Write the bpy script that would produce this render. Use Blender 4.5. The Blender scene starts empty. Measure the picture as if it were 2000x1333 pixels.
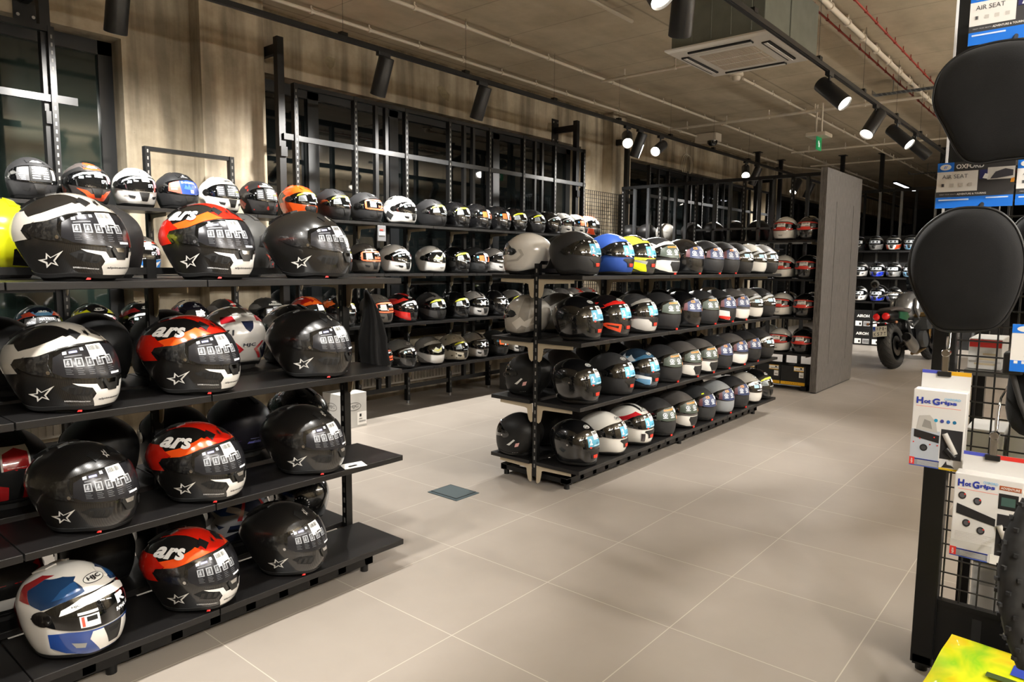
import bpy, bmesh, math, random
import numpy as np
from mathutils import Vector, Matrix
from mathutils.geometry import delaunay_2d_cdt
from mathutils.bvhtree import BVHTree

SC = bpy.context.scene
COL = SC.collection
random.seed(7)

# ------------------------------------------------------------------ camera
# X runs along the window wall into the shop, Y runs towards the window wall, Z up; metres
CAM_H, FOC_PX = 1.404, 1372.14
YAW, PITCH, ROLL = math.radians(40.144), math.radians(6.1495), math.radians(0.4675)
fw = Vector((math.cos(YAW) * math.cos(PITCH), math.sin(YAW) * math.cos(PITCH), -math.sin(PITCH)))
r0 = Vector((math.sin(YAW), -math.cos(YAW), 0.0))
u0 = r0.cross(fw)
rt = math.cos(ROLL) * r0 + math.sin(ROLL) * u0
up = -math.sin(ROLL) * r0 + math.cos(ROLL) * u0
cam = bpy.data.cameras.new('camera')
cam.sensor_width = 36.0
cam.lens = FOC_PX * 36.0 / 2000.0
cam.clip_start, cam.clip_end = 0.05, 200
cam.dof.use_dof = False
camo = bpy.data.objects.new('camera', cam)
camo.matrix_world = Matrix(((rt.x, up.x, -fw.x, 0), (rt.y, up.y, -fw.y, 0), (rt.z, up.z, -fw.z, CAM_H), (0, 0, 0, 1)))
COL.objects.link(camo)
SC.camera = camo

# ------------------------------------------------------------------ world, exposure
w = bpy.data.worlds.new('night')
SC.world = w
w.use_nodes = True
w.node_tree.nodes['Background'].inputs[0].default_value = (0.55, 0.75, 1.0, 1)
w.node_tree.nodes['Background'].inputs[1].default_value = 0.02
SC.view_settings.view_transform = 'Standard'
SC.view_settings.look = 'None'
SC.view_settings.gamma = 1.0
SC.view_settings.use_curve_mapping = False
SC.view_settings.exposure = 0.0
cy = SC.cycles
cy.max_bounces, cy.diffuse_bounces, cy.glossy_bounces = 7, 4, 3
cy.transmission_bounces, cy.transparent_max_bounces = 4, 6
cy.caustics_reflective = cy.caustics_refractive = False
cy.sample_clamp_indirect, cy.sample_clamp_direct = 6.0, 0.0
cy.use_denoising = True
cy.use_adaptive_sampling = True
cy.adaptive_threshold = 0.02
LAMP_W = 320.0                      # power of a track spotlight
FILL_STRIP_E = 155.0                      # brightness of the added fill strips behind the camera
LAMP_COL = (1.0, 0.965, 0.91)

# ------------------------------------------------------------------ materials
def lin(h):
    if isinstance(h, (tuple, list)):
        return tuple(h)
    h = h.lstrip('#')
    return tuple((c / 12.92 if c <= 0.04045 else ((c + 0.055) / 1.055) ** 2.4) for c in (int(h[i:i + 2], 16) / 255 for i in (0, 2, 4)))

MATS = {}
def mat(name, h='808080', rough=0.5, metal=0.0, coat=0.0, spec=0.5, emit=0.0, noise=0.0, scale=60.0, bump=0.0):
    if name in MATS:
        return MATS[name]
    m = bpy.data.materials.new(name)
    MATS[name] = m
    m.use_nodes = True
    nt = m.node_tree
    b = nt.nodes['Principled BSDF']
    c = lin(h)
    b.inputs['Base Color'].default_value = (*c, 1)
    b.inputs['Roughness'].default_value = rough
    b.inputs['Metallic'].default_value = metal
    b.inputs['Coat Weight'].default_value = coat
    b.inputs['Coat Roughness'].default_value = 0.04
    b.inputs['Specular IOR Level'].default_value = spec
    if emit:
        b.inputs['Emission Color'].default_value = (*c, 1)
        b.inputs['Emission Strength'].default_value = emit
    if noise or bump:
        tc = nt.nodes.new('ShaderNodeTexCoord')
        n = nt.nodes.new('ShaderNodeTexNoise')
        n.inputs['Scale'].default_value = scale
        n.inputs['Detail'].default_value = 4
        nt.links.new(tc.outputs['Object'], n.inputs['Vector'])
        if noise:
            r = nt.nodes.new('ShaderNodeValToRGB')
            r.color_ramp.elements[0].position, r.color_ramp.elements[1].position = 0.3, 0.7
            r.color_ramp.elements[0].color = (*[x * (1 - noise) for x in c], 1)
            r.color_ramp.elements[1].color = (*[min(1, x * (1 + noise)) for x in c], 1)
            nt.links.new(n.outputs['Fac'], r.inputs['Fac'])
            nt.links.new(r.outputs['Color'], b.inputs['Base Color'])
        if bump:
            bp = nt.nodes.new('ShaderNodeBump')
            bp.inputs['Strength'].default_value = bump
            bp.inputs['Distance'].default_value = 0.002
            nt.links.new(n.outputs['Fac'], bp.inputs['Height'])
            nt.links.new(bp.outputs['Normal'], b.inputs['Normal'])
    return m

def gloss(h):
    return mat('gloss_' + h, h, 0.22, 0, 1.0)
def matt(h):
    return mat('matt_' + h, h, 0.48, 0, 0.0, 0.3)
def ink(h):
    return mat('print_' + h, h, 0.45)
def glow(h, e):
    return mat('glow_%s_%g' % (h, e), h, 0.5, emit=e)
def paint(s):
    """'g:rrggbb' glossy lacquer, 'm:rrggbb' matt lacquer, 'c' carbon weave, 'p:' print"""
    if s == 'c':
        return carbon()
    if s == 'k':
        return flakes()
    k, h = s.split(':')
    return {'g': gloss, 'm': matt, 'p': ink}[k](h)

def nodes_of(name, rough=0.5, coat=0.0, spec=0.5):
    m = bpy.data.materials.new(name)
    MATS[name] = m
    m.use_nodes = True
    nt = m.node_tree
    b = nt.nodes['Principled BSDF']
    b.inputs['Roughness'].default_value = rough
    b.inputs['Coat Weight'].default_value = coat
    b.inputs['Specular IOR Level'].default_value = spec
    def N(t, **kw):
        n = nt.nodes.new('ShaderNode' + t)
        for k, v in kw.items():
            if k.startswith('i_'):
                key = k[2:]
                n.inputs[int(key) if key.isdigit() else key.replace('_', ' ')].default_value = v
            else:
                setattr(n, k, v)
        return n
    return m, nt, b, N, nt.links.new

def ramp(N, pts):
    r = N('ValToRGB')
    e = r.color_ramp.elements
    while len(e) < len(pts):
        e.new(0.5)
    for x, (p, c) in zip(e, pts):
        x.position = p
        x.color = (*lin(c), 1) if not isinstance(c, float) else (c, c, c, 1)
    return r

def carbon():
    if 'carbon_weave' in MATS:
        return MATS['carbon_weave']
    m, nt, b, N, L = nodes_of('carbon_weave', 0.3, 1.0)
    b.inputs['Coat Roughness'].default_value = 0.03
    tc = N('TexCoord')
    wv = N('TexWave', i_Scale=62.0, i_Distortion=0.6, bands_direction='X')
    L(tc.outputs['Object'], wv.inputs['Vector'])
    r = ramp(N, [(0.35, '040404'), (0.85, '211f1d')])
    L(wv.outputs['Fac'], r.inputs['Fac'])
    L(r.outputs['Color'], b.inputs['Base Color'])
    return m

def flakes():
    if 'metal_flake_lacquer' in MATS:
        return MATS['metal_flake_lacquer']
    m, nt, b, N, L = nodes_of('metal_flake_lacquer', 0.2, 1.0)
    tc = N('TexCoord')
    v = N('TexVoronoi', i_Scale=260.0)
    L(tc.outputs['Object'], v.inputs['Vector'])
    r = ramp(N, [(0.0, 'd8d8d8'), (0.12, '0b0b0b')])
    L(v.outputs['Distance'], r.inputs['Fac'])
    L(r.outputs['Color'], b.inputs['Base Color'])
    return m
# ------------------------------------------------------------------ mesh helpers
class MB:
    """collects shapes; build() links them as ONE mesh object"""
    def __init__(s):
        s.v, s.f, s.m, s.mats = [], [], [], []
    def mi(s, m):
        if m not in s.mats:
            s.mats.append(m)
        return s.mats.index(m)
    def add(s, vs, fs, m):
        o = len(s.v)
        k = s.mi(m)
        s.v.extend([tuple(p) for p in vs])
        s.f.extend([tuple(i + o for i in f) for f in fs])
        s.m.extend([k] * len(fs))
        return s
    def box(s, a, b, m):
        (x0, y0, z0), (x1, y1, z1) = a, b
        vs = [(x0, y0, z0), (x1, y0, z0), (x1, y1, z0), (x0, y1, z0), (x0, y0, z1), (x1, y0, z1), (x1, y1, z1), (x0, y1, z1)]
        return s.add(vs, [(0, 3, 2, 1), (4, 5, 6, 7), (0, 1, 5, 4), (1, 2, 6, 5), (2, 3, 7, 6), (3, 0, 4, 7)], m)
    def bar(s, p, q, w, h, m, up=(0, 0, 1)):
        p, q = Vector(p), Vector(q)
        d = (q - p).normalized()
        u = Vector(up)
        if abs(d.dot(u)) > 0.95:
            u = Vector((1, 0, 0))
        a = d.cross(u).normalized() * (w / 2)
        b = a.cross(d).normalized() * (h / 2)
        vs = [p - a - b, p + a - b, p + a + b, p - a + b, q - a - b, q + a - b, q + a + b, q - a + b]
        return s.add(vs, [(0, 3, 2, 1), (4, 5, 6, 7), (0, 1, 5, 4), (1, 2, 6, 5), (2, 3, 7, 6), (3, 0, 4, 7)], m)
    def cyl(s, p, q, r, m, n=16, r2=None, caps=True):
        p, q = Vector(p), Vector(q)
        d = (q - p).normalized()
        u = Vector((0, 0, 1)) if abs(d.z) < 0.95 else Vector((1, 0, 0))
        a = d.cross(u).normalized()
        b = d.cross(a)
        r2 = r if r2 is None else r2
        vs = []
        for i in range(n):
            t = 2 * math.pi * i / n
            e = a * math.cos(t) + b * math.sin(t)
            vs += [p + e * r, q + e * r2]
        fs = [(2 * i, 2 * i + 1, (2 * i + 3) % (2 * n), (2 * i + 2) % (2 * n)) for i in range(n)]
        if caps:
            fs += [tuple(range(0, 2 * n, 2)), tuple(range(2 * n - 1, 0, -2))]
        return s.add(vs, fs, m)
    def tube(s, pts, r, m, n=8):
        P = [Vector(p) for p in pts]
        vs, fs = [], []
        ref = Vector((0.137, 0.291, 0.947)).normalized()
        for i, p in enumerate(P):
            d = (P[min(i + 1, len(P) - 1)] - P[max(i - 1, 0)]).normalized()
            a = d.cross(ref)
            if a.length < 0.05:
                a = d.cross(Vector((1, 0, 0)))
            a.normalize()
            b = d.cross(a)
            rr = r[i] if isinstance(r, (list, tuple)) else r
            for k in range(n):
                t = 2 * math.pi * k / n
                vs.append(p + (a * math.cos(t) + b * math.sin(t)) * rr)
        for i in range(len(P) - 1):
            for k in range(n):
                fs.append((i * n + k, i * n + (k + 1) % n, (i + 1) * n + (k + 1) % n, (i + 1) * n + k))
        fs += [tuple(range(n))[::-1], tuple(range((len(P) - 1) * n, len(P) * n))]
        return s.add(vs, fs, m)
    def lathe(s, prof, m, origin=(0, 0, 0), axis='Z', n=24, mtx=None):
        vs, fs = [], []
        for r, h in prof:
            for k in range(n):
                t = 2 * math.pi * k / n
                p = Vector((r * math.cos(t), r * math.sin(t), h))
                if axis == 'X':
                    p = Vector((p.z, p.x, p.y))
                elif axis == 'Y':
                    p = Vector((p.y, p.z, p.x))
                if mtx is not None:
                    p = mtx @ p
                vs.append(p + Vector(origin))
        for i in range(len(prof) - 1):
            for k in range(n):
                fs.append((i * n + k, i * n + (k + 1) % n, (i + 1) * n + (k + 1) % n, (i + 1) * n + k))
        return s.add(vs, fs, m)
    def prism(s, poly, m, fn0, fn1):
        """2-D outline swept between two placements"""
        n = len(poly)
        vs = [fn0(*p) for p in poly] + [fn1(*p) for p in poly]
        fs = [tuple(range(n))[::-1], tuple(range(n, 2 * n))] + [(i, (i + 1) % n, n + (i + 1) % n, n + i) for i in range(n)]
        return s.add(vs, fs, m)
    def loft(s, rings, m, close=True, caps=True):
        n = len(rings[0])
        vs = [p for r in rings for p in r]
        fs = []
        for i in range(len(rings) - 1):
            for k in range(n if close else n - 1):
                fs.append((i * n + k, i * n + (k + 1) % n, (i + 1) * n + (k + 1) % n, (i + 1) * n + k))
        if caps and close:
            fs += [tuple(range(n))[::-1], tuple(range((len(rings) - 1) * n, len(rings) * n))]
        return s.add(vs, fs, m)
    def mesh(s, name, smooth=None):
        me = bpy.data.meshes.new(name)
        me.from_pydata(s.v, [], s.f)
        for m in s.mats:
            me.materials.append(m)
        me.polygons.foreach_set('material_index', s.m)
        if smooth is not None:
            me.polygons.foreach_set('use_smooth', [True] * len(s.f))
            me.update()
            if smooth < 179:
                bm = bmesh.new()
                bm.from_mesh(me)
                lim = math.radians(smooth)
                for e in bm.edges:
                    if len(e.link_faces) == 2 and e.calc_face_angle(0) > lim:
                        e.smooth = False
                bm.to_mesh(me)
                bm.free()
        me.update()
        return me
    def build(s, name, parent=None, smooth=None, bevel=0.0, **tags):
        return link(name, s.mesh(name, smooth), parent, bevel, **tags)

def link(name, me, parent=None, bevel=0.0, loc=None, **tags):
    o = bpy.data.objects.new(name, me)
    COL.objects.link(o)
    if parent is not None:
        o.parent = parent
        pl = parent.get('_o')
        if parent.type == 'EMPTY' and tags.pop('world', True) and parent.location.length > 0 and pl is None:
            o.matrix_parent_inverse = Matrix.Translation(-parent.location)
    else:
        tags.pop('world', None)
    if loc is not None:
        o.location = loc
    if bevel:
        b = o.modifiers.new('edge', 'BEVEL')
        b.width, b.segments, b.limit_method = bevel, 2, 'ANGLE'
    for k, v in tags.items():
        if v is not None:
            o[k] = v
    return o

def thing(name, label, cat, loc=(0, 0, 0), group=None, rz=None):
    """Empty at a thing's base; children are built in world coordinates unless rz is given"""
    o = bpy.data.objects.new(name, None)
    COL.objects.link(o)
    o.empty_display_size = 0.1
    o.location = loc
    if rz is not None:
        o.rotation_euler = (0, 0, rz)
    o['label'], o['category'] = label, cat
    if group:
        o['group'] = group
    return o

def kid(name, me, parent, **tags):
    """part in its thing's own coordinates"""
    o = bpy.data.objects.new(name, me)
    COL.objects.link(o)
    o.parent = parent
    for k, v in tags.items():
        if v is not None:
            o[k] = v
    return o

TXT = {}
def text2d(s, weight=0.0, shear=0.0):
    """lettering as a flat mesh: vertices (cap height about 0.7, centred), triangles"""
    key = (s, weight, shear)
    if key in TXT:
        return TXT[key]
    cu = bpy.data.curves.new('lettering', 'FONT')
    cu.body = s
    cu.resolution_u = 3
    cu.offset = weight
    cu.shear = shear
    ob = bpy.data.objects.new('lettering', cu)
    COL.objects.link(ob)
    dg = bpy.context.evaluated_depsgraph_get()
    me = bpy.data.meshes.new_from_object(ob.evaluated_get(dg))
    v = np.array([(p.co.x, p.co.y) for p in me.vertices])
    f = [tuple(p.vertices) for p in me.polygons]
    bpy.data.objects.remove(ob)
    bpy.data.curves.remove(cu)
    bpy.data.meshes.remove(me)
    if len(v):
        v = v - (v.min(0) + v.max(0)) / 2
    TXT[key] = (v, f)
    return TXT[key]

def text_on(mb, s, m, origin, ux, uy, height, off=0.0006, weight=0.0, width=None, shear=0.0):
    """flat lettering on a plane; height = cap height, width fits when given; centred"""
    v, f = text2d(s, weight, shear)
    if not len(v):
        return
    k = height / max(1e-6, (v[:, 1].max() - v[:, 1].min()))
    kx = k if width is None else width / (v[:, 0].max() - v[:, 0].min())
    ux, uy, o = Vector(ux).normalized(), Vector(uy).normalized(), Vector(origin)
    n = ux.cross(uy).normalized() * off
    mb.add([o + n + ux * (a * kx) + uy * (b * k) for a, b in v], f, m)

BLACK = mat('black_powder_coat', '0d0d0d', 0.42, 0, 0, 0.35, bump=0.05, scale=500)
SHELF = mat('black_textured_shelf', '121111', 0.38, 0, 0, 0.4, noise=0.25, scale=240)
STEEL = mat('bright_steel', 'b9b9b9', 0.28, 1.0)
CHROME = mat('chrome', 'd8d8d8', 0.08, 1.0)
WHITE = ink('e9e7e2')
INK = ink('111111')
# ------------------------------------------------------------------ the setting
CEIL, WALL_Y = 3.6, 5.75

def floor_mat():
    m, nt, b, N, L = nodes_of('porcelain_floor_tiles', 0.4, 0, 0.4)
    tc = N('TexCoord')
    sep = N('SeparateXYZ')
    L(tc.outputs['Object'], sep.inputs[0])
    def edge(out, off):
        a = N('Math', operation='SUBTRACT', i_1=off)
        L(out, a.inputs[0])
        d = N('Math', operation='DIVIDE', i_1=0.6)
        L(a.outputs[0], d.inputs[0])
        f = N('Math', operation='FRACT')
        L(d.outputs[0], f.inputs[0])
        p = N('Math', operation='PINGPONG', i_1=0.5)
        L(f.outputs[0], p.inputs[0])
        fl = N('Math', operation='FLOOR')
        L(d.outputs[0], fl.inputs[0])
        return p, fl
    px, fx = edge(sep.outputs[0], 1.80)
    py, fy = edge(sep.outputs[1], 2.406)
    mn = N('Math', operation='MINIMUM')
    L(px.outputs[0], mn.inputs[0])
    L(py.outputs[0], mn.inputs[1])
    lt = N('Math', operation='LESS_THAN', i_1=0.0032)
    L(mn.outputs[0], lt.inputs[0])
    cmb = N('CombineXYZ')
    L(fx.outputs[0], cmb.inputs[0])
    L(fy.outputs[0], cmb.inputs[1])
    wn = N('TexWhiteNoise')
    L(cmb.outputs[0], wn.inputs['Vector'])
    n1 = N('TexNoise', i_Scale=2.2, i_Detail=6.0, i_Roughness=0.6)
    L(tc.outputs['Object'], n1.inputs['Vector'])
    mx = N('Math', operation='MULTIPLY_ADD', i_1=0.14, i_2=0.0)
    L(wn.outputs['Value'], mx.inputs[0])
    ad = N('Math', operation='ADD')
    L(n1.outputs['Fac'], ad.inputs[0])
    L(mx.outputs[0], ad.inputs[1])
    r = ramp(N, [(0.3, '8b837a'), (0.8, '958d84')])
    L(ad.outputs[0], r.inputs['Fac'])
    mix = N('Mix', data_type='RGBA')
    L(lt.outputs[0], mix.inputs[0])
    L(r.outputs['Color'], mix.inputs[6])
    mix.inputs[7].default_value = (*lin('b4aca1'), 1)
    L(mix.outputs[2], b.inputs['Base Color'])
    n2 = N('TexNoise', i_Scale=1.3, i_Detail=3.0)
    L(tc.outputs['Object'], n2.inputs['Vector'])
    rr = ramp(N, [(0.35, 0.35), (0.65, 0.42)])
    L(n2.outputs['Fac'], rr.inputs['Fac'])
    L(rr.outputs['Color'], b.inputs['Roughness'])
    return m

def concrete(name, c0, c1, seams=False, streak=0.0):
    m, nt, b, N, L = nodes_of(name, 0.75, 0, 0.3)
    tc = N('TexCoord')
    n1 = N('TexNoise', i_Scale=1.9, i_Detail=9.0, i_Roughness=0.66)
    L(tc.outputs['Object'], n1.inputs['Vector'])
    r = ramp(N, [(0.3, c0), (0.72, c1)])
    L(n1.outputs['Fac'], r.inputs['Fac'])
    out = r.outputs['Color']
    mp = N('Mapping')
    mp.inputs['Scale'].default_value = (7.0, 7.0, 0.55) if not seams else (0.4, 3.0, 1.0)
    L(tc.outputs['Object'], mp.inputs[0])
    n2 = N('TexNoise', i_Scale=1.0, i_Detail=5.0)
    L(mp.outputs[0], n2.inputs['Vector'])
    r2 = ramp(N, [(0.36, 0.45), (0.56, 1.0)])
    L(n2.outputs['Fac'], r2.inputs['Fac'])
    mx = N('Mix', data_type='RGBA', blend_type='MULTIPLY')
    mx.inputs[0].default_value = streak
    L(out, mx.inputs[6])
    L(r2.outputs['Color'], mx.inputs[7])
    out = mx.outputs[2]
    v = N('TexVoronoi', i_Scale=9.0)
    L(tc.outputs['Object'], v.inputs['Vector'])
    r3 = ramp(N, [(0.0, 0.35), (0.045, 1.0)])
    L(v.outputs['Distance'], r3.inputs['Fac'])
    m3 = N('Mix', data_type='RGBA', blend_type='MULTIPLY')
    m3.inputs[0].default_value = 0.6
    L(out, m3.inputs[6])
    L(r3.outputs['Color'], m3.inputs[7])
    out = m3.outputs[2]
    if seams:
        sep = N('SeparateXYZ')
        L(tc.outputs['Object'], sep.inputs[0])
        for axis, off, step, wd in ((0, 5.36, 0.77, 0.010), (1, 3.25, 2.4, 0.006)):
            a = N('Math', operation='SUBTRACT', i_1=off)
            L(sep.outputs[axis], a.inputs[0])
            d = N('Math', operation='DIVIDE', i_1=step)
            L(a.outputs[0], d.inputs[0])
            f = N('Math', operation='FRACT')
            L(d.outputs[0], f.inputs[0])
            p = N('Math', operation='PINGPONG', i_1=0.5)
            L(f.outputs[0], p.inputs[0])
            rp = ramp(N, [(0.0, 0.42), (wd, 1.0)])
            L(p.outputs[0], rp.inputs['Fac'])
            mm = N('Mix', data_type='RGBA', blend_type='MULTIPLY')
            mm.inputs[0].default_value = 0.8
            L(out, mm.inputs[6])
            L(rp.outputs['Color'], mm.inputs[7])
            out = mm.outputs[2]
    L(out, b.inputs['Base Color'])
    bp = N('Bump', i_Strength=0.25, i_Distance=0.004)
    L(n1.outputs['Fac'], bp.inputs['Height'])
    L(bp.outputs['Normal'], b.inputs['Normal'])
    return m

CONC = concrete('raw_concrete_wall', '8d806a', 'c4b8a2', streak=0.9)
CONC_C = concrete('raw_concrete_ceiling', 'a89c86', 'c6baa3', seams=True, streak=0.3)
DARKW = mat('dark_painted_wall', '2a2826', 0.8)

def struct(name, mb, smooth=None):
    return mb.build(name, kind='structure', smooth=smooth)

struct('floor', MB().box((-3, -3.5, -0.1), (30, WALL_Y + 0.5, 0), floor_mat()))
struct('ceiling', MB().box((-3, -3.5, CEIL), (30, WALL_Y + 0.5, CEIL + 0.2), CONC_C))
wl = MB()
wl.box((-3, WALL_Y, 3.06), (30, WALL_Y + 0.35, CEIL), CONC)
for a, b in ((2.27, 3.44), (8.28, 9.62), (14.45, 16.2)):
    wl.box((a, WALL_Y, 0), (b, WALL_Y + 0.35, 3.06), CONC)
for a, b in ((-3, 2.27), (3.44, 8.28), (9.62, 14.45), (16.2, 30)):
    wl.box((a, WALL_Y, 0), (b, WALL_Y + 0.35, 0.6), CONC)
REPAIRS = ([(4.1, 3.342), (4.054, 3.318), (4.075, 3.267), (4.125, 3.222), (4.167, 3.264), (4.192, 3.339)], [(5.508, 3.334), (5.531, 3.284), (5.608, 3.233), (5.688, 3.214), (5.704, 3.288), (5.625, 3.345), (5.562, 3.36)], [(7.508, 3.264), (7.488, 3.163), (7.599, 3.16), (7.619, 3.281)])
REPAIR = mat('grey_repair_mortar', '8a8068', 0.8, noise=0.15, scale=30)
for pts in REPAIRS:
    wl.add([(x, WALL_Y - 0.0015, z) for x, z in pts], [tuple(range(len(pts)))], REPAIR)
struct('wall_left', wl)
for i, a in enumerate((2.79, 8.83, 14.85)):
    struct('trim_%d' % (i + 1), MB().box((a, WALL_Y - 0.17, 0), (a + 0.55 if i == 0 else a + 0.36, WALL_Y, CEIL), CONC))
struct('wall_right', MB().box((-3, -3.7, 0), (30, -3.5, CEIL), CONC))
struct('wall_rear', MB().box((-3.2, -3.7, 0), (-3, WALL_Y + 0.5, CEIL), CONC))
struct('wall_far', MB().box((30, -3.7, 0), (30.2, WALL_Y + 0.5, CEIL), DARKW))

ALU = mat('black_window_frame', '131517', 0.35)
GLASS = mat('night_window_glass', '0a0d0d', 0.03, 0, 0, 0.75)
GLASSG = mat('night_window_green_reflection', '1c2622', 0.06, 0, 0, 0.75)  # greenish reflection and light from outside put into the pane colour
def window(n, x0, x1, muls, glass, rails=()):
    e = thing('window_%d' % n, '%s black framed window from the camera end' % ('first', 'second', 'third', 'fourth')[n - 1], 'window', (x0, WALL_Y + 0.2, 0.6))
    e['kind'] = 'structure'
    y0, y1, z0, z1 = WALL_Y + 0.18, WALL_Y + 0.26, 0.6, 3.06
    f = MB()
    f.box((x0, y0, z1 - 0.10), (x1, y1, z1), ALU).box((x0, y0, z0), (x1, y1, z0 + 0.08), ALU)
    f.box((x0, y0, z0), (x0 + 0.10, y1, z1), ALU).box((x1 - 0.10, y0, z0), (x1, y1, z1), ALU)
    for m in muls:
        f.box((m - 0.06, y0, z0), (m + 0.06, y1, z1), ALU)
    for z in rails:
        f.box((x0, y0, z - 0.04), (x1, y1, z + 0.04), ALU)
    f.build('window_frame', e)
    MB().box((x0 + 0.05, y0 + 0.03, z0 + 0.05), (x1 - 0.05, y0 + 0.05, z1 - 0.05), glass).build('window_pane', e)
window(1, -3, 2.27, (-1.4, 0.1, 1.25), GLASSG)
window(2, 3.44, 8.28, (4.05, 5.05, 6.7), GLASS, (2.02,))
window(3, 9.62, 14.45, (11.2, 12.8), GLASS, (2.02,))
window(4, 16.2, 29.9, (18, 20, 22, 24, 26, 28), GLASS)

# heaters under the windows
HEAT = mat('cream_radiator_enamel', 'cfcac0', 0.4)
for i, (a, b, lb) in enumerate(((-0.6, 1.9, 'cream panel radiator under the greenish window'), (4.2, 5.9, 'cream panel radiator showing beneath the wall unit'))):
    t = thing('radiator', lb, 'radiator', (a, 5.66, 0.14))
    m = MB().box((a, 5.62, 0.16), (b, 5.70, 0.52), HEAT)
    k = a + 0.03
    while k < b - 0.02:
        m.box((k, 5.608, 0.18), (k + 0.014, 5.621, 0.50), HEAT)
        k += 0.045
    m.build('heating_panel', t)
    MB().cyl((a + 0.1, 5.66, 0.0), (a + 0.1, 5.66, 0.17), 0.012, HEAT).build('pipe', t)
    MB().box((a + 0.2, 5.69, 0.3), (a + 0.25, 5.745, 0.34), BLACK).build('wall_bracket', t)

# ------------------------------------------------------------------ services under the ceiling
PIPE = mat('white_conduit', 'c9bfae', 0.4)
RED = mat('red_sprinkler_pipe', '8a2a1c', 0.45)
def conduit(label, pts, r=0.016, m=PIPE, clamp=0.62, cat='pipe', name='conduit_pipe', group=None):
    t = thing(name, label, cat, pts[0], group)
    MB().tube(pts, r, m, 10).build('tube', t, smooth=60)
    for p, q in zip(pts, pts[1:]):
        p, q = Vector(p), Vector(q)
        n = int((q - p).length / clamp)
        d = (q - p).normalized()
        for k in range(n):
            x = p + d * (clamp * (k + 0.5))
            if abs(d.z) < 0.5:
                c = MB().cyl(x - d * 0.012, x + d * 0.012, r * 1.45, m, 10).cyl(x, (x.x, x.y, CEIL - 0.003), r * 0.5, m, 6)
                c.build('pipe_clamp', t, smooth=60)
    return t
Z = 3.55
conduit('white conduit along the ceiling closest to the window wall', [(1.5, 5.37, Z), (11.05, 5.37, Z)])
conduit('white conduit running on from the camera box along the window wall', [(11.36, 5.37, Z), (15.5, 5.37, Z), (16.3, 5.0, Z), (24, 5.0, Z)])
conduit('white ceiling conduit second from the window wall, with the junction tees', [(2.0, 4.62, Z), (22, 4.62, Z)])
conduit('white ceiling conduit passing behind the air conditioner', [(2.5, 3.37, Z), (5.6, 3.37, Z)])
conduit('white ceiling conduit running on from the smoke detector', [(8.05, 3.36, Z), (22, 3.36, Z)], 0.014)
conduit('thick white ceiling pipe between the two red pipes', [(4.0, 1.90, Z - 0.02), (24, 1.90, Z - 0.02)], 0.024, clamp=0.5)
conduit('thin red pipe on the window side of the thick white pipe', [(4.0, 2.03, Z), (24, 2.03, Z)], 0.009, RED, 0.35, name='sprinkler_pipe')
conduit('thin red pipe on the aisle side of the thick white pipe', [(4.0, 1.72, Z), (24, 1.72, Z)], 0.009, RED, 0.35, name='sprinkler_pipe')
conduit('white cross conduit ending at the air conditioner', [(7.0, 4.6, Z - 0.045), (7.0, 3.0, Z - 0.045)])
conduit('white cross conduit carrying the exit sign', [(10.05, 5.35, Z - 0.045), (10.05, 1.9, Z - 0.045)], 0.02)
conduit('white cross conduit beyond the exit sign', [(13.4, 4.62, Z - 0.045), (13.4, 2.1, Z - 0.045)])
conduit('white cross conduit farthest into the shop', [(15.4, 4.9, Z - 0.045), (15.4, 3.0, Z - 0.045)])

t = thing('smoke_detector', 'round white smoke detector at the conduit end beyond the air conditioner', 'smoke detector', (7.95, 3.4, 3.5))
MB().lathe([(0.0, 3.60), (0.075, 3.60), (0.08, 3.575), (0.07, 3.56), (0.0, 3.56)], PIPE, (7.95, 3.4, 0)).build('base', t, smooth=40)
MB().lathe([(0.05, 3.56), (0.048, 3.535), (0.035, 3.515), (0.0, 3.51)], PIPE, (7.95, 3.4, 0)).build('sensor_head', t, smooth=40)

t = thing('exit_sign', 'green and white exit sign hanging edge-on from the ceiling conduit', 'exit sign', (10.05, 3.1, 3.0))
MB().cyl((10.02, 3.07, 3.2), (10.02, 3.07, 3.59), 0.012, PIPE).cyl((10.08, 3.16, 3.2), (10.08, 3.16, 3.59), 0.012, PIPE).build('rod', t)
MB().box((9.90, 2.98, 3.15), (10.2, 3.24, 3.20), PIPE).build('lamp_housing', t, bevel=0.01)
g = MB().box((9.95, 3.10, 2.98), (10.15, 3.112, 3.15), glow('1f8f55', 0.35)).build('sign_board', t)
a = MB()
for y, s in ((3.0985, 1), (3.1135, -1)):
    a.add([(10.0, y, 3.05), (10.05, y, 3.1), (10.0, y, 3.1)], [(0, 1, 2)], glow('e8f5ec', 0.5))
    a.add([(10.02, y, 3.02), (10.07, y, 3.02), (10.07, y, 3.08), (10.02, y, 3.08)], [(0, 1, 2, 3)], glow('e8f5ec', 0.5))
a.build('pictogram_arrow', t)

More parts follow.
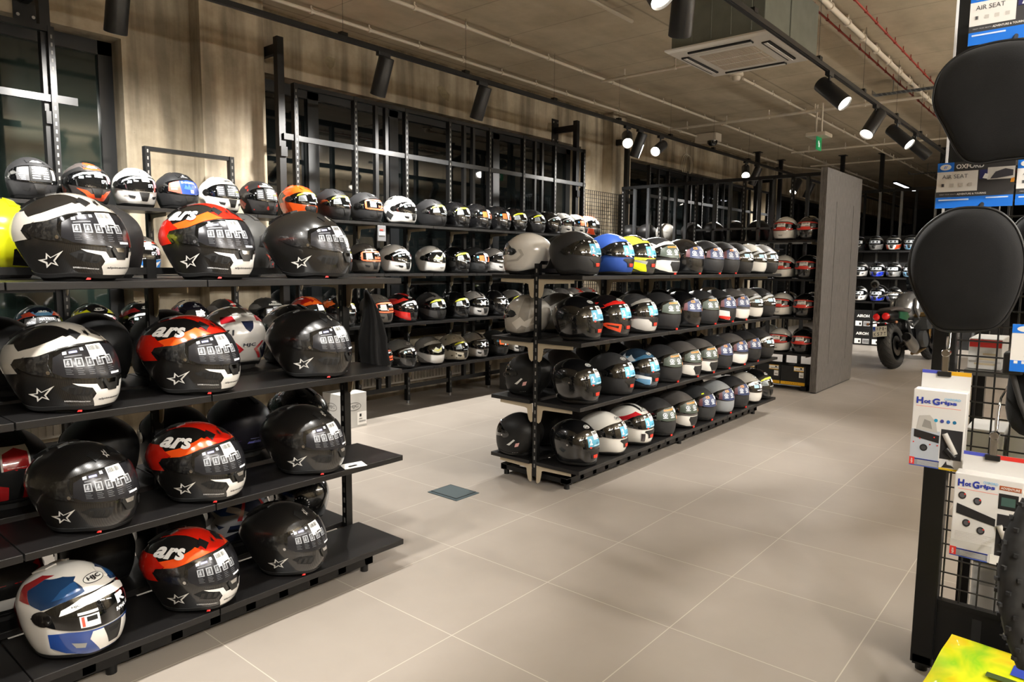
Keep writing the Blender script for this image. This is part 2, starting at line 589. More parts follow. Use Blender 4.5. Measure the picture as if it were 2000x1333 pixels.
t = thing('security_camera', 'white box security camera on the ceiling conduit by the window wall', 'security camera', (11.2, 5.3, 3.45))
MB().box((11.1, 5.05, 3.46), (11.32, 5.42, 3.597), PIPE).build('junction_box', t, bevel=0.008)
MB().lathe([(0.085, 3.46), (0.08, 3.42), (0.05, 3.385), (0.0, 3.375)], mat('smoked_dome', '0c0c0c', 0.08, 0, 1), (11.12, 5.12, 0)).build('dome', t, smooth=60)
c = MB()
for k in range(3):
    c.tube([(11.45 + 0.02 * k + 0.17 * math.sin(x * 0.3) * (1 - 0.1 * k), 5.735 - 0.012 * k, 3.16 - 0.17 * math.cos(x * 0.3) * (1.1 - 0.08 * k)) for x in range(22)], 0.008, PIPE, 6)
c.tube([(11.45, 5.73, 3.33), (11.42, 5.735, 3.45), (11.2, 5.5, 3.52)], 0.008, PIPE, 6)
o = c.build('coiled_cable', smooth=60, label='coil of white cable hung on the concrete beam below the security camera', category='cable')

# air conditioner with its box and the perforated tray
ACW = mat('air_conditioner_plastic', 'd9d7d2', 0.35)
GREY = mat('galvanised_duct', '70746c', 0.45, 0.6, noise=0.1, scale=9)
t = thing('air_conditioner', 'white ceiling cassette air conditioner with square grille', 'air conditioner', (5.38, 2.29, 3.0))
x0, x1, y0, y1 = 4.95, 5.81, 1.89, 2.69
m = MB()
ring = lambda ix, z: [(x0 + ix, y0 + ix, z), (x1 - ix, y0 + ix, z), (x1 - ix, y1 - ix, z), (x0 + ix, y1 - ix, z)]
m.loft([ring(0.0, 3.03), ring(0.0, 3.018), ring(0.02, 3.004), ring(0.16, 2.998)], ACW, caps=False)
m.add(ring(0.16, 2.998), [(3, 2, 1, 0)], ACW)
m.add(ring(0.0, 3.03), [(0, 1, 2, 3)], ACW)
m.build('fascia', t)
gm = mat('air_grille', 'bdb3a6', 0.6)
g = MB().box((x0 + 0.2, y0 + 0.19, 2.992), (x1 - 0.2, y1 - 0.19, 2.9985), gm)
for k in range(26):
    yy = y0 + 0.2 + k * 0.0155
    g.box((x0 + 0.21, yy, 2.989), (x1 - 0.21, yy + 0.006, 2.993), gm)
for k in (0.35, 0.5):
    g.box((x0 + k, y0 + 0.19, 2.988), (x0 + k + 0.008, y1 - 0.19, 2.993), ACW)
g.build('grille', t)
dk = mat('vent_shadow_gap', '0a0a0a', 0.6)
for a, b in (((x0 + 0.16, y0 + 0.06), (x1 - 0.16, y0 + 0.12)), ((x0 + 0.16, y1 - 0.12), (x1 - 0.16, y1 - 0.06)), ((x0 + 0.06, y0 + 0.16), (x0 + 0.12, y1 - 0.16)), ((x1 - 0.12, y0 + 0.16), (x1 - 0.06, y1 - 0.16))):
    s = MB().box((a[0], a[1], 2.990), (b[0], b[1], 3.0035), dk)
    lx = (b[0] - a[0]) > (b[1] - a[1])
    if lx:
        s.box((a[0] + 0.005, a[1] + 0.018, 2.986), (b[0] - 0.005, b[1] - 0.016, 2.991), ACW)
    else:
        s.box((a[0] + 0.018, a[1] + 0.005, 2.986), (b[0] - 0.016, b[1] - 0.005, 2.991), ACW)
    s.build('louvre', t)
b = MB().box((x0 + 0.05, y0 + 0.06, 3.03), (x1 - 0.03, y1 - 0.03, 3.40), GREY)
b.box((x1 - 0.32, y0 + 0.05, 3.10), (6.10, y1 - 0.25, 3.50), GREY)
for k in range(4):
    b.box((x0 + 0.045, y0 + 0.15 + 0.15 * k, 3.06), (x0 + 0.055, y0 + 0.16 + 0.15 * k, 3.36), GREY)
b.build('body', t, bevel=0.004)
for xx, yy in ((x0 + 0.1, y0 + 0.1), (x1 - 0.05, y0 + 0.1), (x0 + 0.1, y1 - 0.1), (x1 - 0.05, y1 - 0.1)):
    MB().cyl((xx, yy, 3.3), (xx, yy, CEIL), 0.006, STEEL, 8).build('hanger_rod', t)
MB().tube([(5.6, 2.2, 3.04), (5.62, 2.1, 3.2), (5.62, 2.05, 3.35)], 0.02, BLACK).build('hose', t, smooth=60)

GALV = mat('perforated_galvanised_tray', '8d8f8c', 0.35, 0.8)
def tray(label, x0, x1, y0, y1, z):
    t = thing('cable_tray', label, 'cable tray', (x0, y0, z))
    m = MB().box((x0, y0, z), (x1, y1, z + 0.003), GALV)
    m.box((x0, y0, z), (x1, y0 + 0.003, z + 0.05), GALV).box((x0, y1 - 0.003, z), (x1, y1, z + 0.05), GALV)
    tr = m.build('tray', t)
    m = MB()
    lx = (x1 - x0) > (y1 - y0)
    n = int(((x1 - x0) if lx else (y1 - y0)) / 0.05)
    for k in range(n):
        for j in range(3):
            if lx:
                a = (x0 + 0.01 + k * 0.05, y0 + 0.015 + j * (y1 - y0 - 0.03) / 3)
                m.box((a[0], a[1], z - 0.002), (a[0] + 0.032, a[1] + 0.009, z), BLACK)
            else:
                a = (x0 + 0.015 + j * (x1 - x0 - 0.03) / 3, y0 + 0.01 + k * 0.05)
                m.box((a[0], a[1], z - 0.002), (a[0] + 0.009, a[1] + 0.032, z), BLACK)
    kid('punch_pattern', m.mesh('punch_pattern'), tr)
    h = MB()
    for k in (0.1, 0.5, 0.9):
        xx, yy = (x0 + (x1 - x0) * k, (y0 + y1) / 2) if lx else ((x0 + x1) / 2, y0 + (y1 - y0) * k)
        h.cyl((xx, yy, z), (xx, yy, CEIL), 0.006, GALV, 6)
    h.build('hanger_rod', t)
tray('perforated galvanised cable tray running over the air conditioner', 2.6, 4.93, 2.02, 2.16, 3.3)
tray('grey cable tray crossing the ceiling behind the track spotlights', 9.3, 9.45, 0.2, 2.3, 3.45)
tray('perforated cable tray crossing the ceiling far down the shop', 17.0, 17.2, 0.0, 3.4, 3.4)

# lighting tracks with their suspension wires
def track(label, x0, x1, y, z, hang):
    t = thing('lighting_track', label, 'lighting track', (x0, y, z))
    MB().box((x0, y - 0.018, z), (x1, y + 0.018, z + 0.035), BLACK).box((x0, y - 0.007, z - 0.003), (x1, y + 0.007, z), mat('track_groove', '050505', 0.5)).build('rail', t)
    for h in hang:
        MB().box((h - 0.03, y - 0.022, z + 0.03), (h + 0.03, y + 0.022, z + 0.06), BLACK).build('clip', t)
        MB().cyl((h, y, z + 0.06), (h, y, CEIL), 0.0015, mat('suspension_wire', '3a3a38', 0.4, 0.8), 6).build('suspension_wire', t)
TY, TZ = 4.57, 3.09
UY, UZ = 1.86, 2.99
track('long black lighting track in front of the window wall', 0.4, 22, TY, TZ, [0.74, 2.07, 3.40, 4.74, 6.07, 7.35, 8.64, 9.97, 11.3, 12.6, 13.9])
track('black lighting track over the aisle beside the air conditioner', -2.0, 20, UY, UZ, [0.6, 1.9, 3.25, 4.57, 5.90, 7.21, 8.54, 9.80, 11.03, 12.3, 13.6])
track('added unseen black lighting track behind the camera', -2.5, 20, -1.2, UZ, [-1, 1.5, 4, 6.5, 9, 11.5, 14])  # unseen track added to carry the fill spotlights

# track spotlights: housing, lens, arm, adapter and the light itself
LAMPB = mat('black_lamp_housing', '17191c', 0.42)
LENS = glow('fff1dc', 22.0)
_sp = {}
def spot(x, y, z, target, label, power=1.0, angle=62, group=None, blend=0.5):
    d = (Vector(target) - Vector((x, y, z - 0.16))).normalized()
    q = d.to_track_quat('-Z', 'Y').to_matrix().to_4x4()
    t = thing('track_spotlight', label, 'spotlight', (x, y, z - 0.16), group)
    t['_o'] = 1
    if not _sp:
        # the housing points along -Z of its own part
        _sp['h'] = MB().lathe([(0.0, 0.15), (0.058, 0.15), (0.063, 0.144), (0.064, -0.15), (0.061, -0.153), (0.056, -0.138)], LAMPB, n=32).mesh('housing', 40)
        _sp['l'] = MB().lathe([(0.056, -0.139), (0.028, -0.139), (0.0, -0.139)], LENS, n=28).mesh('lens', 180)
        _sp['b'] = MB().box((-0.06, -0.018, 0.13), (0.06, 0.018, 0.16), LAMPB).mesh('adapter')
    h = kid('housing', _sp['h'], t)
    h.matrix_local = Matrix.Translation((0, 0, 0.02)) @ q @ Matrix.Translation((0, 0, -0.045))
    l = kid('lens', _sp['l'], t)
    l.matrix_local = Matrix.Translation((0, 0, 0.02)) @ q @ Matrix.Translation((0, 0, -0.045))
    off = Vector((0, 0, 0.02))
    kid('arm', MB().cyl((0, 0, 0.13), (0, 0, 0.07), 0.010, LAMPB, 10).cyl((0, 0, 0.075), (off.x, off.y, off.z), 0.010, LAMPB, 10).mesh('arm', 40), t)
    kid('adapter', _sp['b'], t)
    L = bpy.data.lights.new('beam', 'SPOT')
    L.energy = LAMP_W * power
    L.color = LAMP_COL
    L.spot_size = math.radians(angle)
    L.spot_blend = blend
    L.shadow_soft_size = 0.05
    lo = bpy.data.objects.new('beam', L)
    COL.objects.link(lo)
    lo.parent = t
    lo.matrix_local = Matrix.Translation((0, 0, 0.02)) @ q @ Matrix.Translation((0, 0, -0.21))
    return t
# ------------------------------------------------------------------ shop fittings
def slots(mb, x, y, z0, z1, nx, ny, step=0.05):
    """row of punched slots on a post face"""
    z = z0
    while z < z1:
        mb.box((x - (0.0006 if nx else 0.005), y - (0.0006 if ny else 0.005), z), (x + (0.0006 if nx else 0.005), y + (0.0006 if ny else 0.005), z + 0.024), SLOT)
        z += step
SLOT = mat('punched_slot', '6f6d69', 0.6)
BRKT = mat('beige_reflection_bracket', 'b5a890', 0.42, 0.3)  # grey metal, with the floor's beige reflection put into its colour

def post(parent, x, y, z0, z1, w=0.034, d=0.034, slot='-X', name='post'):
    m = MB().box((x - w / 2, y - d / 2, z0), (x + w / 2, y + d / 2, z1), BLACK)
    o = m.build(name, parent)
    m = MB()
    if slot == '-X':
        slots(m, x - w / 2, y, z0 + 0.06, z1 - 0.03, True, False)
    elif slot == '-Y':
        slots(m, x, y - d / 2, z0 + 0.06, z1 - 0.03, False, True)
    kid('slot_pattern', m.mesh('slot_pattern'), o)
    return o

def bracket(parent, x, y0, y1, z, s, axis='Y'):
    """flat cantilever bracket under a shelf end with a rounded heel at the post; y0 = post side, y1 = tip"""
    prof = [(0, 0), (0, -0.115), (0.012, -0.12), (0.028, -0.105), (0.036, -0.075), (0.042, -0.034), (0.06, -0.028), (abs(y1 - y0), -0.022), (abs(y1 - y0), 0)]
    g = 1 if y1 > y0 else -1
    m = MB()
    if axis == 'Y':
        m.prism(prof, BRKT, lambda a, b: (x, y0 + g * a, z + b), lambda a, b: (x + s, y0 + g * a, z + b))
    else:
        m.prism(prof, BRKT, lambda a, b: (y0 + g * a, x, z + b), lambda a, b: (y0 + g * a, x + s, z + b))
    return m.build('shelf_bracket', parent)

GX = (2.37, 2.73, 3.09)          # front edge, post line, rear edge shared by both gondolas
LEVELS = (0.155, 0.548, 0.942, 1.345)
def gondola(label, x0, x1, posts, seams, base_x):
    t = thing('display_gondola', label, 'display shelving', (x0, GX[1], 0))
    for px in posts:
        post(t, px, GX[1], 0.05, 1.417)
    MB().box((posts[0], GX[1] - 0.012, 1.36), (posts[-1], GX[1] + 0.012, 1.385), BLACK).build('crossbar', t)
    for px, qx in zip(posts, posts[1:]):
        MB().box((px, GX[1] - 0.012, 0.07), (qx, GX[1] + 0.012, 0.11), BLACK).build('crossbar', t)
    for z in LEVELS:
        for a, b in zip(seams, seams[1:]):
            MB().box((a + 0.002, GX[0], z - 0.024), (b - 0.002, GX[1] - 0.03, z), SHELF).build('shelf', t, bevel=0.002)
            MB().box((a + 0.002, GX[1] + 0.03, z - 0.024), (b - 0.002, GX[2], z), SHELF).build('shelf', t, bevel=0.002)
        for px in posts:
            s = 0.004
            xx = px - 0.021 if px == posts[0] else px
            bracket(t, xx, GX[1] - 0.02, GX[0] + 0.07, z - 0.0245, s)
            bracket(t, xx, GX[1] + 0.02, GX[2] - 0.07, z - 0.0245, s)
    b = MB()
    yb0, yb1 = GX[0] + 0.12, GX[2] - 0.05
    b.box((base_x[0], yb0, 0.035), (base_x[1], yb0 + 0.05, 0.075), BLACK).box((base_x[0], yb1 - 0.05, 0.035), (base_x[1], yb1, 0.075), BLACK)
    k = base_x[0]
    while k < base_x[1]:
        b.box((k, yb0, 0.04), (k + 0.04, yb1, 0.07), BLACK)
        k += 0.145
    b.box((base_x[1] - 0.04, yb0, 0.035), (base_x[1], yb1, 0.075), BLACK)
    b.build('base', t)
    for px in (base_x[0] + 0.03, (base_x[0] + base_x[1]) / 2, base_x[1] - 0.03):
        for yy in (yb0 + 0.025, yb1 - 0.025):
            MB().cyl((px, yy, 0), (px, yy, 0.04), 0.018, BLACK, 12).build('foot', t, smooth=40)
    return t
gondola('black four-shelf display gondola full of carbon helmets closest to the camera', -0.28, 2.055, (-0.25, 0.56, 1.14, 2.01), (-0.28, 0.595, 1.18, 2.055), (-0.25, 1.97))
gondola('black four-shelf display gondola standing in the middle of the floor', 3.45, 6.78, (3.487, 4.25, 4.85, 5.72, 6.60), (3.45, 4.55, 5.65, 6.78), (3.5, 6.62))

# wall unit along the windows
WY = 5.36
WSHELF = (1.775, 1.32, 0.855, 0.412)
def wall_unit(label, xs, thin, talls, shelf_x, top, low=None):
    t = thing('wall_shelving_unit', label, 'display shelving', (xs[0], WY, 0))
    for x in xs:
        zt = low[1] if low and low[0][0] <= x <= low[0][1] else top
        post(t, x, WY, 0.03, zt, 0.036, 0.05, '-Y')
        MB().cyl((x, WY - 0.01, 0), (x, WY - 0.01, 0.035), 0.014, STEEL, 10).build('foot', t, smooth=40)
    for x in thin:
        MB().box((x - 0.018, WY - 0.01, 0.16), (x + 0.018, WY + 0.03, top), BLACK).build('upright', t)
    for x in talls:
        MB().box((x - 0.03, WY + 0.01, 0.0), (x + 0.03, WY + 0.07, 3.27), BLACK).build('mast', t)
        a = MB().box((x - 0.02, WY + 0.07, 3.14), (x + 0.02, WALL_Y - 0.01, 3.22), BLACK)
        a.box((x - 0.07, WALL_Y - 0.012, 3.02), (x + 0.07, WALL_Y - 0.001, 3.33), BLACK)
        for dx in (-0.045, 0.045):
            for z in (3.06, 3.29):
                a.cyl((x + dx, WALL_Y - 0.02, z), (x + dx, WALL_Y - 0.01, z), 0.011, STEEL, 8)
        a.build('wall_bracket', t)
        MB().box((x - 0.03, WY - 0.012, 2.30), (x + 0.03, WY + 0.012, 2.38), BLACK).box((x + 0.0, WY - 0.012, 2.44), (x + 0.16, WY + 0.012, 2.49), BLACK).build('joint_plate', t)
    hi = [x for x in xs if not (low and low[0][0] <= x <= low[0][1])]
    runs = [[hi[0]]]
    for x in hi[1:]:
        if x - runs[-1][-1] < 0.8:
            runs[-1].append(x)
        else:
            runs.append([x])
    for r in runs:
        if len(r) > 1:
            MB().box((r[0], WY - 0.02, top - 0.035), (r[-1], WY + 0.02, top), BLACK).build('crossbar', t)
            MB().box((r[0], WY - 0.014, 2.44), (r[-1], WY + 0.014, 2.485), mat('satin_black_rail', '232425', 0.35)).build('crossbar', t)
            for a, b in zip(r, r[1:]):
                MB().box((a, WY - 0.012, 0.15), (b, WY + 0.012, 0.19), BLACK).build('crossbar', t)
                MB().box((a, WY + 0.02, 1.20), (b, WY + 0.04, 1.235), BLACK).build('crossbar', t)
    if low:
        MB().box((low[0][0], WY - 0.02, low[1] - 0.03), (low[0][1], WY + 0.02, low[1]), BLACK).build('crossbar', t)
        MB().box((low[0][0], WY - 0.012, 0.15), (low[0][1], WY + 0.012, 0.19), BLACK).build('crossbar', t)
    for z in WSHELF:
        n = max(1, round((shelf_x[1] - shelf_x[0]) / 0.61))
        for k in range(n):
            a = shelf_x[0] + (shelf_x[1] - shelf_x[0]) * k / n
            b = shelf_x[0] + (shelf_x[1] - shelf_x[0]) * (k + 1) / n
            MB().box((a + 0.002, 4.99, z - 0.024), (b - 0.002, WY - 0.03, z), SHELF).build('shelf', t)
        for x in xs:
            if shelf_x[0] <= x <= shelf_x[1]:
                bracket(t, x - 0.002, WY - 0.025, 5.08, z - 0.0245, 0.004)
    return t
wall_unit('long black wall shelving unit carrying helmets under the windows', [0.45, 1.07, 1.68, 2.25, 2.89, 3.48, 4.098, 4.709, 5.305, 5.93, 6.527, 7.14, 7.77], [4.35, 4.47, 5.54, 5.68, 6.76, 6.9], [1.66, 3.365, 7.66], (0.45, 7.79), 2.915, ((2.25, 2.89), 2.235))
wall_unit('second black wall shelving unit deeper in the shop beyond the wire grid', [9.5, 10.1, 10.7, 11.3, 11.9, 12.5, 13.1, 13.7, 14.3], [9.8, 10.9, 12.2, 13.4], [8.93, 14.6], (9.5, 14.3), 2.915)

def grid_panel(name, label, cat, p, u, z0, z1, w, step, m, r=0.003, frame=0.0):
    """welded wire grid in the vertical plane through p along u"""
    t = thing(name, label, cat, (p[0], p[1], 0))
    g = MB()
    u = Vector((u[0], u[1], 0)).normalized()
    P = Vector((p[0], p[1], 0))
    n = int(w / step)
    for k in range(n + 1):
        q = P + u * (k * w / n)
        g.bar(q + Vector((0, 0, z0)), q + Vector((0, 0, z1)), 2 * r, 2 * r, m)
    n = int((z1 - z0) / step)
    for k in range(n + 1):
        z = z0 + (z1 - z0) * k / n
        g.bar(P + Vector((0, 0, z)), P + u * w + Vector((0, 0, z)), 2 * r, 2 * r, m)
    g.build('grid', t)
    return t
g = grid_panel('wire_grid_panel', 'tall black wire grid panel fixed between wall unit and concrete column', 'grid panel', (7.83, 5.42), (1, 0), 0.9, 2.42, 0.98, 0.05, BLACK)
MB().box((7.81, 5.40, 0.0), (7.84, 5.44, 2.43), BLACK).build('side_rail', g)
MB().box((8.80, 5.40, 0.0), (8.83, 5.44, 2.43), BLACK).build('side_rail', g)
g = grid_panel('wire_grid_panel', 'black wire grid panel on the wall far behind the cross shelving', 'grid panel', (14.62, 5.46), (1, 0), 0.9, 2.42, 1.2, 0.06, BLACK)
MB().box((14.60, 5.44, 0.0), (14.63, 5.48, 2.43), BLACK).build('side_rail', g)
MB().box((15.81, 5.44, 0.0), (15.84, 5.48, 2.43), BLACK).build('side_rail', g)

# cross shelving at the end of the aisle, with its textured end panel
FX = 8.50
FLEV = (0.43, 0.843, 1.277, 1.715)
t = thing('cross_shelving_unit', 'double sided black shelving unit crossing the shop behind the middle gondola', 'display shelving', (FX, 3.8, 0))
RAILM = mat('satin_steel_upright', '4a4c4e', 0.25, 0.6)
for k, y in enumerate([5.18, 5.0, 4.79, 4.61, 4.39, 4.24, 4.10, 3.85, 3.65, 3.47, 3.28, 3.11, 2.89, 2.72, 2.56]):
    m = MB().box((FX - 0.02, y - 0.017, 0.03), (FX + 0.02, y + 0.017, 2.46), RAILM if k % 3 else BLACK)
    o = m.build('post', t)
    if k % 3 == 0:
        m = MB()
        slots(m, FX - 0.02, y, 0.1, 2.43, True, False)
        kid('slot_pattern', m.mesh('slot_pattern'), o)
MB().box((FX - 0.02, 2.53, 2.45), (FX + 0.02, 5.20, 2.49), BLACK).build('crossbar', t)
MB().box((FX - 0.02, 2.53, 0.05), (FX + 0.02, 5.20, 0.09), BLACK).build('crossbar', t)
MB().box((FX - 0.02, 3.0, 1.86), (FX + 0.02, 4.1, 1.885), RAILM).build('crossbar', t)
for z in FLEV:
    for a, b in ((2.50, 3.38), (3.385, 4.26), (4.265, 5.2)):
        MB().box((FX - 0.35, a, z - 0.024), (FX - 0.03, b, z), SHELF).build('shelf', t)
        MB().box((FX + 0.03, a, z - 0.024), (FX + 0.35, b, z), SHELF).build('shelf', t)
    for y in (2.56, 3.47, 4.39):
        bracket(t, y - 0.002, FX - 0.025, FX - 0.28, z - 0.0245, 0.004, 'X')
for y in (2.56, 3.85, 5.18):
    MB().box((FX - 0.3, y - 0.03, 0.0), (FX + 0.3, y + 0.03, 0.05), BLACK).build('foot', t)

def board_mat():
    m, nt, b, N, L = nodes_of('charcoal_oak_laminate', 0.42, 0, 0.5)
    tc = N('TexCoord')
    mp = N('Mapping')
    mp.inputs['Scale'].default_value = (60, 60, 9)
    L(tc.outputs['Object'], mp.inputs[0])
    n = N('TexNoise', i_Scale=1.0, i_Detail=5.0, i_Roughness=0.7)
    L(mp.outputs[0], n.inputs['Vector'])
    r = ramp(N, [(0.35, '3d3a38'), (0.7, '6a6663')])
    L(n.outputs['Fac'], r.inputs['Fac'])
    L(r.outputs['Color'], b.inputs['Base Color'])
    bp = N('Bump', i_Strength=0.5, i_Distance=0.004)
    L(n.outputs['Fac'], bp.inputs['Height'])
    L(bp.outputs['Normal'], b.inputs['Normal'])
    return m
OAK = board_mat()
t = thing('end_panel', 'tall charcoal oak board standing at the end of the cross shelving', 'panel', (8.8, 2.44, 0))
m = MB()
gx = (8.12, 8.52, 9.20, 9.52)
for a, b in zip(gx, gx[1:]):
    m.box((a + (0.006 if a > 8.2 else 0), 2.40, 0.0 if False else 0.30), (b - (0.006 if b < 9.5 else 0), 2.42, 2.15), OAK)
m.box((8.12, 2.40, 0.012), (9.52, 2.42, 0.30), OAK).box((8.12, 2.40, 2.15), (9.52, 2.42, 2.49), OAK)
m.box((8.12, 2.42, 0.012), (9.52, 2.47, 2.49), OAK)
m.build('board', t)
MB().box((8.14, 2.405, 0.0), (9.5, 2.465, 0.012), BLACK).build('plinth', t)
g = MB()
for x in gx[1:3]:
    g.box((x - 0.006, 2.416, 0.30), (x + 0.006, 2.4205, 2.15), mat('groove', '080808', 0.8))
g.build('groove', t)

# far shelving with the off-road helmets
BX = 14.0
BLEV = (0.80, 1.24, 1.72)
t = thing('far_shelving_unit', 'tall black shelving unit at the far end behind the motorcycle', 'display shelving', (BX, 2.5, 0))
for k, y in enumerate([3.9, 3.55, 3.296, 3.071, 2.94, 2.707, 2.40, 2.1, 1.7, 1.3]):
    MB().box((BX + 0.33, y - 0.02, 0.0), (BX + 0.37, y + 0.02, 2.80), BLACK if k % 2 else mat('bright_slotted_upright', '8a8d90', 0.25, 0.7)).build('post', t)
MB().box((BX + 0.32, 1.2, 2.79), (BX + 0.38, 4.2, 2.84), BLACK).build('crossbar', t)
MB().box((BX + 0.36, 1.2, 0.0), (BX + 0.40, 4.2, 2.0), mat('dark_back_board', '0d0d0d', 0.6)).build('back_panel', t)
for z in BLEV:
    for a, b in ((1.2, 2.2), (2.205, 3.2), (3.205, 4.2)):
        MB().box((BX - 0.03, a, z - 0.03), (BX + 0.33, b, z), SHELF).build('shelf', t)

# masts that hang from the ceiling over the far fittings
for k, (x, y, z, lb) in enumerate(((13.55, 5.3, 0.0, 'black ceiling mast closest to the window wall'), (14.8, 5.3, 0.0, 'black ceiling mast beside the far concrete column'), (14.93, 4.14, 2.4, 'black ceiling mast just behind the charcoal end panel'), (15.1, 3.47, 2.84, 'black ceiling mast right of the charcoal end panel'), (15.1, 2.47, 2.84, 'black ceiling mast farthest from the window wall'))):
    m = MB().box((x - 0.035, y - 0.035, z), (x + 0.035, y + 0.035, CEIL), BLACK)
    t = thing('ceiling_mast', lb, 'post', (x, y, z))
    m.build('mast', t)
    MB().box((x - 0.07, y - 0.07, CEIL - 0.012), (x + 0.07, y + 0.07, CEIL), BLACK).build('mounting_plate', t)
t = thing('light_strip', 'long white strip light glowing in the dark far end of the shop', 'strip light', (17.5, 3.7, 3.25))
MB().box((17.0, 3.60, 3.235), (19.0, 3.68, 3.27), BLACK).build('housing', t)
MB().box((17.02, 3.61, 3.225), (18.98, 3.67, 3.236), glow('f4f6ff', 6.0)).build('diffuser', t)
MB().cyl((17.2, 3.64, 3.27), (17.2, 3.64, CEIL), 0.003, STEEL, 6).cyl((18.8, 3.64, 3.27), (18.8, 3.64, CEIL), 0.003, STEEL, 6).build('wire', t)

# ------------------------------------------------------------------ cartons and small things on and around the fittings
def carton(name, label, a, b, m, group=None, cat='carton'):
    t = thing(name, label, cat, ((a[0] + b[0]) / 2, (a[1] + b[1]) / 2, a[2]), group)
    MB().box(a, b, m).build('box_body', t, bevel=0.003)
    return t
GBOX = mat('pale_grey_carton', 'b9b7b2', 0.45)
t = carton('helmet_carton', 'pale grey helmet carton on the floor behind the carbon helmet gondola', (3.53, 4.86, 0.0), (3.80, 5.12, 0.30), GBOX)
lm = MB()
def oval(mb, o, ux, uy, a, b, m, off=0.0006, n=36):
    o, ux, uy = Vector(o), Vector(ux), Vector(uy)
    nn = ux.cross(uy).normalized() * off
    mb.add([o + nn + ux * (a * math.cos(2 * math.pi * i / n)) + uy * (b * math.sin(2 * math.pi * i / n)) for i in range(n)], [tuple(range(n))], m)
oval(lm, (3.665, 4.86, 0.185), (1, 0, 0), (0, 0, 1), 0.075, 0.036, ink('55534f'))
oval(lm, (3.665, 4.86, 0.185), (1, 0, 0), (0, 0, 1), 0.069, 0.030, GBOX, 0.001)
text_on(lm, 'HJC', ink('55534f'), (3.665, 4.86, 0.185), (1, 0, 0), (0, 0, 1), 0.033, 0.0016, 0.02, 0.095)
lm.build('logo_print', t)
lm = MB()
oval(lm, (3.53, 4.99, 0.185), (0, -1, 0), (0, 0, 1), 0.075, 0.036, ink('6a6763'))
oval(lm, (3.53, 4.99, 0.185), (0, -1, 0), (0, 0, 1), 0.069, 0.030, GBOX, 0.001)
text_on(lm, 'HJC', ink('6a6763'), (3.53, 4.99, 0.185), (0, -1, 0), (0, 0, 1), 0.033, 0.0016, 0.02, 0.095)
text_on(lm, 'WORLD', ink('6a6763'), (3.53, 4.99, 0.08), (0, -1, 0), (0, 0, 1), 0.02, 0.0008)
lm.build('logo_print', t)
lb = MB().box((3.70, 4.8585, 0.02), (3.796, 4.86, 0.13), WHITE)
lb.box((3.722, 4.8578, 0.09), (3.742, 4.8585, 0.115), INK).box((3.715, 4.8578, 0.068), (3.75, 4.8585, 0.073), INK)
for k in range(9):
    lb.box((3.715 + k * 0.008, 4.8578, 0.042), (3.719 + k * 0.008, 4.8585, 0.055), INK)
lb.build('label', t)
DBOX = mat('dark_grey_carton', '4a4948', 0.5)
t = carton('helmet_carton', 'dark grey carton on the floor under the wall unit, half hidden by the middle gondola', (5.95, 4.93, 0.0), (6.22, 5.2, 0.30), DBOX)
lm = MB()
oval(lm, (5.95, 5.065, 0.18), (0, -1, 0), (0, 0, 1), 0.08, 0.038, ink('8a8885'))
oval(lm, (5.95, 5.065, 0.18), (0, -1, 0), (0, 0, 1), 0.073, 0.031, DBOX, 0.001)
text_on(lm, 'HJC', ink('8a8885'), (5.95, 5.065, 0.18), (0, -1, 0), (0, 0, 1), 0.034, 0.0016, 0.02, 0.095)
text_on(lm, 'WORLD', ink('8a8885'), (5.95, 5.065, 0.07), (0, -1, 0), (0, 0, 1), 0.02, 0.0008)
lm.build('logo_print', t)

KBOX = mat('black_carton', '131313', 0.42)
YEL = ink('d9a40f')
for k, (y0, lb) in enumerate(((2.545, 'black carton with yellow band next to the charcoal end panel'), (2.83, 'black carton with yellow band, second from the charcoal end panel'), (3.115, 'black carton with yellow band, third from the charcoal end panel'))):
    t = carton('helmet_carton', lb, (8.20, y0, 0.055), (8.50 - 0.03, y0 + 0.278, 0.28), KBOX, 'black cartons under the cross shelving')
    m = MB().box((8.1985, y0 + 0.001, 0.06), (8.2, y0 + 0.277, 0.095), YEL)
    text_on(m, 'MOTO HELMETS' if False else '- - - - - -', INK, (8.1985, y0 + 0.15, 0.078), (0, -1, 0), (0, 0, 1), 0.004, 0.0004)
    m.build('yellow_band', t, label='yellow printed band')
    m = MB().box((8.1985, y0 + 0.02, 0.22), (8.2, y0 + 0.13, 0.275), WHITE).box((8.1985, y0 + 0.02, 0.15), (8.2, y0 + 0.07, 0.21), WHITE)
    m.box((8.198, y0 + 0.02, 0.22), (8.1985, y0 + 0.13, 0.228), YEL).box((8.198, y0 + 0.02, 0.267), (8.1985, y0 + 0.13, 0.275), YEL)
    m.box((8.198, y0 + 0.04, 0.246), (8.1985, y0 + 0.06, 0.263), INK)
    for j in range(6):
        m.box((8.198, y0 + 0.03 + j * 0.014, 0.236), (8.1985, y0 + 0.038 + j * 0.014, 0.244), INK)
        m.box((8.198, y0 + 0.027 + j * 0.006, 0.165), (8.1985, y0 + 0.030 + j * 0.006, 0.18), INK)
    m.build('price_label', t)

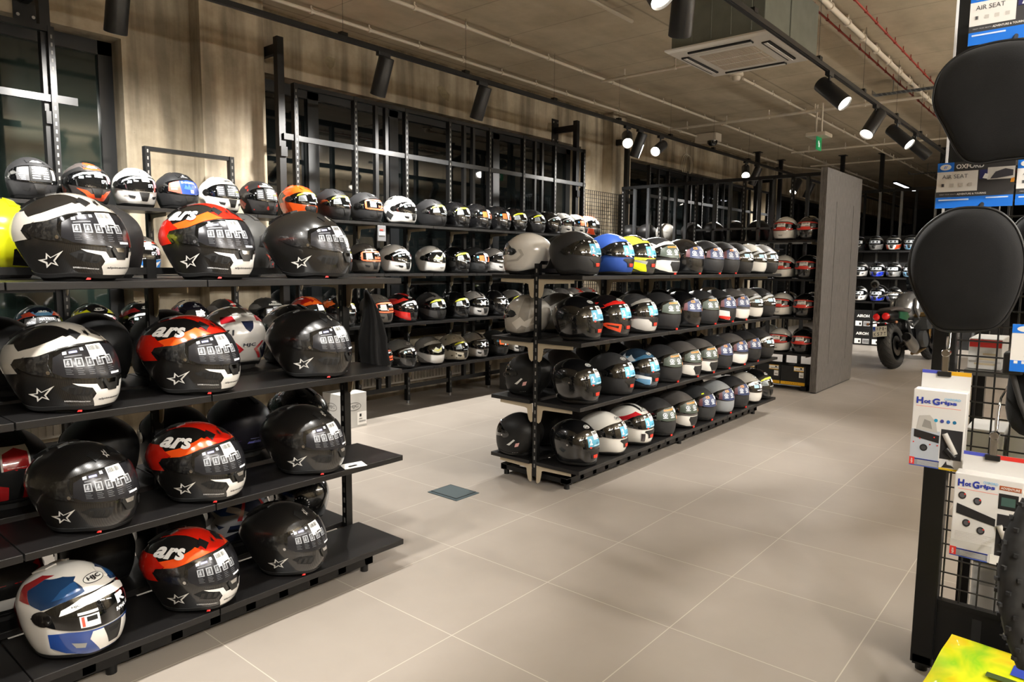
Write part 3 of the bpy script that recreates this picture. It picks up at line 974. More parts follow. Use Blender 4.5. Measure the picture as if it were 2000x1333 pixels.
for row, z in enumerate((0.0, 0.322)):
    for k in range(6):
        y0 = 3.52 - k * 0.295
        t = carton('helmet_carton', '%s lettered carton in the %s row behind the motorcycle, %s from the end panel' % ('black', ('bottom', 'upper')[row], ('first', 'second', 'third', 'fourth', 'fifth', 'sixth')[k]), (13.95, y0, z), (14.30, y0 + 0.288, z + 0.318), KBOX, 'black cartons under the far shelving')
        m = MB()
        text_on(m, 'AIROH', WHITE, (13.95, y0 + 0.14, z + 0.215), (0, -1, 0), (0, 0, 1), 0.052, 0.001, 0.03, 0.21)
        m.build('logo_print', t)
        m = MB().box((13.949, y0 + 0.155, z + 0.03), (13.95, y0 + 0.265, z + 0.12), WHITE).box((13.949, y0 + 0.02, z + 0.03), (13.95, y0 + 0.13, z + 0.12), ink('a9a9a9'))
        m.box((13.948, y0 + 0.17, z + 0.05), (13.949, y0 + 0.20, z + 0.09), INK)
        for j in range(8):
            m.box((13.948, y0 + 0.027 + j * 0.012, z + 0.045), (13.949, y0 + 0.033 + j * 0.012, z + 0.10), INK)
        m.build('label', t)

t = thing('floor_socket_box', 'flush grey-green floor socket box set in the tiles of the aisle', 'floor box', (3.0, 2.995, 0.0))
FB = mat('floor_box_steel', '49565a', 0.4, 0.5)
MB().box((2.90, 2.87, 0.0), (3.10, 3.12, 0.004), FB).build('frame', t)
MB().box((2.925, 2.895, 0.004), (3.09, 3.11, 0.006), mat('floor_box_lid', '3d494c', 0.5, 0.3)).build('lid', t)
m = MB()
for a, b in (((2.922, 2.892), (3.093, 2.895)), ((2.922, 2.892), (2.925, 3.113)), ((2.922, 3.11), (3.093, 3.113)), ((3.09, 2.892), (3.093, 3.113))):
    m.box((*a, 0.004), (*b, 0.0064), mat('groove', '080808', 0.8))
m.build('groove', t)
# ------------------------------------------------------------------ helmets
# own coordinates: +X is where the face looks, Y its left, Z up, origin on the shelf
class Spline:
    """monotone cubic through a table"""
    def __init__(s, x, y):
        s.x, s.y = np.array(x, float), np.array(y, float)
        h = np.diff(s.x)
        d = np.diff(s.y) / h
        m = np.zeros_like(s.x)
        for i in range(1, len(s.x) - 1):
            m[i] = 0 if d[i - 1] * d[i] <= 0 else 2 * d[i - 1] * d[i] / (d[i - 1] + d[i])
        m[0], m[-1] = d[0], d[-1]
        s.m, s.h = m, h
    def __call__(s, t):
        t = np.clip(np.asarray(t, float), s.x[0], s.x[-1])
        i = np.clip(np.searchsorted(s.x, t) - 1, 0, len(s.h) - 1)
        u = (t - s.x[i]) / s.h[i]
        h00, h10, h01, h11 = 2 * u**3 - 3 * u**2 + 1, u**3 - 2 * u**2 + u, -2 * u**3 + 3 * u**2, u**3 - u**2
        return h00 * s.y[i] + h10 * s.h[i] * s.m[i] + h01 * s.y[i + 1] + h11 * s.h[i] * s.m[i + 1]

HH, HZ = 0.268, 0.004
VS = [0, .05, .12, .2, .3, .4, .5, .62, .75, .88, 1]
SHAPES = {
    'road': ([.134, .150, .158, .161, .157, .146, .129, .100, .066, .032, 0], [.104, .128, .148, .162, .170, .167, .153, .122, .081, .040, 0], [.106, .116, .1225, .1265, .128, .1225, .111, .088, .059, .029, 0]),
    'race': ([.140, .158, .167, .168, .161, .148, .130, .100, .066, .032, 0], [.102, .126, .150, .168, .178, .176, .160, .127, .084, .041, 0], [.104, .113, .121, .1265, .128, .1225, .111, .088, .059, .029, 0]),
    'flip': ([.138, .151, .159, .161, .157, .147, .131, .102, .067, .033, 0], [.106, .129, .149, .164, .171, .168, .155, .124, .083, .041, 0], [.111, .120, .1265, .130, .131, .126, .114, .091, .061, .030, 0]),
    'cross': ([.158, .176, .180, .176, .160, .145, .127, .099, .066, .032, 0], [.100, .124, .145, .160, .168, .165, .151, .121, .081, .040, 0], [.098, .108, .116, .123, .126, .1215, .111, .088, .059, .029, 0]),
}
SP = {k: [Spline(VS, t) for t in v] for k, v in SHAPES.items()}

def surf(kind, u, v):
    """point of the shell; u angle (0 front, + left), v 0 rim .. 1 crown"""
    u, v = np.broadcast_arrays(np.asarray(u, float), np.asarray(v, float))
    xf, xr, wd = [f(v) for f in SP[kind]]
    u = (u + math.pi) % (2 * math.pi) - math.pi
    c, s = np.cos(u), np.sin(u)
    n = 2 / 2.25
    a = np.where(c > 0, xf, xr)
    au = np.abs(u)
    rad = np.ones_like(u)
    if kind == 'race':
        rad = rad + 0.11 * np.exp(-((math.pi - au) / 0.62) ** 2) * np.exp(-((v - 0.30) / 0.10) ** 2)
        rad = rad - 0.035 * np.exp(-((au - 1.35) / 0.5) ** 2) * np.exp(-((v - 0.06) / 0.09) ** 2)
    elif kind in ('road', 'flip'):
        rad = rad + 0.03 * np.exp(-((math.pi - au) / 0.6) ** 2) * np.exp(-((v - 0.33) / 0.05) ** 2)
    if kind == 'cross':
        rad = rad + 0.10 * np.exp(-(au / 0.42) ** 2) * np.exp(-((v - 0.13) / 0.10) ** 2)
    rad = rad + (0.03 if kind != 'flip' else 0.012) * np.exp(-(au / 0.33) ** 2) * np.exp(-((v - 0.10) / 0.07) ** 2)
    x = -0.012 * v + a * np.sign(c) * np.abs(c) ** n * rad
    y = wd * np.sign(s) * np.abs(s) ** n * rad
    k = np.clip((au - 1.5) / 1.4, 0, 1)
    lift = 0.003 + 0.020 * k * k * (3 - 2 * k) + 0.006 * np.exp(-((au - 1.0) / 0.4) ** 2)
    z = HZ + HH * (1 - (1 - v) ** 2) + lift * (1 - v) ** 3
    return np.stack([x, y, z], -1)

def on_side(kind, a, T, off):
    """a in degrees, T in hundredths of the shell's height"""
    u = np.radians(np.asarray(a, float))
    v = 1 - np.sqrt(np.clip(1 - np.asarray(T, float) / 100, 0.0, 1))
    e = 1e-3
    p = surf(kind, u, v)
    n = np.cross(surf(kind, u + e, v) - surf(kind, u - e, v), surf(kind, u, np.minimum(v + e, .999)) - surf(kind, u, v - e))
    n /= np.maximum(np.linalg.norm(n, axis=-1, keepdims=True), 1e-9)
    return p + n * off

_TOP = {}
def on_top(kind, x, y, off):
    """x, y in centimetres seen from above"""
    if kind not in _TOP:
        U, V = np.meshgrid(np.radians(np.arange(0, 360, 4)), np.linspace(0.12, 1, 40), indexing='ij')
        P = surf(kind, U, V)
        nu, nv = U.shape
        fs = [(i * nv + j, ((i + 1) % nu) * nv + j, ((i + 1) % nu) * nv + j + 1, i * nv + j + 1) for i in range(nu) for j in range(nv - 1)]
        _TOP[kind] = BVHTree.FromPolygons([Vector(p) for p in P.reshape(-1, 3)], fs)
    out = []
    for a, b in zip(np.ravel(x), np.ravel(y)):
        q, n, _, _ = _TOP[kind].ray_cast(Vector((a / 100, b / 100, 1)), Vector((0, 0, -1)))
        if q is None:
            q, n = Vector((a / 100, b / 100, 0.15)), Vector((a, b, 0)).normalized()
        n = n if n.z > 0 else -n
        out.append(q + n * off)
    return np.array(out)

VB = Spline([0, 30, 55, 75, 88, 95], [36, 36.5, 38.5, 43, 48, 51])
VT = Spline([0, 30, 55, 75, 88, 95], [76, 75, 71, 64, 56, 52])
VBF = Spline([0, 30, 55, 75, 88, 95], [41, 41.5, 43, 46, 49, 51])
VTF = Spline([0, 30, 55, 75, 88, 95], [79, 78, 74, 66, 57, 52])
def on_visor(kind, s, r, off):
    """s -100..100 across, r 0..100 up the visor"""
    a = np.asarray(s, float) * 0.70
    vb, vt = (VBF, VTF) if kind == 'flip' else (VB, VT)
    b, t = vb(np.abs(a)), vt(np.abs(a))
    return on_side(kind, a, b + (t - b) * np.asarray(r, float) / 100, off + 0.0034)

CHART = {'s': on_side, 't': on_top, 'v': on_visor}
STEP = {'s': 4.5, 't': 1.2, 'v': 9.0}

def inside(p, poly):
    x, y = p
    c = False
    for (x0, y0), (x1, y1) in zip(poly, poly[1:] + poly[:1]):
        if (y0 > y) != (y1 > y) and x < (x1 - x0) * (y - y0) / (y1 - y0) + x0:
            c = not c
    return c

def patch(mb, kind, chart, poly, off, m, skirt=0.0):
    """outline laid on the shell, following its curve"""
    st = STEP[chart]
    poly = [tuple(map(float, p)) for p in poly]
    P = []
    for (x0, y0), (x1, y1) in zip(poly, poly[1:] + poly[:1]):
        n = max(1, int(math.hypot(x1 - x0, y1 - y0) / st + 0.999))
        P += [(x0 + (x1 - x0) * k / n, y0 + (y1 - y0) * k / n) for k in range(n)]
    nb = len(P)
    xs, ys = [p[0] for p in poly], [p[1] for p in poly]
    G = []
    x = min(xs) + st * 0.5
    while x < max(xs):
        y = min(ys) + st * 0.5
        while y < max(ys):
            if inside((x, y), poly) and min((x - p[0]) ** 2 + (y - p[1]) ** 2 for p in P) > (0.35 * st) ** 2:
                G.append((x, y))
            y += st
        x += st
    v, _, f, _, _, _ = delaunay_2d_cdt([Vector(p) for p in P + G], [], [list(range(nb))], 1, 1e-5)
    A = np.array([(p.x, p.y) for p in v])
    Q = CHART[chart](kind, A[:, 0], A[:, 1], off)
    fs = [tuple(t) for t in f]
    mb.add(Q, fs, m)
    if skirt:
        B = np.array(P)
        q0, q1 = CHART[chart](kind, B[:, 0], B[:, 1], off), CHART[chart](kind, B[:, 0], B[:, 1], off - skirt)
        n = len(B)
        mb.add(list(q0) + list(q1), [(i, n + i, n + (i + 1) % n, (i + 1) % n) for i in range(n)], m)

def rect(mb, kind, chart, x0, y0, x1, y1, off, m):
    nx = max(1, int(abs(x1 - x0) / STEP[chart] + 0.7))
    ny = max(1, int(abs(y1 - y0) / STEP[chart] + 0.7))
    X, Y = np.meshgrid(np.linspace(x0, x1, nx + 1), np.linspace(y0, y1, ny + 1), indexing='ij')
    Q = CHART[chart](kind, X.ravel(), Y.ravel(), off)
    mb.add(Q, [(i * (ny + 1) + j, (i + 1) * (ny + 1) + j, (i + 1) * (ny + 1) + j + 1, i * (ny + 1) + j + 1) for i in range(nx) for j in range(ny)], m)

def letters(mb, kind, chart, s, x, y, w, h, off, m, weight=0.0, shear=0.0, slope=0.0):
    v, f = text2d(s, weight, shear)
    if not len(v):
        return
    V = v.copy()
    V[:, 0] *= w / max(1e-6, np.ptp(v[:, 0]))
    V[:, 1] *= h / max(1e-6, np.ptp(v[:, 1]))
    mb.add(CHART[chart](kind, x + V[:, 0], y + V[:, 1] + V[:, 0] * slope, off), f, m)

def ell(x, y, a, b, n=26):
    return [(x + a * math.cos(2 * math.pi * k / n), y + b * math.sin(2 * math.pi * k / n)) for k in range(n)]
def flip_side(poly):
    return [(-x, y) for x, y in poly][::-1]

# outlines used by the paint schemes; angle, height
PART = {
    'chin': [(-78, 34), (-55, 36), (-30, 35), (0, 34.5), (30, 35), (55, 36), (78, 34), (78, 16), (60, 8), (30, 4), (0, 4), (-30, 4), (-60, 8), (-78, 16)],
    'chin_wedge': [(-26, 33), (26, 33), (30, 24), (16, 6), (-16, 6), (-30, 24)],
    'chin_vee': [(-52, 33), (-24, 28), (-14, 20), (14, 20), (24, 28), (52, 33), (30, 20), (18, 5), (-18, 5), (-30, 20)],
    'cheek': [(28, 33), (60, 36), (92, 44), (120, 42), (95, 28), (70, 14), (40, 6), (20, 6), (26, 20)],
    'flank': [(70, 8), (78, 34), (100, 45), (140, 40), (172, 30), (172, 8), (120, 6)],
    'sweep': [(62, 74), (85, 82), (120, 80), (150, 70), (172, 55), (150, 56), (120, 64), (96, 66), (78, 68)],
    'slash': [(92, 64), (112, 76), (150, 72), (176, 60), (176, 44), (150, 42), (126, 40), (100, 44), (108, 54)],
    'brow': [(-72, 67), (-55, 72.5), (-30, 77), (0, 78), (30, 77), (55, 72.5), (72, 67), (76, 73), (60, 80), (34, 86), (0, 88), (-34, 86), (-60, 80), (-76, 73)],
    'brow_wing': [(20, 78), (50, 74), (72, 67), (95, 60), (120, 62), (92, 72), (70, 79), (45, 86)],
    'nape': [(-130, 8), (-130, 40), (-150, 52), (-180, 56), (-210, 52), (-230, 40), (-230, 8)],
    'back': [(-110, 34), (-125, 60), (-150, 78), (-180, 82), (-210, 78), (-235, 60), (-250, 34)],
    'zig': [(66, 72), (84, 86), (92, 76), (108, 88), (112, 74), (134, 82), (128, 66), (150, 62), (120, 58), (100, 64), (92, 60), (84, 68)],
    'shard': [(84, 30), (104, 46), (116, 34), (140, 46), (132, 28), (158, 30), (126, 18), (110, 24), (96, 14)],
}
TOPS = {
    'crown': [(9.5, -3.2), (9.5, 3.2), (0, 4.2), (-9, 5.2), (-14, 4.0), (-14, -4.0), (-9, -5.2), (0, -4.2)],
    'stripe': [(11, -1.2), (11, 1.2), (-14, 1.6), (-14, -1.6)],
    'fan': [(10, -5.5), (11.5, 0), (10, 5.5), (4, 3.2), (-4, 1.0), (-4, -1.0), (4, -3.2)],
    'halfmoon': [(-3, 9), (-9, 7.5), (-13, 4), (-14.5, 0), (-13, -4), (-9, -7.5), (-3, -9), (-5, 0)],
}
STAR = [(-10, 0), (-3, 1.2), (-1.2, 7), (2, 2.6), (15, 8.5), (5.2, -1.2), (7.5, -6.5), (1.2, -3.6), (-4.5, -8), (-4, -3.4)]

def outline_star(mb, kind, chart, x, y, s, off, m, hole):
    patch(mb, kind, chart, [(x + a * s, y + b * s) for a, b in STAR], off, m)
    patch(mb, kind, chart, [(x + a * s * 0.62 + 0.3 * s, y + b * s * 0.62) for a, b in STAR], off + 0.0003, hole)

def decorate(mb, kind, items):
    """items: (outline name or (chart, outline), paint, sides) laid over one another"""
    off = 0.0012
    for it in items:
        nm, pt = it[0], it[1]
        sides = it[2] if len(it) > 2 else 'both'
        m = paint(pt)
        if nm == 'specks':
            rnd = random.Random(it[3] if len(it) > 3 else 3)
            for _ in range(46):
                a, T = rnd.uniform(-175, 175), rnd.uniform(10, 88)
                if abs(a) < 72 and 34 < T < 80:
                    continue
                s = rnd.uniform(3, 8)
                patch(mb, kind, 's', [(a + s * rnd.uniform(.5, 1.1) * math.cos(t), T + s * rnd.uniform(.4, 1.0) * math.sin(t)) for t in (0.2, 1.4, 2.5, 3.6, 4.5, 5.5)], off, m)
            off += 0.0003
            continue
        if isinstance(nm, tuple):
            ch, poly = nm
        elif nm in TOPS:
            ch, poly = 't', TOPS[nm]
        else:
            ch, poly = 's', PART[nm]
        own = min(p[0] for p in poly) < 0 and ch == 's' or ch == 't'
        if own:
            patch(mb, kind, ch, poly, off, m)
        else:
            if sides in ('both', 'left'):
                patch(mb, kind, ch, poly, off, m)
            if sides in ('both', 'right'):
                patch(mb, kind, ch, flip_side(poly), off, m)
        off += 0.0004
    return off

def shell_grid(kind, hero):
    nu, nv = (84, 34) if hero else (48, 20)
    U = np.radians(np.arange(nu) * 360.0 / nu)
    V = np.linspace(0, 1, nv + 1)[:-1]
    UU, VV = np.meshgrid(U, V, indexing='ij')
    P = surf(kind, UU, VV)
    top = surf(kind, 0.0, 1.0)
    rim = surf(kind, U, 0.0)
    rin = rim.copy()
    rin[:, :2] *= 0.90
    rin[:, 2] += 0.004
    vs = [tuple(p) for p in P.reshape(-1, 3)] + [tuple(top)] + [tuple(p) for p in rin]
    fs = []
    for i in range(nu):
        j2 = (i + 1) % nu
        for j in range(nv - 1):
            fs.append((i * nv + j, j2 * nv + j, j2 * nv + j + 1, i * nv + j + 1))
        fs.append((i * nv + nv - 1, j2 * nv + nv - 1, nu * nv))
        fs.append((j2 * nv, i * nv, nu * nv + 1 + i, nu * nv + 1 + j2))
    return vs, fs

RUBBER = mat('black_rubber_trim', '0c0c0c', 0.6)
CLOTH = mat('black_helmet_lining', '121212', 0.9)
VISOR = mat('smoked_visor', '08090a', 0.06, 0, 1.0, 0.6)
VISORC = mat('clear_visor_over_dark', '15171a', 0.07, 0, 1.0, 0.7)
def pod_mat():
    m, nt, b, N, L = nodes_of('visor_mechanism', 0.3, 1.0)
    tc = N('TexCoord')
    n = N('TexNoise', i_Scale=60.0, i_Detail=4.0, i_Distortion=1.5)
    L(tc.outputs['Object'], n.inputs['Vector'])
    r = ramp(N, [(0.45, '080809'), (0.68, '262523'), (0.8, '5a5855')])
    L(n.outputs['Fac'], r.inputs['Fac'])
    L(r.outputs['Color'], b.inputs['Base Color'])
    return m
POD = pod_mat()
VENT = mat('vent_plastic', '141414', 0.35)
DARKG = mat('vent_opening', '040404', 0.7)

_parts = {}
def common(kind, hero, key):
    k = (kind, hero, key)
    if k in _parts:
        return _parts[k]
    m = MB()
    if key == 'lining':
        U = np.radians(np.arange(0, 360, 10))
        rim = surf(kind, U, 0.0)
        R = []
        for sc, z in ((0.95, None), (0.88, 0.008), (0.83, 0.0), (0.70, 0.0), (0.66, 0.02), (0.62, 0.09)):
            q = rim.copy()
            q[:, :2] *= sc
            if z is None:
                q[:, 2] += 0.012
            else:
                q[:, 2] = z
            R.append([tuple(p) for p in q])
        R.append([(p[0] * 0.02, p[1] * 0.02, 0.11) for p in R[-1]])
        m.loft(R, CLOTH, caps=False)
    elif key == 'trim':
        U = np.radians(np.arange(0, 360, 6 if hero else 10))
        rings = []
        for v, off in ((0.0, -0.002), (0.0, 0.0022), (0.022, 0.0022), (0.024, 0.0)):
            p = surf(kind, U, v)
            q = p.copy()
            l = np.linalg.norm(p[:, :2], axis=1, keepdims=True)
            q[:, :2] += p[:, :2] / l * off
            rings.append([tuple(x) for x in q])
        m.loft(rings, RUBBER, caps=False)
    elif key == 'visor':
        vb, vt = (VBF, VTF) if kind == 'flip' else (VB, VT)
        A = np.arange(0, 91, 6 if hero else 10)
        low = [(a, float(vb(a))) for a in A]
        upr = [(a, float(vt(a))) for a in A[::-1]]
        R = low + [(95, 51.5)] + upr
        Lf = [(-a, t) for a, t in reversed(R) if a > 0]
        patch(m, kind, 's', R + Lf, 0.0032, VISOR, 0.004)
    elif key in ('pivot1', 'pivot-1'):
        for s in (int(key[5:]),):
            patch(m, kind, 's', [(s * a, t) for a, t in ell(82, 52.5, 11, 9)][::s], 0.0048, POD, 0.003)
            patch(m, kind, 's', [(s * a, t) for a, t in ell(76, 49, 2.2, 2.0, 12)][::s], 0.0075, CHROME, 0.003)
    elif key in ('side_mechanism1', 'side_mechanism-1'):
        for s in (int(key[14:]),):
            patch(m, kind, 's', [(s * a, t) for a, t in ((64, 42), (76, 42.5), (88, 45), (106, 55), (103, 60), (90, 63), (76, 65), (66, 67), (68, 55))][::s], 0.0042, POD, 0.003)
            patch(m, kind, 's', [(s * a, t) for a, t in ell(68, 46, 2.0, 2.2, 12)][::s], 0.0085, CHROME, 0.003)
    elif key == 'chin_vent':
        if kind == 'flip':
            patch(m, kind, 's', [(-22, 38), (22, 38), (26, 35), (13, 27), (11, 17), (-11, 17), (-13, 27), (-26, 35)], 0.003, VENT, 0.003)
            patch(m, kind, 's', [(-6.5, 26), (6.5, 26), (5.5, 18.5), (-5.5, 18.5)], 0.0055, ink('e0351f'), 0.002)
        elif kind == 'race':
            patch(m, kind, 's', [(-8, 37), (8, 37), (10, 33), (5, 22), (-5, 22), (-10, 33)], 0.006, VENT, 0.006)
            patch(m, kind, 's', [(-6, 35.5), (6, 35.5), (4, 30.5), (-4, 30.5)], 0.0075, CHROME, 0.002)
            for s in (1, -1):
                patch(m, kind, 's', [(s * a, t) for a, t in ((20, 30), (48, 31), (60, 27), (48, 19), (30, 17), (24, 22))][::s], 0.0012, DARKG)
                for q in range(3):
                    patch(m, kind, 's', [(s * (a + q * 9), t) for a, t in ((26, 28), (31, 28), (35, 20), (30, 20))][::s], 0.003, VENT, 0.002)
        else:
            patch(m, kind, 's', [(-13, 34), (13, 34), (10, 25), (6, 12), (-6, 12), (-10, 25)], 0.004, VENT, 0.004)
            patch(m, kind, 's', [(-7, 30), (7, 30), (5, 25), (-5, 25)], 0.0048, DARKG)
            for s in (1, -1):
                patch(m, kind, 's', [(s * a, t) for a, t in ((22, 24), (44, 26), (40, 19), (26, 17))][::s], 0.0014, DARKG)
    elif key.startswith('crown_vent'):
        s = 1 if key[-1] in '02' else -1
        if key[-1] in '01':
            patch(m, kind, 't', [(8.8, s * 2.0), (9.6, s * 4.6), (6.6, s * 5.0), (5.6, s * 3.0)][::s], 0.004, VENT, 0.004)
        else:
            patch(m, kind, 't', [(-4, s * 1.6), (-5.5, s * 4.2), (-11, s * 4.4), (-12, s * 2.2)][::s], 0.005, VENT, 0.005)
    elif key == 'spoiler':
        patch(m, kind, 't', [(-9, -5.0), (-9, 5.0), (-13.5, 5.6), (-15.5, 3.6), (-15.5, -3.6), (-13.5, -5.6)], 0.007, VENT, 0.007)
    elif key == 'strap_tag':
        o = [surf(kind, np.radians(-38.0), 0.0), surf(kind, np.radians(-34.0), 0.0)]
        a, b = [tuple(p * [1.0, 1.02, 1]) for p in o]
        q = [(a[0], a[1], a[2] + 0.002), (b[0], b[1], b[2] + 0.002), (b[0] + 0.002, b[1] - 0.004, 0.004), (a[0] - 0.004, a[1] - 0.004, 0.004)]
        m.add(q + [(x, y + 0.002, z) for x, y, z in q], [(0, 1, 2, 3), (4, 7, 6, 5), (0, 4, 5, 1), (1, 5, 6, 2), (2, 6, 7, 3), (3, 7, 4, 0)], ink('d6201a'))
    elif key == 'red_tab':
        p = on_side(kind, 0.0, 3.0, 0.002)
        m.box((p[0] - 0.004, -0.010, 0.002), (p[0] + 0.004, 0.010, p[2]), ink('d62a1c'))
    elif key == 'peak':
        X, S = np.linspace(0.03, 0.215, 9), np.linspace(-1, 1, 13)
        vs, fs = [], []
        for x in X:
            for s in S:
                wdt = 0.088 - 0.035 * ((x - 0.03) / 0.185) ** 2
                z = 0.268 - 0.12 * (x - 0.03) ** 1.3 - 0.030 * s * s * (1 - (x - 0.03) * 1.5) - 0.006 * (x - 0.03)
                vs.append((x, s * wdt, z))
        nS = len(S)
        n0 = len(vs)
        vs += [(x, y, z - 0.005) for x, y, z in vs]
        for i in range(len(X) - 1):
            for j in range(nS - 1):
                q = (i * nS + j, (i + 1) * nS + j, (i + 1) * nS + j + 1, i * nS + j + 1)
                fs += [q, tuple(n0 + t for t in q[::-1])]
        edge = [j for j in range(nS)] + [i * nS + nS - 1 for i in range(1, len(X))] + [(len(X) - 1) * nS + j for j in range(nS - 2, -1, -1)] + [i * nS for i in range(len(X) - 2, 0, -1)]
        fs += [(a, b, n0 + b, n0 + a) for a, b in zip(edge, edge[1:] + edge[:1])]
        m.add(vs, fs, VENT)
    me = m.mesh(key, 40)
    _parts[k] = me
    return me

# ---- printed films and labels on the visor
def label_rect(m, kind, s0, r0, s1, r1, off=0.0009):
    rect(m, kind, 'v', s0, r0, s1, r1, off, WHITE)
    w, h = s1 - s0, r1 - r0
    rnd = random.Random(5)
    x = s0 + w * 0.08
    while x < s1 - w * 0.1:
        b = rnd.choice((0.02, 0.03, 0.05)) * w
        rect(m, kind, 'v', x, r1 - h * 0.38, x + b, r1 - h * 0.08, off + 0.0004, INK)
        x += b + rnd.choice((0.02, 0.035)) * w
    rect(m, kind, 'v', s0 + w * .5, r0 + h * .1, s1 - w * .12, r0 + h * .2, off + 0.0004, INK)

GLYPH = ink('d9dce0')
def film(kind, f):
    """returns {part name: mesh}"""
    key = ('film', kind, f)
    if key in _parts:
        return _parts[key]
    out = {}
    F, Lb = MB(), MB()
    R = lambda a, b, c, d, m, o=0.0006: rect(F, kind, 'v', a, b, c, d, o, m)
    T = lambda s, x, y, w, h, m, o=0.0011, wt=0.02, **k: letters(F, kind, 'v', s, x, y, w, h, o, m, wt, **k)
    if f == 'race':
        sat = mat('satin_black_film', '232326', 0.25, 0.35)
        patch(F, kind, 'v', [(-92, 20), (-88, 78), (-66, 92), (-40, 95), (0, 97), (40, 95), (66, 92), (88, 78), (92, 20), (76, 6), (0, 3), (-76, 6)], 0.0004, sat)
        for k in range(5):
            x = -72 + k * 18
            R(x, 40, x + 13, 66, ink('8f9296'), 0.0008)
            R(x + 2, 43, x + 11, 63, ink('2a2b2e'), 0.001)
            patch(F, kind, 'v', [(x + 2.5, 47), (x + 5, 58), (x + 8.5, 52), (x + 6, 46)], 0.0012, ink('83868a'))
            for j in range(4):
                R(x, 33 - j * 5.5, x + (11 if j % 2 else 9), 35 - j * 5.5, ink('45474b'), 0.0008)
        R(-72, 80, -65, 89, GLYPH, 0.0008)
        R(-61, 81, -46, 87, ink('8f92c8'), 0.0008)
        R(-70, 71, -40, 74.5, ink('5c5e63'), 0.0008)
        R(-40, 85, -34, 93, GLYPH, 0.0008)
        R(2, 10, 24, 16, GLYPH, 0.0008)
        label_rect(Lb, kind, -26, 57, 5, 98)
    elif f == 'matryx':
        R(-74, 10, -30, 92, ink('57585a'), 0.0004)
        R(-28, 8, 40, 96, ink('1b1c1d'), 0.0004)
        T('AIROH', -50, 66, 30, 14, GLYPH)
        T('MATRYX', 6, 84, 50, 14, GLYPH)
        for j in range(4):
            R(-66 + j * 3, 44 - j * 10, -42, 48 - j * 10, GLYPH, 0.0008)
            R(-20, 62 - j * 13, 2, 68 - j * 13, GLYPH, 0.0008)
            R(10, 62 - j * 13, 30, 68 - j * 13, GLYPH, 0.0008)
        R(44, 20, 62, 84, ink('8f8d89'), 0.0004)
    elif f == 'spark':
        R(-64, 12, -30, 88, ink('46474a'), 0.0004)
        R(-26, 10, 44, 96, ink('1d2020'), 0.0004)
        T('SPARK', 8, 82, 42, 13, GLYPH)
        for j in range(4):
            R(-58, 70 - j * 15, -36, 78 - j * 15, GLYPH, 0.0008)
            R(-18, 60 - j * 13, 8, 67 - j * 13, GLYPH, 0.0008)
            R(14, 60 - j * 13, 36, 67 - j * 13, ink('b8c23a') if j == 1 else GLYPH, 0.0008)
    elif f == 'silver':
        patch(F, kind, 'v', [(-86, 52), (-82, 74), (-45, 90), (0, 95), (45, 90), (82, 74), (86, 52), (70, 66), (40, 77), (0, 80), (-40, 77), (-70, 66)], 0.0005, mat('silver_film', 'c4c8ca', 0.25, 0.5))
        R(-58, 50, -42, 66, ink('a9cfd6'), 0.0006)
        R(-34, 60, -16, 68, GLYPH, 0.0006)
        T('i71', 26, 38, 22, 22, GLYPH, wt=0.04)
        R(44, 30, 62, 78, ink('c9848c'), 0.0005)
        label_rect(Lb, kind, -4, 62, 24, 96)
    elif f == 'yellow':
        patch(F, kind, 'v', [(-78, 66), (-70, 84), (-40, 96), (0, 99), (40, 96), (70, 84), (78, 66), (70, 70), (40, 81), (0, 84), (-40, 81), (-70, 70)], 0.0006, ink('cfd327'))
        patch(F, kind, 'v', [(-70, 24), (-66, 66), (-30, 76), (-26, 30)], 0.0005, ink('8d9496'))
        for j in range(4):
            R(-64, 34 + j * 8, -34 - j * 3, 37 + j * 8, INK, 0.0009)
        patch(F, kind, 'v', ell(44, 44, 16, 22), 0.0005, ink('9ba2a4'))
        patch(F, kind, 'v', ell(44, 44, 9, 13), 0.0009, INK)
        R(-18, 16, 22, 24, ink('7f8688'), 0.0006)
        label_rect(Lb, kind, 4, 54, 34, 92)
    elif f == 'frame':
        o = ink('e8643c')
        for a in ((-74, 80, 70, 92), (-74, 4, 70, 16), (-80, 8, -70, 86), (66, 8, 76, 86)):
            R(*a, o, 0.0006)
        R(-52, 26, -16, 74, ink('b9b5a9'), 0.0006)
        for j in range(5):
            R(-48, 34 + j * 7, -22, 36.5 + j * 7, ink('6b675e'), 0.0009)
        T('ROMER', 22, 34, 50, 20, o, wt=0.05)
        R(0, 66, 26, 74, GLYPH, 0.0006)
        R(36, 54, 60, 80, GLYPH, 0.0006)
    elif f == 'dskwal':
        patch(F, kind, 'v', [(-84, 18), (-80, 82), (-36, 92), (-30, 6)], 0.0005, ink('d4513f'))
        patch(F, kind, 'v', [(-30, 6), (-36, 92), (0, 99), (40, 95), (82, 80), (86, 22), (40, 6), (0, 4)], 0.0005, ink('1e4196'))
        T('D-SKWAL', 4, 82, 62, 14, GLYPH, wt=0.04)
        T('3', 34, 62, 9, 15, GLYPH, wt=0.04)
        for j in range(3):
            R(-72, 30 + j * 18, -46, 42 + j * 18, ink('e8b7ad'), 0.0008)
        R(4, 14, 18, 36, GLYPH, 0.0008)
        R(60, 36, 74, 66, ink('8fa0d0'), 0.0008)
        patch(F, kind, 'v', [(-20, 40), (-10, 70), (-4, 50), (2, 74), (8, 46), (14, 60), (10, 34)], 0.0008, ink('3f68c4'))
        patch(F, kind, 'v', ell(78, 36, 7, 10), 0.0009, ink('d4513f'))
    elif f == 'blue':
        R(-30, 10, 34, 74, ink('4f9cba'), 0.0006)
        T('2', -17, 42, 14, 38, GLYPH, wt=0.06)
        patch(F, kind, 'v', ell(14, 26, 8, 10), 0.0009, ink('2d6f8c'))
        patch(F, kind, 'v', ell(-20, 8, 5, 6), 0.0012, ink('d8402c'))
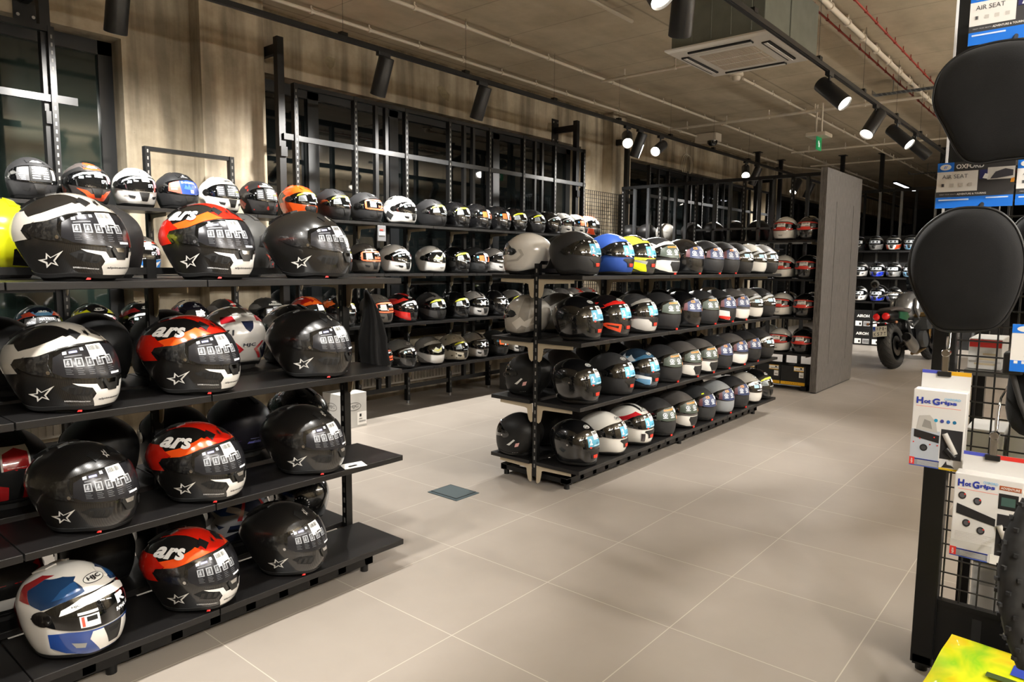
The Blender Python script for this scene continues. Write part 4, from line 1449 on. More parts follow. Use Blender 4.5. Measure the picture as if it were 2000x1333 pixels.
        R(-4, 14, 30, 20, ink('cfe3ea'), 0.0009)
        patch(F, kind, 'v', ell(-24, 86, 8, 5), 0.0006, GLYPH)
        label_rect(Lb, kind, 0, 50, 36, 96)
    elif f in ('green', 'navy'):
        c = ink('39433a' if f == 'green' else '232f52')
        patch(F, kind, 'v', [(-86, 12), (-80, 72), (-40, 92), (0, 96), (40, 92), (80, 72), (86, 12), (40, 4), (0, 3), (-40, 4)], 0.0006, c)
        T('CONCEPT' if f == 'green' else 'C5', -14 if f == 'green' else -32, 80, 66 if f == 'green' else 26, 11 if f == 'green' else 17, ink('e08a2c'), 0.0012, 0.05)
        for x in (-44, -4):
            patch(F, kind, 'v', ell(x, 48, 11, 15), 0.001, GLYPH)
            patch(F, kind, 'v', ell(x, 48, 8, 11), 0.0014, c)
            patch(F, kind, 'v', [(x - 5, 44), (x, 56), (x + 5, 46), (x, 40)], 0.0017, GLYPH)
            R(x - 12, 24, x + 12, 30, GLYPH, 0.001)
        patch(F, kind, 'v', ell(32, 20, 11, 14), 0.001, ink('e58a3a'))
        R(26, 17, 38, 22, GLYPH, 0.0014)
        if f == 'green':
            patch(F, kind, 'v', [(50, 8), (46, 84), (80, 72), (86, 12)], 0.001, ink('a2754a'))
        else:
            patch(F, kind, 'v', [(-86, 12), (-80, 72), (-64, 80), (-68, 10)], 0.001, ink('5a2f35'))
            patch(F, kind, 'v', [(52, 8), (48, 60), (78, 60), (84, 12)], 0.001, ink('8d6a80'))
        label_rect(Lb, kind, 14, 56, 44, 94, 0.0016)
    elif f == 'grey':
        patch(F, kind, 'v', [(-84, 60), (-78, 84), (-40, 97), (0, 99), (40, 97), (78, 84), (84, 60), (40, 80), (0, 83), (-40, 80)], 0.0006, mat('silver_film', 'c4c8ca', 0.25, 0.5))
        R(-48, 40, -14, 66, ink('9cc4dc'), 0.0006)
        R(-6, 34, 16, 70, ink('dfe3e6'), 0.0006)
        R(-30, 16, 8, 24, GLYPH, 0.0006)
        label_rect(Lb, kind, 20, 40, 46, 84)
    elif f == 'red':
        o = ink('c23a30')
        for a in ((-84, 76, 84, 92), (-84, 6, 84, 24)):
            R(*a, o, 0.0006)
        for x in (-70, 46):
            R(x, 28, x + 24, 72, ink('6c6e70'), 0.0006)
        R(-30, 20, 30, 40, ink('d13a2c'), 0.0008)
        label_rect(Lb, kind, -26, 42, 26, 82)
    elif f == 'mt':
        T('MT', 4, 46, 84, 44, GLYPH, 0.0008, 0.035, shear=0.15)
        R(40, 16, 58, 84, ink('c9cccf'), 0.0006)
        R(-60, 84, 20, 90, ink('9a9da0'), 0.0006)
    elif f == 'orange':
        R(-52, 22, -18, 76, ink('e0642e'), 0.0006)
        patch(F, kind, 'v', ell(-62, 62, 8, 11), 0.0008, ink('3d95d0'))
        patch(F, kind, 'v', [(4, 14), (24, 14), (56, 70), (30, 70)], 0.0006, ink('e0642e'))
        R(-12, 14, 0, 70, ink('d9dce0'), 0.0006)
        label_rect(Lb, kind, -10, 66, 44, 96)
    elif f == 'scorp':
        patch(F, kind, 'v', [(-56, 30), (-30, 74), (-8, 50), (14, 80), (4, 30), (-20, 18)], 0.0006, ink('9a9a84'))
        patch(F, kind, 'v', [(-50, 54), (-20, 44), (10, 62), (4, 54), (-20, 36)], 0.0009, ink('b8b02f'))
        label_rect(Lb, kind, 20, 52, 46, 92)
    elif f == 'band':
        patch(F, kind, 'v', [(-88, 56), (-84, 76), (-45, 94), (0, 98), (45, 94), (84, 76), (88, 56), (70, 62), (40, 72), (0, 75), (-40, 72), (-70, 62)], 0.0006, ink('cfcfcb'))
        T('HJC', -58, 76, 16, 7, INK, 0.001, 0.02)
        R(-56, 8, -22, 44, GLYPH, 0.0006)
        R(-53, 11, -48, 42, ink('d8543f'), 0.001)
        R(-44, 26, -26, 40, INK, 0.001)
        R(-58, 48, -22, 56, ink('b9bcbe'), 0.0006)
        patch(F, kind, 'v', [(14, 40), (14, 68), (36, 68), (40, 62), (36, 55), (28, 54), (42, 40), (34, 40), (22, 52), (22, 40)], 0.0008, GLYPH)
        T('RPHA 12', 30, 26, 42, 12, GLYPH, 0.0008, 0.05)
        R(52, 20, 60, 60, ink('a35058'), 0.0006)
    elif f == 'white':
        label_rect(Lb, kind, -14, 54, 20, 92)
        R(-50, 34, -26, 60, ink('9fb6c4'), 0.0006)
    elif f == 'goggle':
        R(-60, 24, 60, 78, ink('8d9296'), 0.0006)
        for k in range(6):
            R(-52 + k * 18, 36, -42 + k * 18, 68, GLYPH if k % 2 else INK, 0.001)
    if F.v:
        out['visor_sticker'] = F.mesh('visor_sticker', 180)
    if Lb.v:
        out['price_label'] = Lb.mesh('price_label', 180)
    _parts[key] = out
    return out

def badge(mb, kind, b, off):
    """maker's mark on the forehead"""
    if b in ('hjc', 'hjcd'):
        patch(mb, kind, 's', ell(0, 86.0, 21, 4.0), off, INK)
        patch(mb, kind, 's', ell(0, 86.0, 19.5, 3.4), off + 0.0003, ink('d9d9d5'))
        letters(mb, kind, 's', 'HJC', 0, 86.0, 26, 4.2, off + 0.0012, INK, 0.05)
    elif b == 'shoei':
        patch(mb, kind, 's', ell(0, 87.5, 15, 3.4), off, ink('c9c9c5'))
        patch(mb, kind, 's', ell(0, 87.5, 13.6, 2.8), off + 0.0003, ink('1a1a1a'))
        letters(mb, kind, 's', 'SHOEI', 0, 87.5, 22, 3.4, off + 0.0012, ink('d9d9d5'), 0.03)
    elif b == 'shoeiw':
        patch(mb, kind, 's', ell(0, 87, 17, 3.6), off, INK)
        patch(mb, kind, 's', ell(0, 87, 15.6, 3.0), off + 0.0003, ink('d9d9d5'))
        letters(mb, kind, 's', 'SHOEI', 0, 87, 25, 3.8, off + 0.0012, INK, 0.03)
    elif b in ('airoh', 'airohd'):
        letters(mb, kind, 's', 'AIROH', 0, 86, 34, 4.6, off + 0.001, ink('e4e4e0') if b == 'airoh' else INK, 0.04)
    elif b == 'airohs':
        patch(mb, kind, 's', [(-34, 79), (34, 79), (24, 89), (0, 91), (-24, 89)], off, ink('d9dcd8'))
        letters(mb, kind, 's', 'AIROH', 0, 84, 36, 5, off + 0.0014, ink('6a6f6c'), 0.03)
    elif b == 'x':
        letters(mb, kind, 's', 'XX', 4, 88, 12, 5, off + 0.001, ink('bdbdb8'), 0.03)
    elif b == 'scorpion':
        patch(mb, kind, 's', [(0, 85), (6, 87), (4, 90), (8, 91), (2, 93), (-2, 90), (2, 88)], off, INK)
    elif b == 'shark':
        letters(mb, kind, 's', 'SHARK', 0, 84, 26, 3.6, off + 0.001, ink('8e9194'), 0.02)
        patch(mb, kind, 's', [(-6, 87), (2, 92), (6, 87)], off, ink('8e9194'))

HELM = {}
def helmet_parts(name):
    """{part: mesh} for one paint scheme"""
    if name in HELM:
        return HELM[name]
    sp = SCHEME[name]
    kind = sp.get('k', 'road')
    hero = sp.get('hero', False)
    m = MB()
    vs, fs = shell_grid(kind, hero)
    m.add(vs, fs, paint(sp['b']))
    off = decorate(m, kind, sp.get('d', []))
    if 'badge' in sp:
        badge(m, kind, sp['badge'], off)
    for extra in sp.get('x', []):
        extra(m, kind, off)
    P = {'shell': m.mesh('shell', 180)}
    for q in ('lining', 'trim', 'visor', 'chin_vent'):
        if q == 'chin_vent' and sp.get('novent'):
            continue
        P[q] = common(kind, hero, q)
    for s in (1, -1):
        P['visor_pivot' if s == 1 else 'visor_pivot '] = common(kind, hero, ('side_mechanism%d' if kind == 'race' else 'pivot%d') % s)
    if kind in ('race', 'road') and not sp.get('novent'):
        for q in range(4):
            P['crown_vent' + ' ' * q] = common(kind, hero, 'crown_vent%d' % q)
    if kind == 'race':
        P['strap_tag'] = common(kind, hero, 'strap_tag')
        P['spoiler'] = common(kind, hero, 'spoiler')
    if sp.get('tab'):
        P['chin_tab'] = common(kind, hero, 'red_tab')
    if kind == 'cross':
        P['peak'] = common(kind, hero, 'peak')
    if 'f' in sp:
        P.update(film(kind, sp['f']))
    HELM[name] = P
    return P

PLAB = {'price_label': 'white barcode price label', 'strap_tag': 'small red strap tag', 'chin_tab': 'small red tab', 'visor_sticker': 'printed film on the visor'}
_hn = {}
def helmet(scheme, label, x, y, z, face, group, tilt=0.0):
    t = thing('motorcycle_helmet', label, 'helmet', (x, y, z + 0.0012), group)
    t.rotation_euler = (0, tilt, math.radians(face))
    t['_o'] = 1
    for k, me in helmet_parts(scheme).items():
        o = kid(k.strip(), me, t, label=PLAB.get(k))
        if k.startswith('crown_vent') and SCHEME[scheme]['b'] not in ('c', 'k'):
            o.material_slots[0].link = 'OBJECT'
            o.material_slots[0].material = paint(SCHEME[scheme]['b'])
    return t

def red_letters(side, txt, a, T, w, h, c, sh=0.25, wt=0.035):
    return lambda m, kind, off: letters(m, kind, 's', txt, side * a, T, w, h, off + 0.0022, ink(c), wt, sh)
def star(side, a, T, s, c, hole):
    return lambda m, kind, off: outline_star(m, kind, 's', side * a, T, s, off, ink(c), paint(hole))
def stext(txt, a, T, w, h, c, wt=0.02, slope=0.0):
    return lambda m, kind, off: letters(m, kind, 's', txt, a, T, w, h, off + 0.0010, ink(c), wt, 0.0, slope)
def both(fn, *a):
    return [fn(-1, *a), fn(1, *a)]
RACE_X = both(star, 82, 21, 1.15, 'c9c6bf', 'c') + [stext('alpinestars', 0, 13, 34, 3.0, '2a2a2a', 0.02), stext('SUPERTECH R10 Professional helmet', -42, 11.5, 30, 1.7, 'cfcfcf')]
FORE = lambda c: (lambda m, kind, off: outline_star(m, kind, 's', 0, 87.5, 0.5, off, ink(c), paint('c')))
CHINW = [(-46, 33), (-18, 31), (-14, 24), (14, 24), (18, 31), (46, 33), (40, 30), (24, 27), (20, 20), (24, 14), (20, 5), (-20, 5), (-24, 14), (-20, 20), (-24, 27), (-40, 30)]
RD, OR, SV = 'g:b41a0c', 'g:e24f18', 'g:aaa59c'
def ars(col, col2):
    return dict(k='race', hero=True, b='c', f='race', d=[('crown', col), ('brow', col), ('brow_wing', col2), ('slash', col), (('s', [(100, 44), (108, 54), (92, 64), (96, 60), (102, 54), (96, 45)]), 'g:111111'), (('s', CHINW), 'g:dcdad5')])
SCHEME = {
    'carbon_red': dict(ars(RD, OR), x=RACE_X + both(red_letters, 'ars', 88, 79.5, 48, 12, 'e2e0dc') + [FORE('7a1408')]),
    'carbon_silver': dict(ars(SV, SV), x=RACE_X + [FORE('1a1a1a')]),
    'carbon_black': dict(k='race', hero=True, b='c', f='race', x=RACE_X[:2] + [FORE('c9c6bf')]),
    'white_blue_red': dict(hero=True, b='g:d5d2cb', f='band', badge='hjc', d=[
        (('s', [(24, 78), (60, 70), (84, 62), (98, 66), (110, 78), (96, 90), (60, 93), (30, 92)]), 'g:1b3558'),
        (('s', [(98, 66), (110, 78), (96, 90), (84, 94), (110, 92), (128, 80), (118, 66)]), 'g:8e1f22'),
        (('s', [(30, 80), (52, 76), (72, 72), (60, 82), (44, 87), (34, 88)]), 'g:234c7c'),
        ('chin', 'g:1d3f86'), (('s', [(128, 20), (128, 46), (165, 60), (178, 40), (178, 14)]), 'g:8e1f22'), ('chin_wedge', 'g:dedbd5'),
        (('s', [(34, 20), (52, 22), (47, 15), (36, 14)]), 'p:8f8f8b')]),
    'black_matt': dict(b='m:1d1d1e'),
    'black_matt_yellow': dict(b='m:232324', f='yellow'),
    'black_gloss_yellow': dict(b='g:0b0b0c', f='yellow'),
    'black_matt_frame': dict(b='m:262627', f='frame', badge='x'),
    'grey_matt_frame': dict(b='m:57534e', f='frame', badge='x', d=[('flank', 'm:3b3937')]),
    'black_gloss_frame': dict(b='g:0d0d0e', f='frame', badge='x'),
    'black_matryx': dict(b='m:232324', f='matryx', badge='airoh'),
    'blue_matryx': dict(b='g:141a26', f='matryx', badge='airoh', d=[('brow', 'g:5d8fb8'), ('brow_wing', 'g:c2482e'), ('sweep', 'g:2b4c70')]),
    'orange_grey': dict(b='m:3a3533', f='silver', badge='hjc', d=[('fan', 'g:e2512a'), ('brow_wing', 'm:1a1a1a'), ('flank', 'g:74706a'), ('chin_vee', 'g:e2512a'), ('shard', 'g:e2512a')]),
    'white_hjc': dict(b='g:e4e3df', f='silver', badge='hjcd', d=[(('s', [(16, 20), (40, 26), (60, 24), (40, 20)]), 'p:8a8885')]),
    'white_hjc_grey': dict(b='g:d8d7d3', f='silver', badge='hjc', d=[('sweep', 'g:8b8a88'), ('shard', 'p:303030'), ('halfmoon', 'm:2a2a2a')]),
    'black_dskwal': dict(b='m:1c1c1d', f='dskwal', badge='shark'),
    'white_airoh': dict(b='g:dddad2', f='spark', badge='airohd'),
    'black_spark_red': dict(b='m:2c2a2a', f='spark', badge='airohs', d=[('specks', 'g:a8322a', 'both', 4), ('shard', 'g:c03a2e')]),
    'grey_spark': dict(b='m:2b2b2b', f='spark', badge='airohs', d=[('sweep', 'm:707070'), ('flank', 'm:6a6a68'), ('shard', 'g:b8321f')]),
    'orange_black': dict(b='g:ea5a1a', f='yellow', badge='scorpion', d=[('slash', 'g:141414'), ('cheek', 'g:ea5a1a'), ('chin_wedge', 'g:141414')]),
    'orange_multi': dict(b='g:171513', f='yellow', d=[('zig', 'g:e05a22'), ('fan', 'g:d9d5cc'), ('shard', 'g:e05a22'), ('sweep', 'g:e06a2a')]),
    'orange_white': dict(b='g:9c1c14', f='white', badge='scorpion', d=[('crown', 'g:e8661f'), ('brow', 'g:e8661f'), ('cheek', 'g:e2e0da')]),
    'black_orange_film': dict(b='g:101011', f='orange'),
    'matt_orange_film': dict(b='m:2c2d2e', f='orange'),
    'white_orange_film': dict(b='g:dcdbd6', f='orange', d=[('stripe', 'g:e0642e'), ('slash', 'g:c9c7c2')]),
    'white_orange': dict(b='g:dcdbd6', f='white', d=[('crown', 'g:e0522a'), ('slash', 'g:e0522a'), ('cheek', 'g:e0522a'), ('chin_wedge', 'g:232323')]),
    'black_silver_film': dict(b='g:141415', f='silver', badge='hjc'),
    'grey_hjc': dict(b='m:6d6d6a', f='silver', badge='hjc', d=[('flank', 'g:232323'), ('chin', 'g:2a2a2a'), ('shard', 'p:8d8d8a')]),
    'red_hjc': dict(b='g:171314', f='silver', badge='hjc', d=[('sweep', 'g:c32622'), ('brow_wing', 'g:d8342a'), ('cheek', 'g:c32622'), ('crown', 'g:b31f1c'), ('shard', 'g:161616')]),
    'white_red_hjc': dict(b='g:dedbd5', f='silver', badge='hjc', d=[('stripe', 'g:c33a2a'), ('brow_wing', 'g:c33a2a'), ('chin', 'g:2a70b8'), ('chin_vee', 'g:dedbd5')]),
    'black_yellow_hjc': dict(b='g:151515', f='silver', badge='hjc', d=[('brow_wing', 'g:d6de22'), ('zig', 'g:d6de22'), ('stripe', 'g:111111')]),
    'black_red_hjc': dict(b='g:161616', f='silver', badge='hjc', d=[('slash', 'm:4a4a4a'), ('shard', 'g:c8332a'), ('brow_wing', 'g:8a1f22')]),
    'galaxy': dict(b='g:15131c', f='white', badge='shark', d=[('specks', 'g:3f6ea8', 'both', 8), ('zig', 'g:b0425f'), ('slash', 'g:2b5c9c')]),
    'black_red_airoh': dict(b='m:262627', f='spark', badge='airoh', d=[('stripe', 'g:c02a26'), ('sweep', 'm:6b6b6b'), ('shard', 'g:a32622')]),
    'white_scorpion': dict(b='g:dfddd7', f='scorp', badge='scorpion', novent=True, d=[(('s', [(-9, 20), (9, 20), (6, 15), (-6, 15)]), 'p:4a4a4a'), (('s', [(-7, 19), (7, 19), (5, 17), (-5, 17)]), 'g:dfddd7')]),
    'grey_scorpion': dict(b='g:8d8a86', f='scorp', badge='scorpion', novent=True, d=[('cheek', 'g:d8d6d1'), ('chin', 'g:d8d6d1'), ('brow', 'g:c9c7c2')]),
    'black_grey_yellow': dict(b='m:1d1d1e', f='yellow', d=[('fan', 'm:6a6764'), ('brow', 'm:5c5956'), ('cheek', 'm:3b3a39')]),
    'grey_yellow': dict(b='m:5c5a57', f='yellow', d=[('stripe', 'g:d0cec9'), ('flank', 'm:2b2b2b')]),
    'camo_yellow': dict(b='m:c5bfae', f='yellow', d=[('specks', 'm:6d6657', 'both', 12), ('crown', 'm:8d8878')]),
    'grey_mt': dict(b='g:9d9a97', f='mt', d=[('cheek', 'g:b9b7b4'), ('stripe', 'g:2a2a2a'), ('slash', 'g:8a8784')]),
    'black_mt': dict(b='g:0f0f10', f='mt', d=[('stripe', 'g:3a3a3a')]),
    'black_white_hjc': dict(b='g:141414', f='silver', d=[('cheek', 'g:d8d6d1'), ('shard', 'g:d8d6d1')]),
    'white_pink': dict(b='g:d9d6d2', d=[('slash', 'g:151515'), ('sweep', 'g:c22a8c')]),
    'grey_swirl': dict(b='m:5d5b59', f='white', d=[('sweep', 'm:c3c1bd'), ('slash', 'm:8d8b88')]),
    'grey_red': dict(b='m:7d7976', f='white', d=[('fan', 'g:b53a2e'), ('sweep', 'm:cfccc7')]),
    'yellow_gloss': dict(b='g:dfe31e', d=[('flank', 'g:141414'), ('back', 'g:1b1b1b')][:1]),
    'charcoal_dome': dict(b='m:2b2a2a', novent=True),
    'black_dome': dict(b='m:171717', novent=True),
    'grey_orange': dict(b='m:4b4b4a', d=[('slash', 'm:2f2f2f'), ('shard', 'g:d94e2c'), ('zig', 'm:68686a')]),
    'white_red_navy': dict(b='g:d8d4cd', badge='x', d=[('back', 'g:dedad3'), (('s', [(-150, 80), (-180, 92), (-210, 80), (-205, 72), (-180, 80), (-155, 72)]), 'g:c9c4bc'),
        (('s', [(-168, 78), (-192, 78), (-186, 66), (-180, 60), (-174, 66)]), 'g:1f2740'), (('s', [(128, 74), (158, 78), (150, 86), (120, 84)]), 'g:a8222a'),
        (('s', [(112, 14), (112, 42), (140, 44), (158, 30), (140, 12)]), 'g:1d2338'), (('s', [(146, 12), (164, 30), (150, 44), (156, 44), (172, 30), (154, 12)]), 'g:b5242a')],
        x=[lambda m, k, off: letters(m, k, 's', 'HJC', 180, 38, 20, 7, off + .001, ink('30343f'), .03), lambda m, k, off: letters(m, k, 's', 'i71', 142, 60, 24, 9, off + .001, ink('26262a'), .02)]),
    'black_grey_swoosh': dict(b='g:151515', d=[('slash', 'm:77746f'), ('sweep', 'm:8b8883'), ('back', 'g:141414')]),
    'black_white_red': dict(b='m:171717', d=[(('s', [(-165, 46), (-195, 46), (-200, 84), (-160, 84)]), 'g:cfccc6'), (('s', [(-167, 48), (-193, 48), (-196, 76), (-180, 82), (-164, 76)]), 'g:a31d1f'), ('nape', 'm:1a1a1a'), ('shard', 'm:c9c6c0'), ('flank', 'g:a31d1f')]),
    'red_white_black': dict(b='m:181818', d=[(('s', [(-140, 14), (-220, 14), (-214, 34), (-146, 34)]), 'g:cbc8c2'), ('slash', 'g:a31d1f'), ('back', 'm:1a1a1a'), ('zig', 'g:a31d1f')]),
    'black_purple': dict(b='m:17161d', d=[(('s', [(-168, 22), (-192, 22), (-190, 26), (-170, 26)]), 'm:6a6cb8'), ('shard', 'm:4a2f5c')], x=[stext('.........', 180, 32, 16, 1.6, '8f93c4'), stext('GG', 182, 26, 9, 4, '7d86c8')]),
    'black_flake': dict(b='k', d=[(('t', ell(-2, 0, 2.6, 2.6)), 'm:161616')], x=[lambda m, k, off: [patch(m, k, 's', ell(150 + 17 * math.cos(q * math.pi / 9), 44 + 15 * math.sin(q * math.pi / 9), 1.4, 1.2, 8), off, ink('c9c9c9')) for q in range(18)]]),
    'blue_white_black': dict(b='m:191b26', d=[('back', 'm:26314f'), ('slash', 'g:c2c4c8'), ('shard', 'g:c2c4c8'), ('zig', 'g:2d4f8c'), (('s', [(150, 50), (160, 78), (166, 78), (158, 50)]), 'g:b3242a')]),
    # flip-front touring helmets of the middle gondola
    'flip_black_matt': dict(k='flip', b='m:2a2a2b', f='blue', badge='shoei'),
    'flip_black_gloss': dict(k='flip', b='g:0a0a0b', f='blue', badge='shoei'),
    'flip_blue': dict(k='flip', b='m:26458c', f='blue', badge='shoei'),
    'flip_yellow': dict(k='flip', b='g:d8d23a', f='blue', badge='shoei', d=[('crown', 'g:2a2826'), ('sweep', 'g:e0d99a'), ('zig', 'g:242220'), ('chin', 'g:2a2a2a'), ('cheek', 'g:d9df1c'), (('s', [(20, 32), (60, 35), (84, 38), (60, 30), (24, 24)]), 'g:8d8b86')]),
    'flip_red': dict(k='flip', b='g:161314', f='blue', badge='shoei', d=[('brow', 'g:c8221c'), ('sweep', 'g:c8221c'), ('zig', 'g:1a1517'), (('s', [(22, 30), (60, 33), (82, 32), (60, 18), (24, 10)]), 'g:e04a26'), (('s', [(30, 26), (66, 28), (60, 25), (32, 20)]), 'g:1a1517')]),
    'flip_silver_dark': dict(k='flip', b='g:3a3a3b', f='blue', d=[('chin', 'g:b5b3ae'), ('brow', 'g:8f8d89')]),
    'flip_ice_blue': dict(k='flip', b='g:1d2b38', f='blue', badge='shoei', d=[('brow', 'g:2f5672'), ('sweep', 'g:6d9cba'), ('zig', 'g:d5d9dc'), (('s', [(20, 30), (64, 36), (84, 34), (50, 18), (20, 12)]), 'g:d5d9dc'), (('s', [(24, 24), (60, 26), (70, 20), (40, 10), (22, 10)]), 'g:5d8fb5')]),
    'flip_white': dict(k='flip', b='g:dbd8d0', f='blue', badge='shoeiw'),
    'flip_white_stripe': dict(k='flip', b='g:dbd8d0', f='blue', badge='shoei', d=[('crown', 'g:252525'), ('stripe', 'g:c9c7c2'), ('brow_wing', 'g:b02028'), (('s', [(24, 30), (38, 31), (38, 10), (24, 9)]), 'g:22181a')]),
    'green_black': dict(k='flip', b='m:252526', f='green', tab=True, novent=True),
    'green_white_chin': dict(k='flip', b='m:4b4846', f='green', tab=True, novent=True, d=[('chin', 'g:dcd8d0'), ('chin_wedge', 'm:222222')]),
    'green_white': dict(k='flip', b='m:222223', f='green', tab=True, novent=True, d=[('sweep', 'g:dcd8d0'), ('brow', 'g:dcd8d0'), ('chin', 'g:dcd8d0'), ('chin_wedge', 'm:222222')]),
    'navy_black': dict(k='flip', b='m:232324', f='navy', tab=True, novent=True),
    'navy_gloss': dict(k='flip', b='g:0c0c0d', f='navy', tab=True, novent=True),
    'navy_white_chin': dict(k='flip', b='m:4a4745', f='navy', tab=True, novent=True, d=[('chin', 'g:dcd8d0'), ('chin_wedge', 'm:222222')][:1]),
    'navy_red': dict(k='flip', b='m:1f1f20', f='navy', tab=True, novent=True, d=[('cheek', 'g:d5d2cb'), (('s', [(20, 16), (70, 18), (60, 9), (24, 5)]), 'g:c8281c')]),
    'navy_grey': dict(k='flip', b='m:7f8284', f='navy', tab=True, novent=True),
    'navy_lime': dict(k='flip', b='m:2b2c2d', f='navy', tab=True, novent=True, d=[(('s', [(30, 84), (44, 82), (44, 79), (30, 81)]), 'g:c3d82a'), ('flank', 'm:6a6c6e')]),
    'grey_black': dict(b='m:242425', f='grey', novent=True),
    'grey_white': dict(b='g:d9d6cf', f='grey', novent=True),
    'grey_white_chin': dict(b='m:56534f', f='grey', novent=True, d=[('chin', 'g:d9d6cf')]),
    'grey_silver': dict(b='m:6a6866', f='grey', novent=True, d=[('chin', 'm:242425')]),
    'grey_top_white': dict(b='g:b5b1a8', f='grey', novent=True, d=[('chin', 'g:d9d6cf')], badge='hjcd'),
    'black_gold': dict(b='g:101011', f='yellow', badge='hjc'),
    'white_modular': dict(k='flip', b='g:d2cec6', novent=True, d=[(('s', [(66, 26), (98, 30), (112, 44), (104, 58), (96, 58), (104, 45), (94, 34), (66, 30)]), 'p:a9a59d'), (('s', [(160, 16), (200, 16), (196, 26), (164, 26)]), 'g:2a2a2a')], x=[stext('SHOEI', 168, 12, 14, 3, '55534f')]),
    'silver_modular': dict(b='g:a9a49b', novent=True, d=[(('s', [(96, 4), (100, 50), (108, 92), (132, 92), (126, 50), (122, 6)]), 'g:8f8a82'), ('shard', 'g:c9c4bb')]),
    'black_modular': dict(k='flip', b='m:181818', novent=True, d=[(('s', [(88, 26), (104, 42), (108, 40), (94, 25)]), 'p:d5d5d0'), (('s', [(108, 22), (118, 24), (120, 34), (110, 32)]), 'p:d9a5a0')], x=[stext('. . . .', 112, 7, 18, 1.4, 'c9c9c9')]),
    'grey_dome': dict(b='m:4e4e50', novent=True),
    'grey_white_dome': dict(b='m:74716c', novent=True, d=[('slash', 'm:cfccc6')]),
    # cross shelving and the far wall
    'white_red_film': dict(b='g:d9d6cf', f='red', novent=True, d=[(('s', [(-9, 20), (9, 20), (6, 15), (-6, 15)]), 'p:4a4a4a'), (('s', [(-7, 19), (7, 19), (5, 17), (-5, 17)]), 'g:d9d6cf')]),
    'black_red_film': dict(b='g:121213', f='red', novent=True),
    'white_dome': dict(b='g:cfccc5', novent=True, d=[(('s', [(140, 50), (170, 52), (170, 54), (140, 52)]), 'p:9a978f'), (('s', [(140, 60), (170, 62), (170, 64), (140, 62)]), 'p:9a978f')]),
    'black_edge': dict(b='m:1b1b1c', novent=True, d=[(('s', [(-150, 88), (-180, 90), (-210, 88), (-210, 91), (-180, 94), (-150, 91)]), 'g:c9c7c2'), (('s', [(-170, 44), (-190, 44), (-190, 52), (-170, 52)]), 'p:a9a9a6')]),
    'cross_grey': dict(k='cross', b='g:9a9a98', f='goggle', d=[('slash', 'g:d8502c'), ('chin', 'g:6d6d6c'), ('stripe', 'g:e2e0dc')]),
    'cross_orange': dict(k='cross', b='g:dad8d3', f='goggle', d=[('slash', 'g:d8502c'), ('crown', 'g:1b1b1b'), ('cheek', 'g:d8502c'), ('chin_wedge', 'g:e2e0da')]),
    'cross_black': dict(k='cross', b='g:161616', f='goggle', d=[('shard', 'g:b02a3c'), ('slash', 'g:8a8a88')]),
    'cross_white': dict(k='cross', b='g:dad8d3', f='goggle', d=[('slash', 'g:2a2a2a'), ('stripe', 'g:8a8a88')]),
    'cross_blue': dict(k='cross', b='g:d0d2d6', f='goggle', d=[('chin', 'g:2238b8'), ('slash', 'g:8d2c3c'), ('stripe', 'g:26408c')]),
    'cross_pale_blue': dict(k='cross', b='g:cfd3d6', f='goggle', d=[('chin', 'g:7ab0d8'), ('slash', 'g:242a4a')]),
    'cross_multi': dict(k='cross', b='g:dad8d3', f='goggle', d=[('slash', 'g:e2602c'), ('sweep', 'g:2a9cc8'), ('chin', 'g:1b1b1b')]),
    'cross_lime': dict(k='cross', b='g:1b1b1b', f='goggle', d=[('sweep', 'g:c8dc20'), ('crown', 'g:c8dc20')]),
}
ORD = ['first', 'second', 'third', 'fourth', 'fifth', 'sixth', 'seventh', 'eighth', 'ninth', 'tenth', 'eleventh', 'twelfth', 'thirteenth', 'fourteenth', 'fifteenth', 'sixteenth', 'seventeenth', 'eighteenth', 'nineteenth', 'twentieth', 'twenty-first', 'twenty-second']
_rj = random.Random(11)
def row(where, group, items, y, z, face, along='x', order='from left', jitter=4.0):
    many = [it[2] for it in items]
    for k, it in enumerate(items):
        pos, sch, desc = it[:3]
        f = face + (it[3] if len(it) > 3 else 0) + _rj.uniform(-jitter, jitter)
        dz = it[4] if len(it) > 4 else 0.0
        n = many.count(desc)
        lb = '%s on %s' % (desc, where)
        if n > 1:
            lb = '%s, %s of %s %s on %s' % (desc, ORD[many[:k].count(desc)], ('', '', 'two', 'three', 'four', 'five', 'six')[n], order, where)
        px, py = (pos, y + dz) if along == 'x' else (y + dz, pos)
        helmet(sch, lb, px, py, z, f, group)

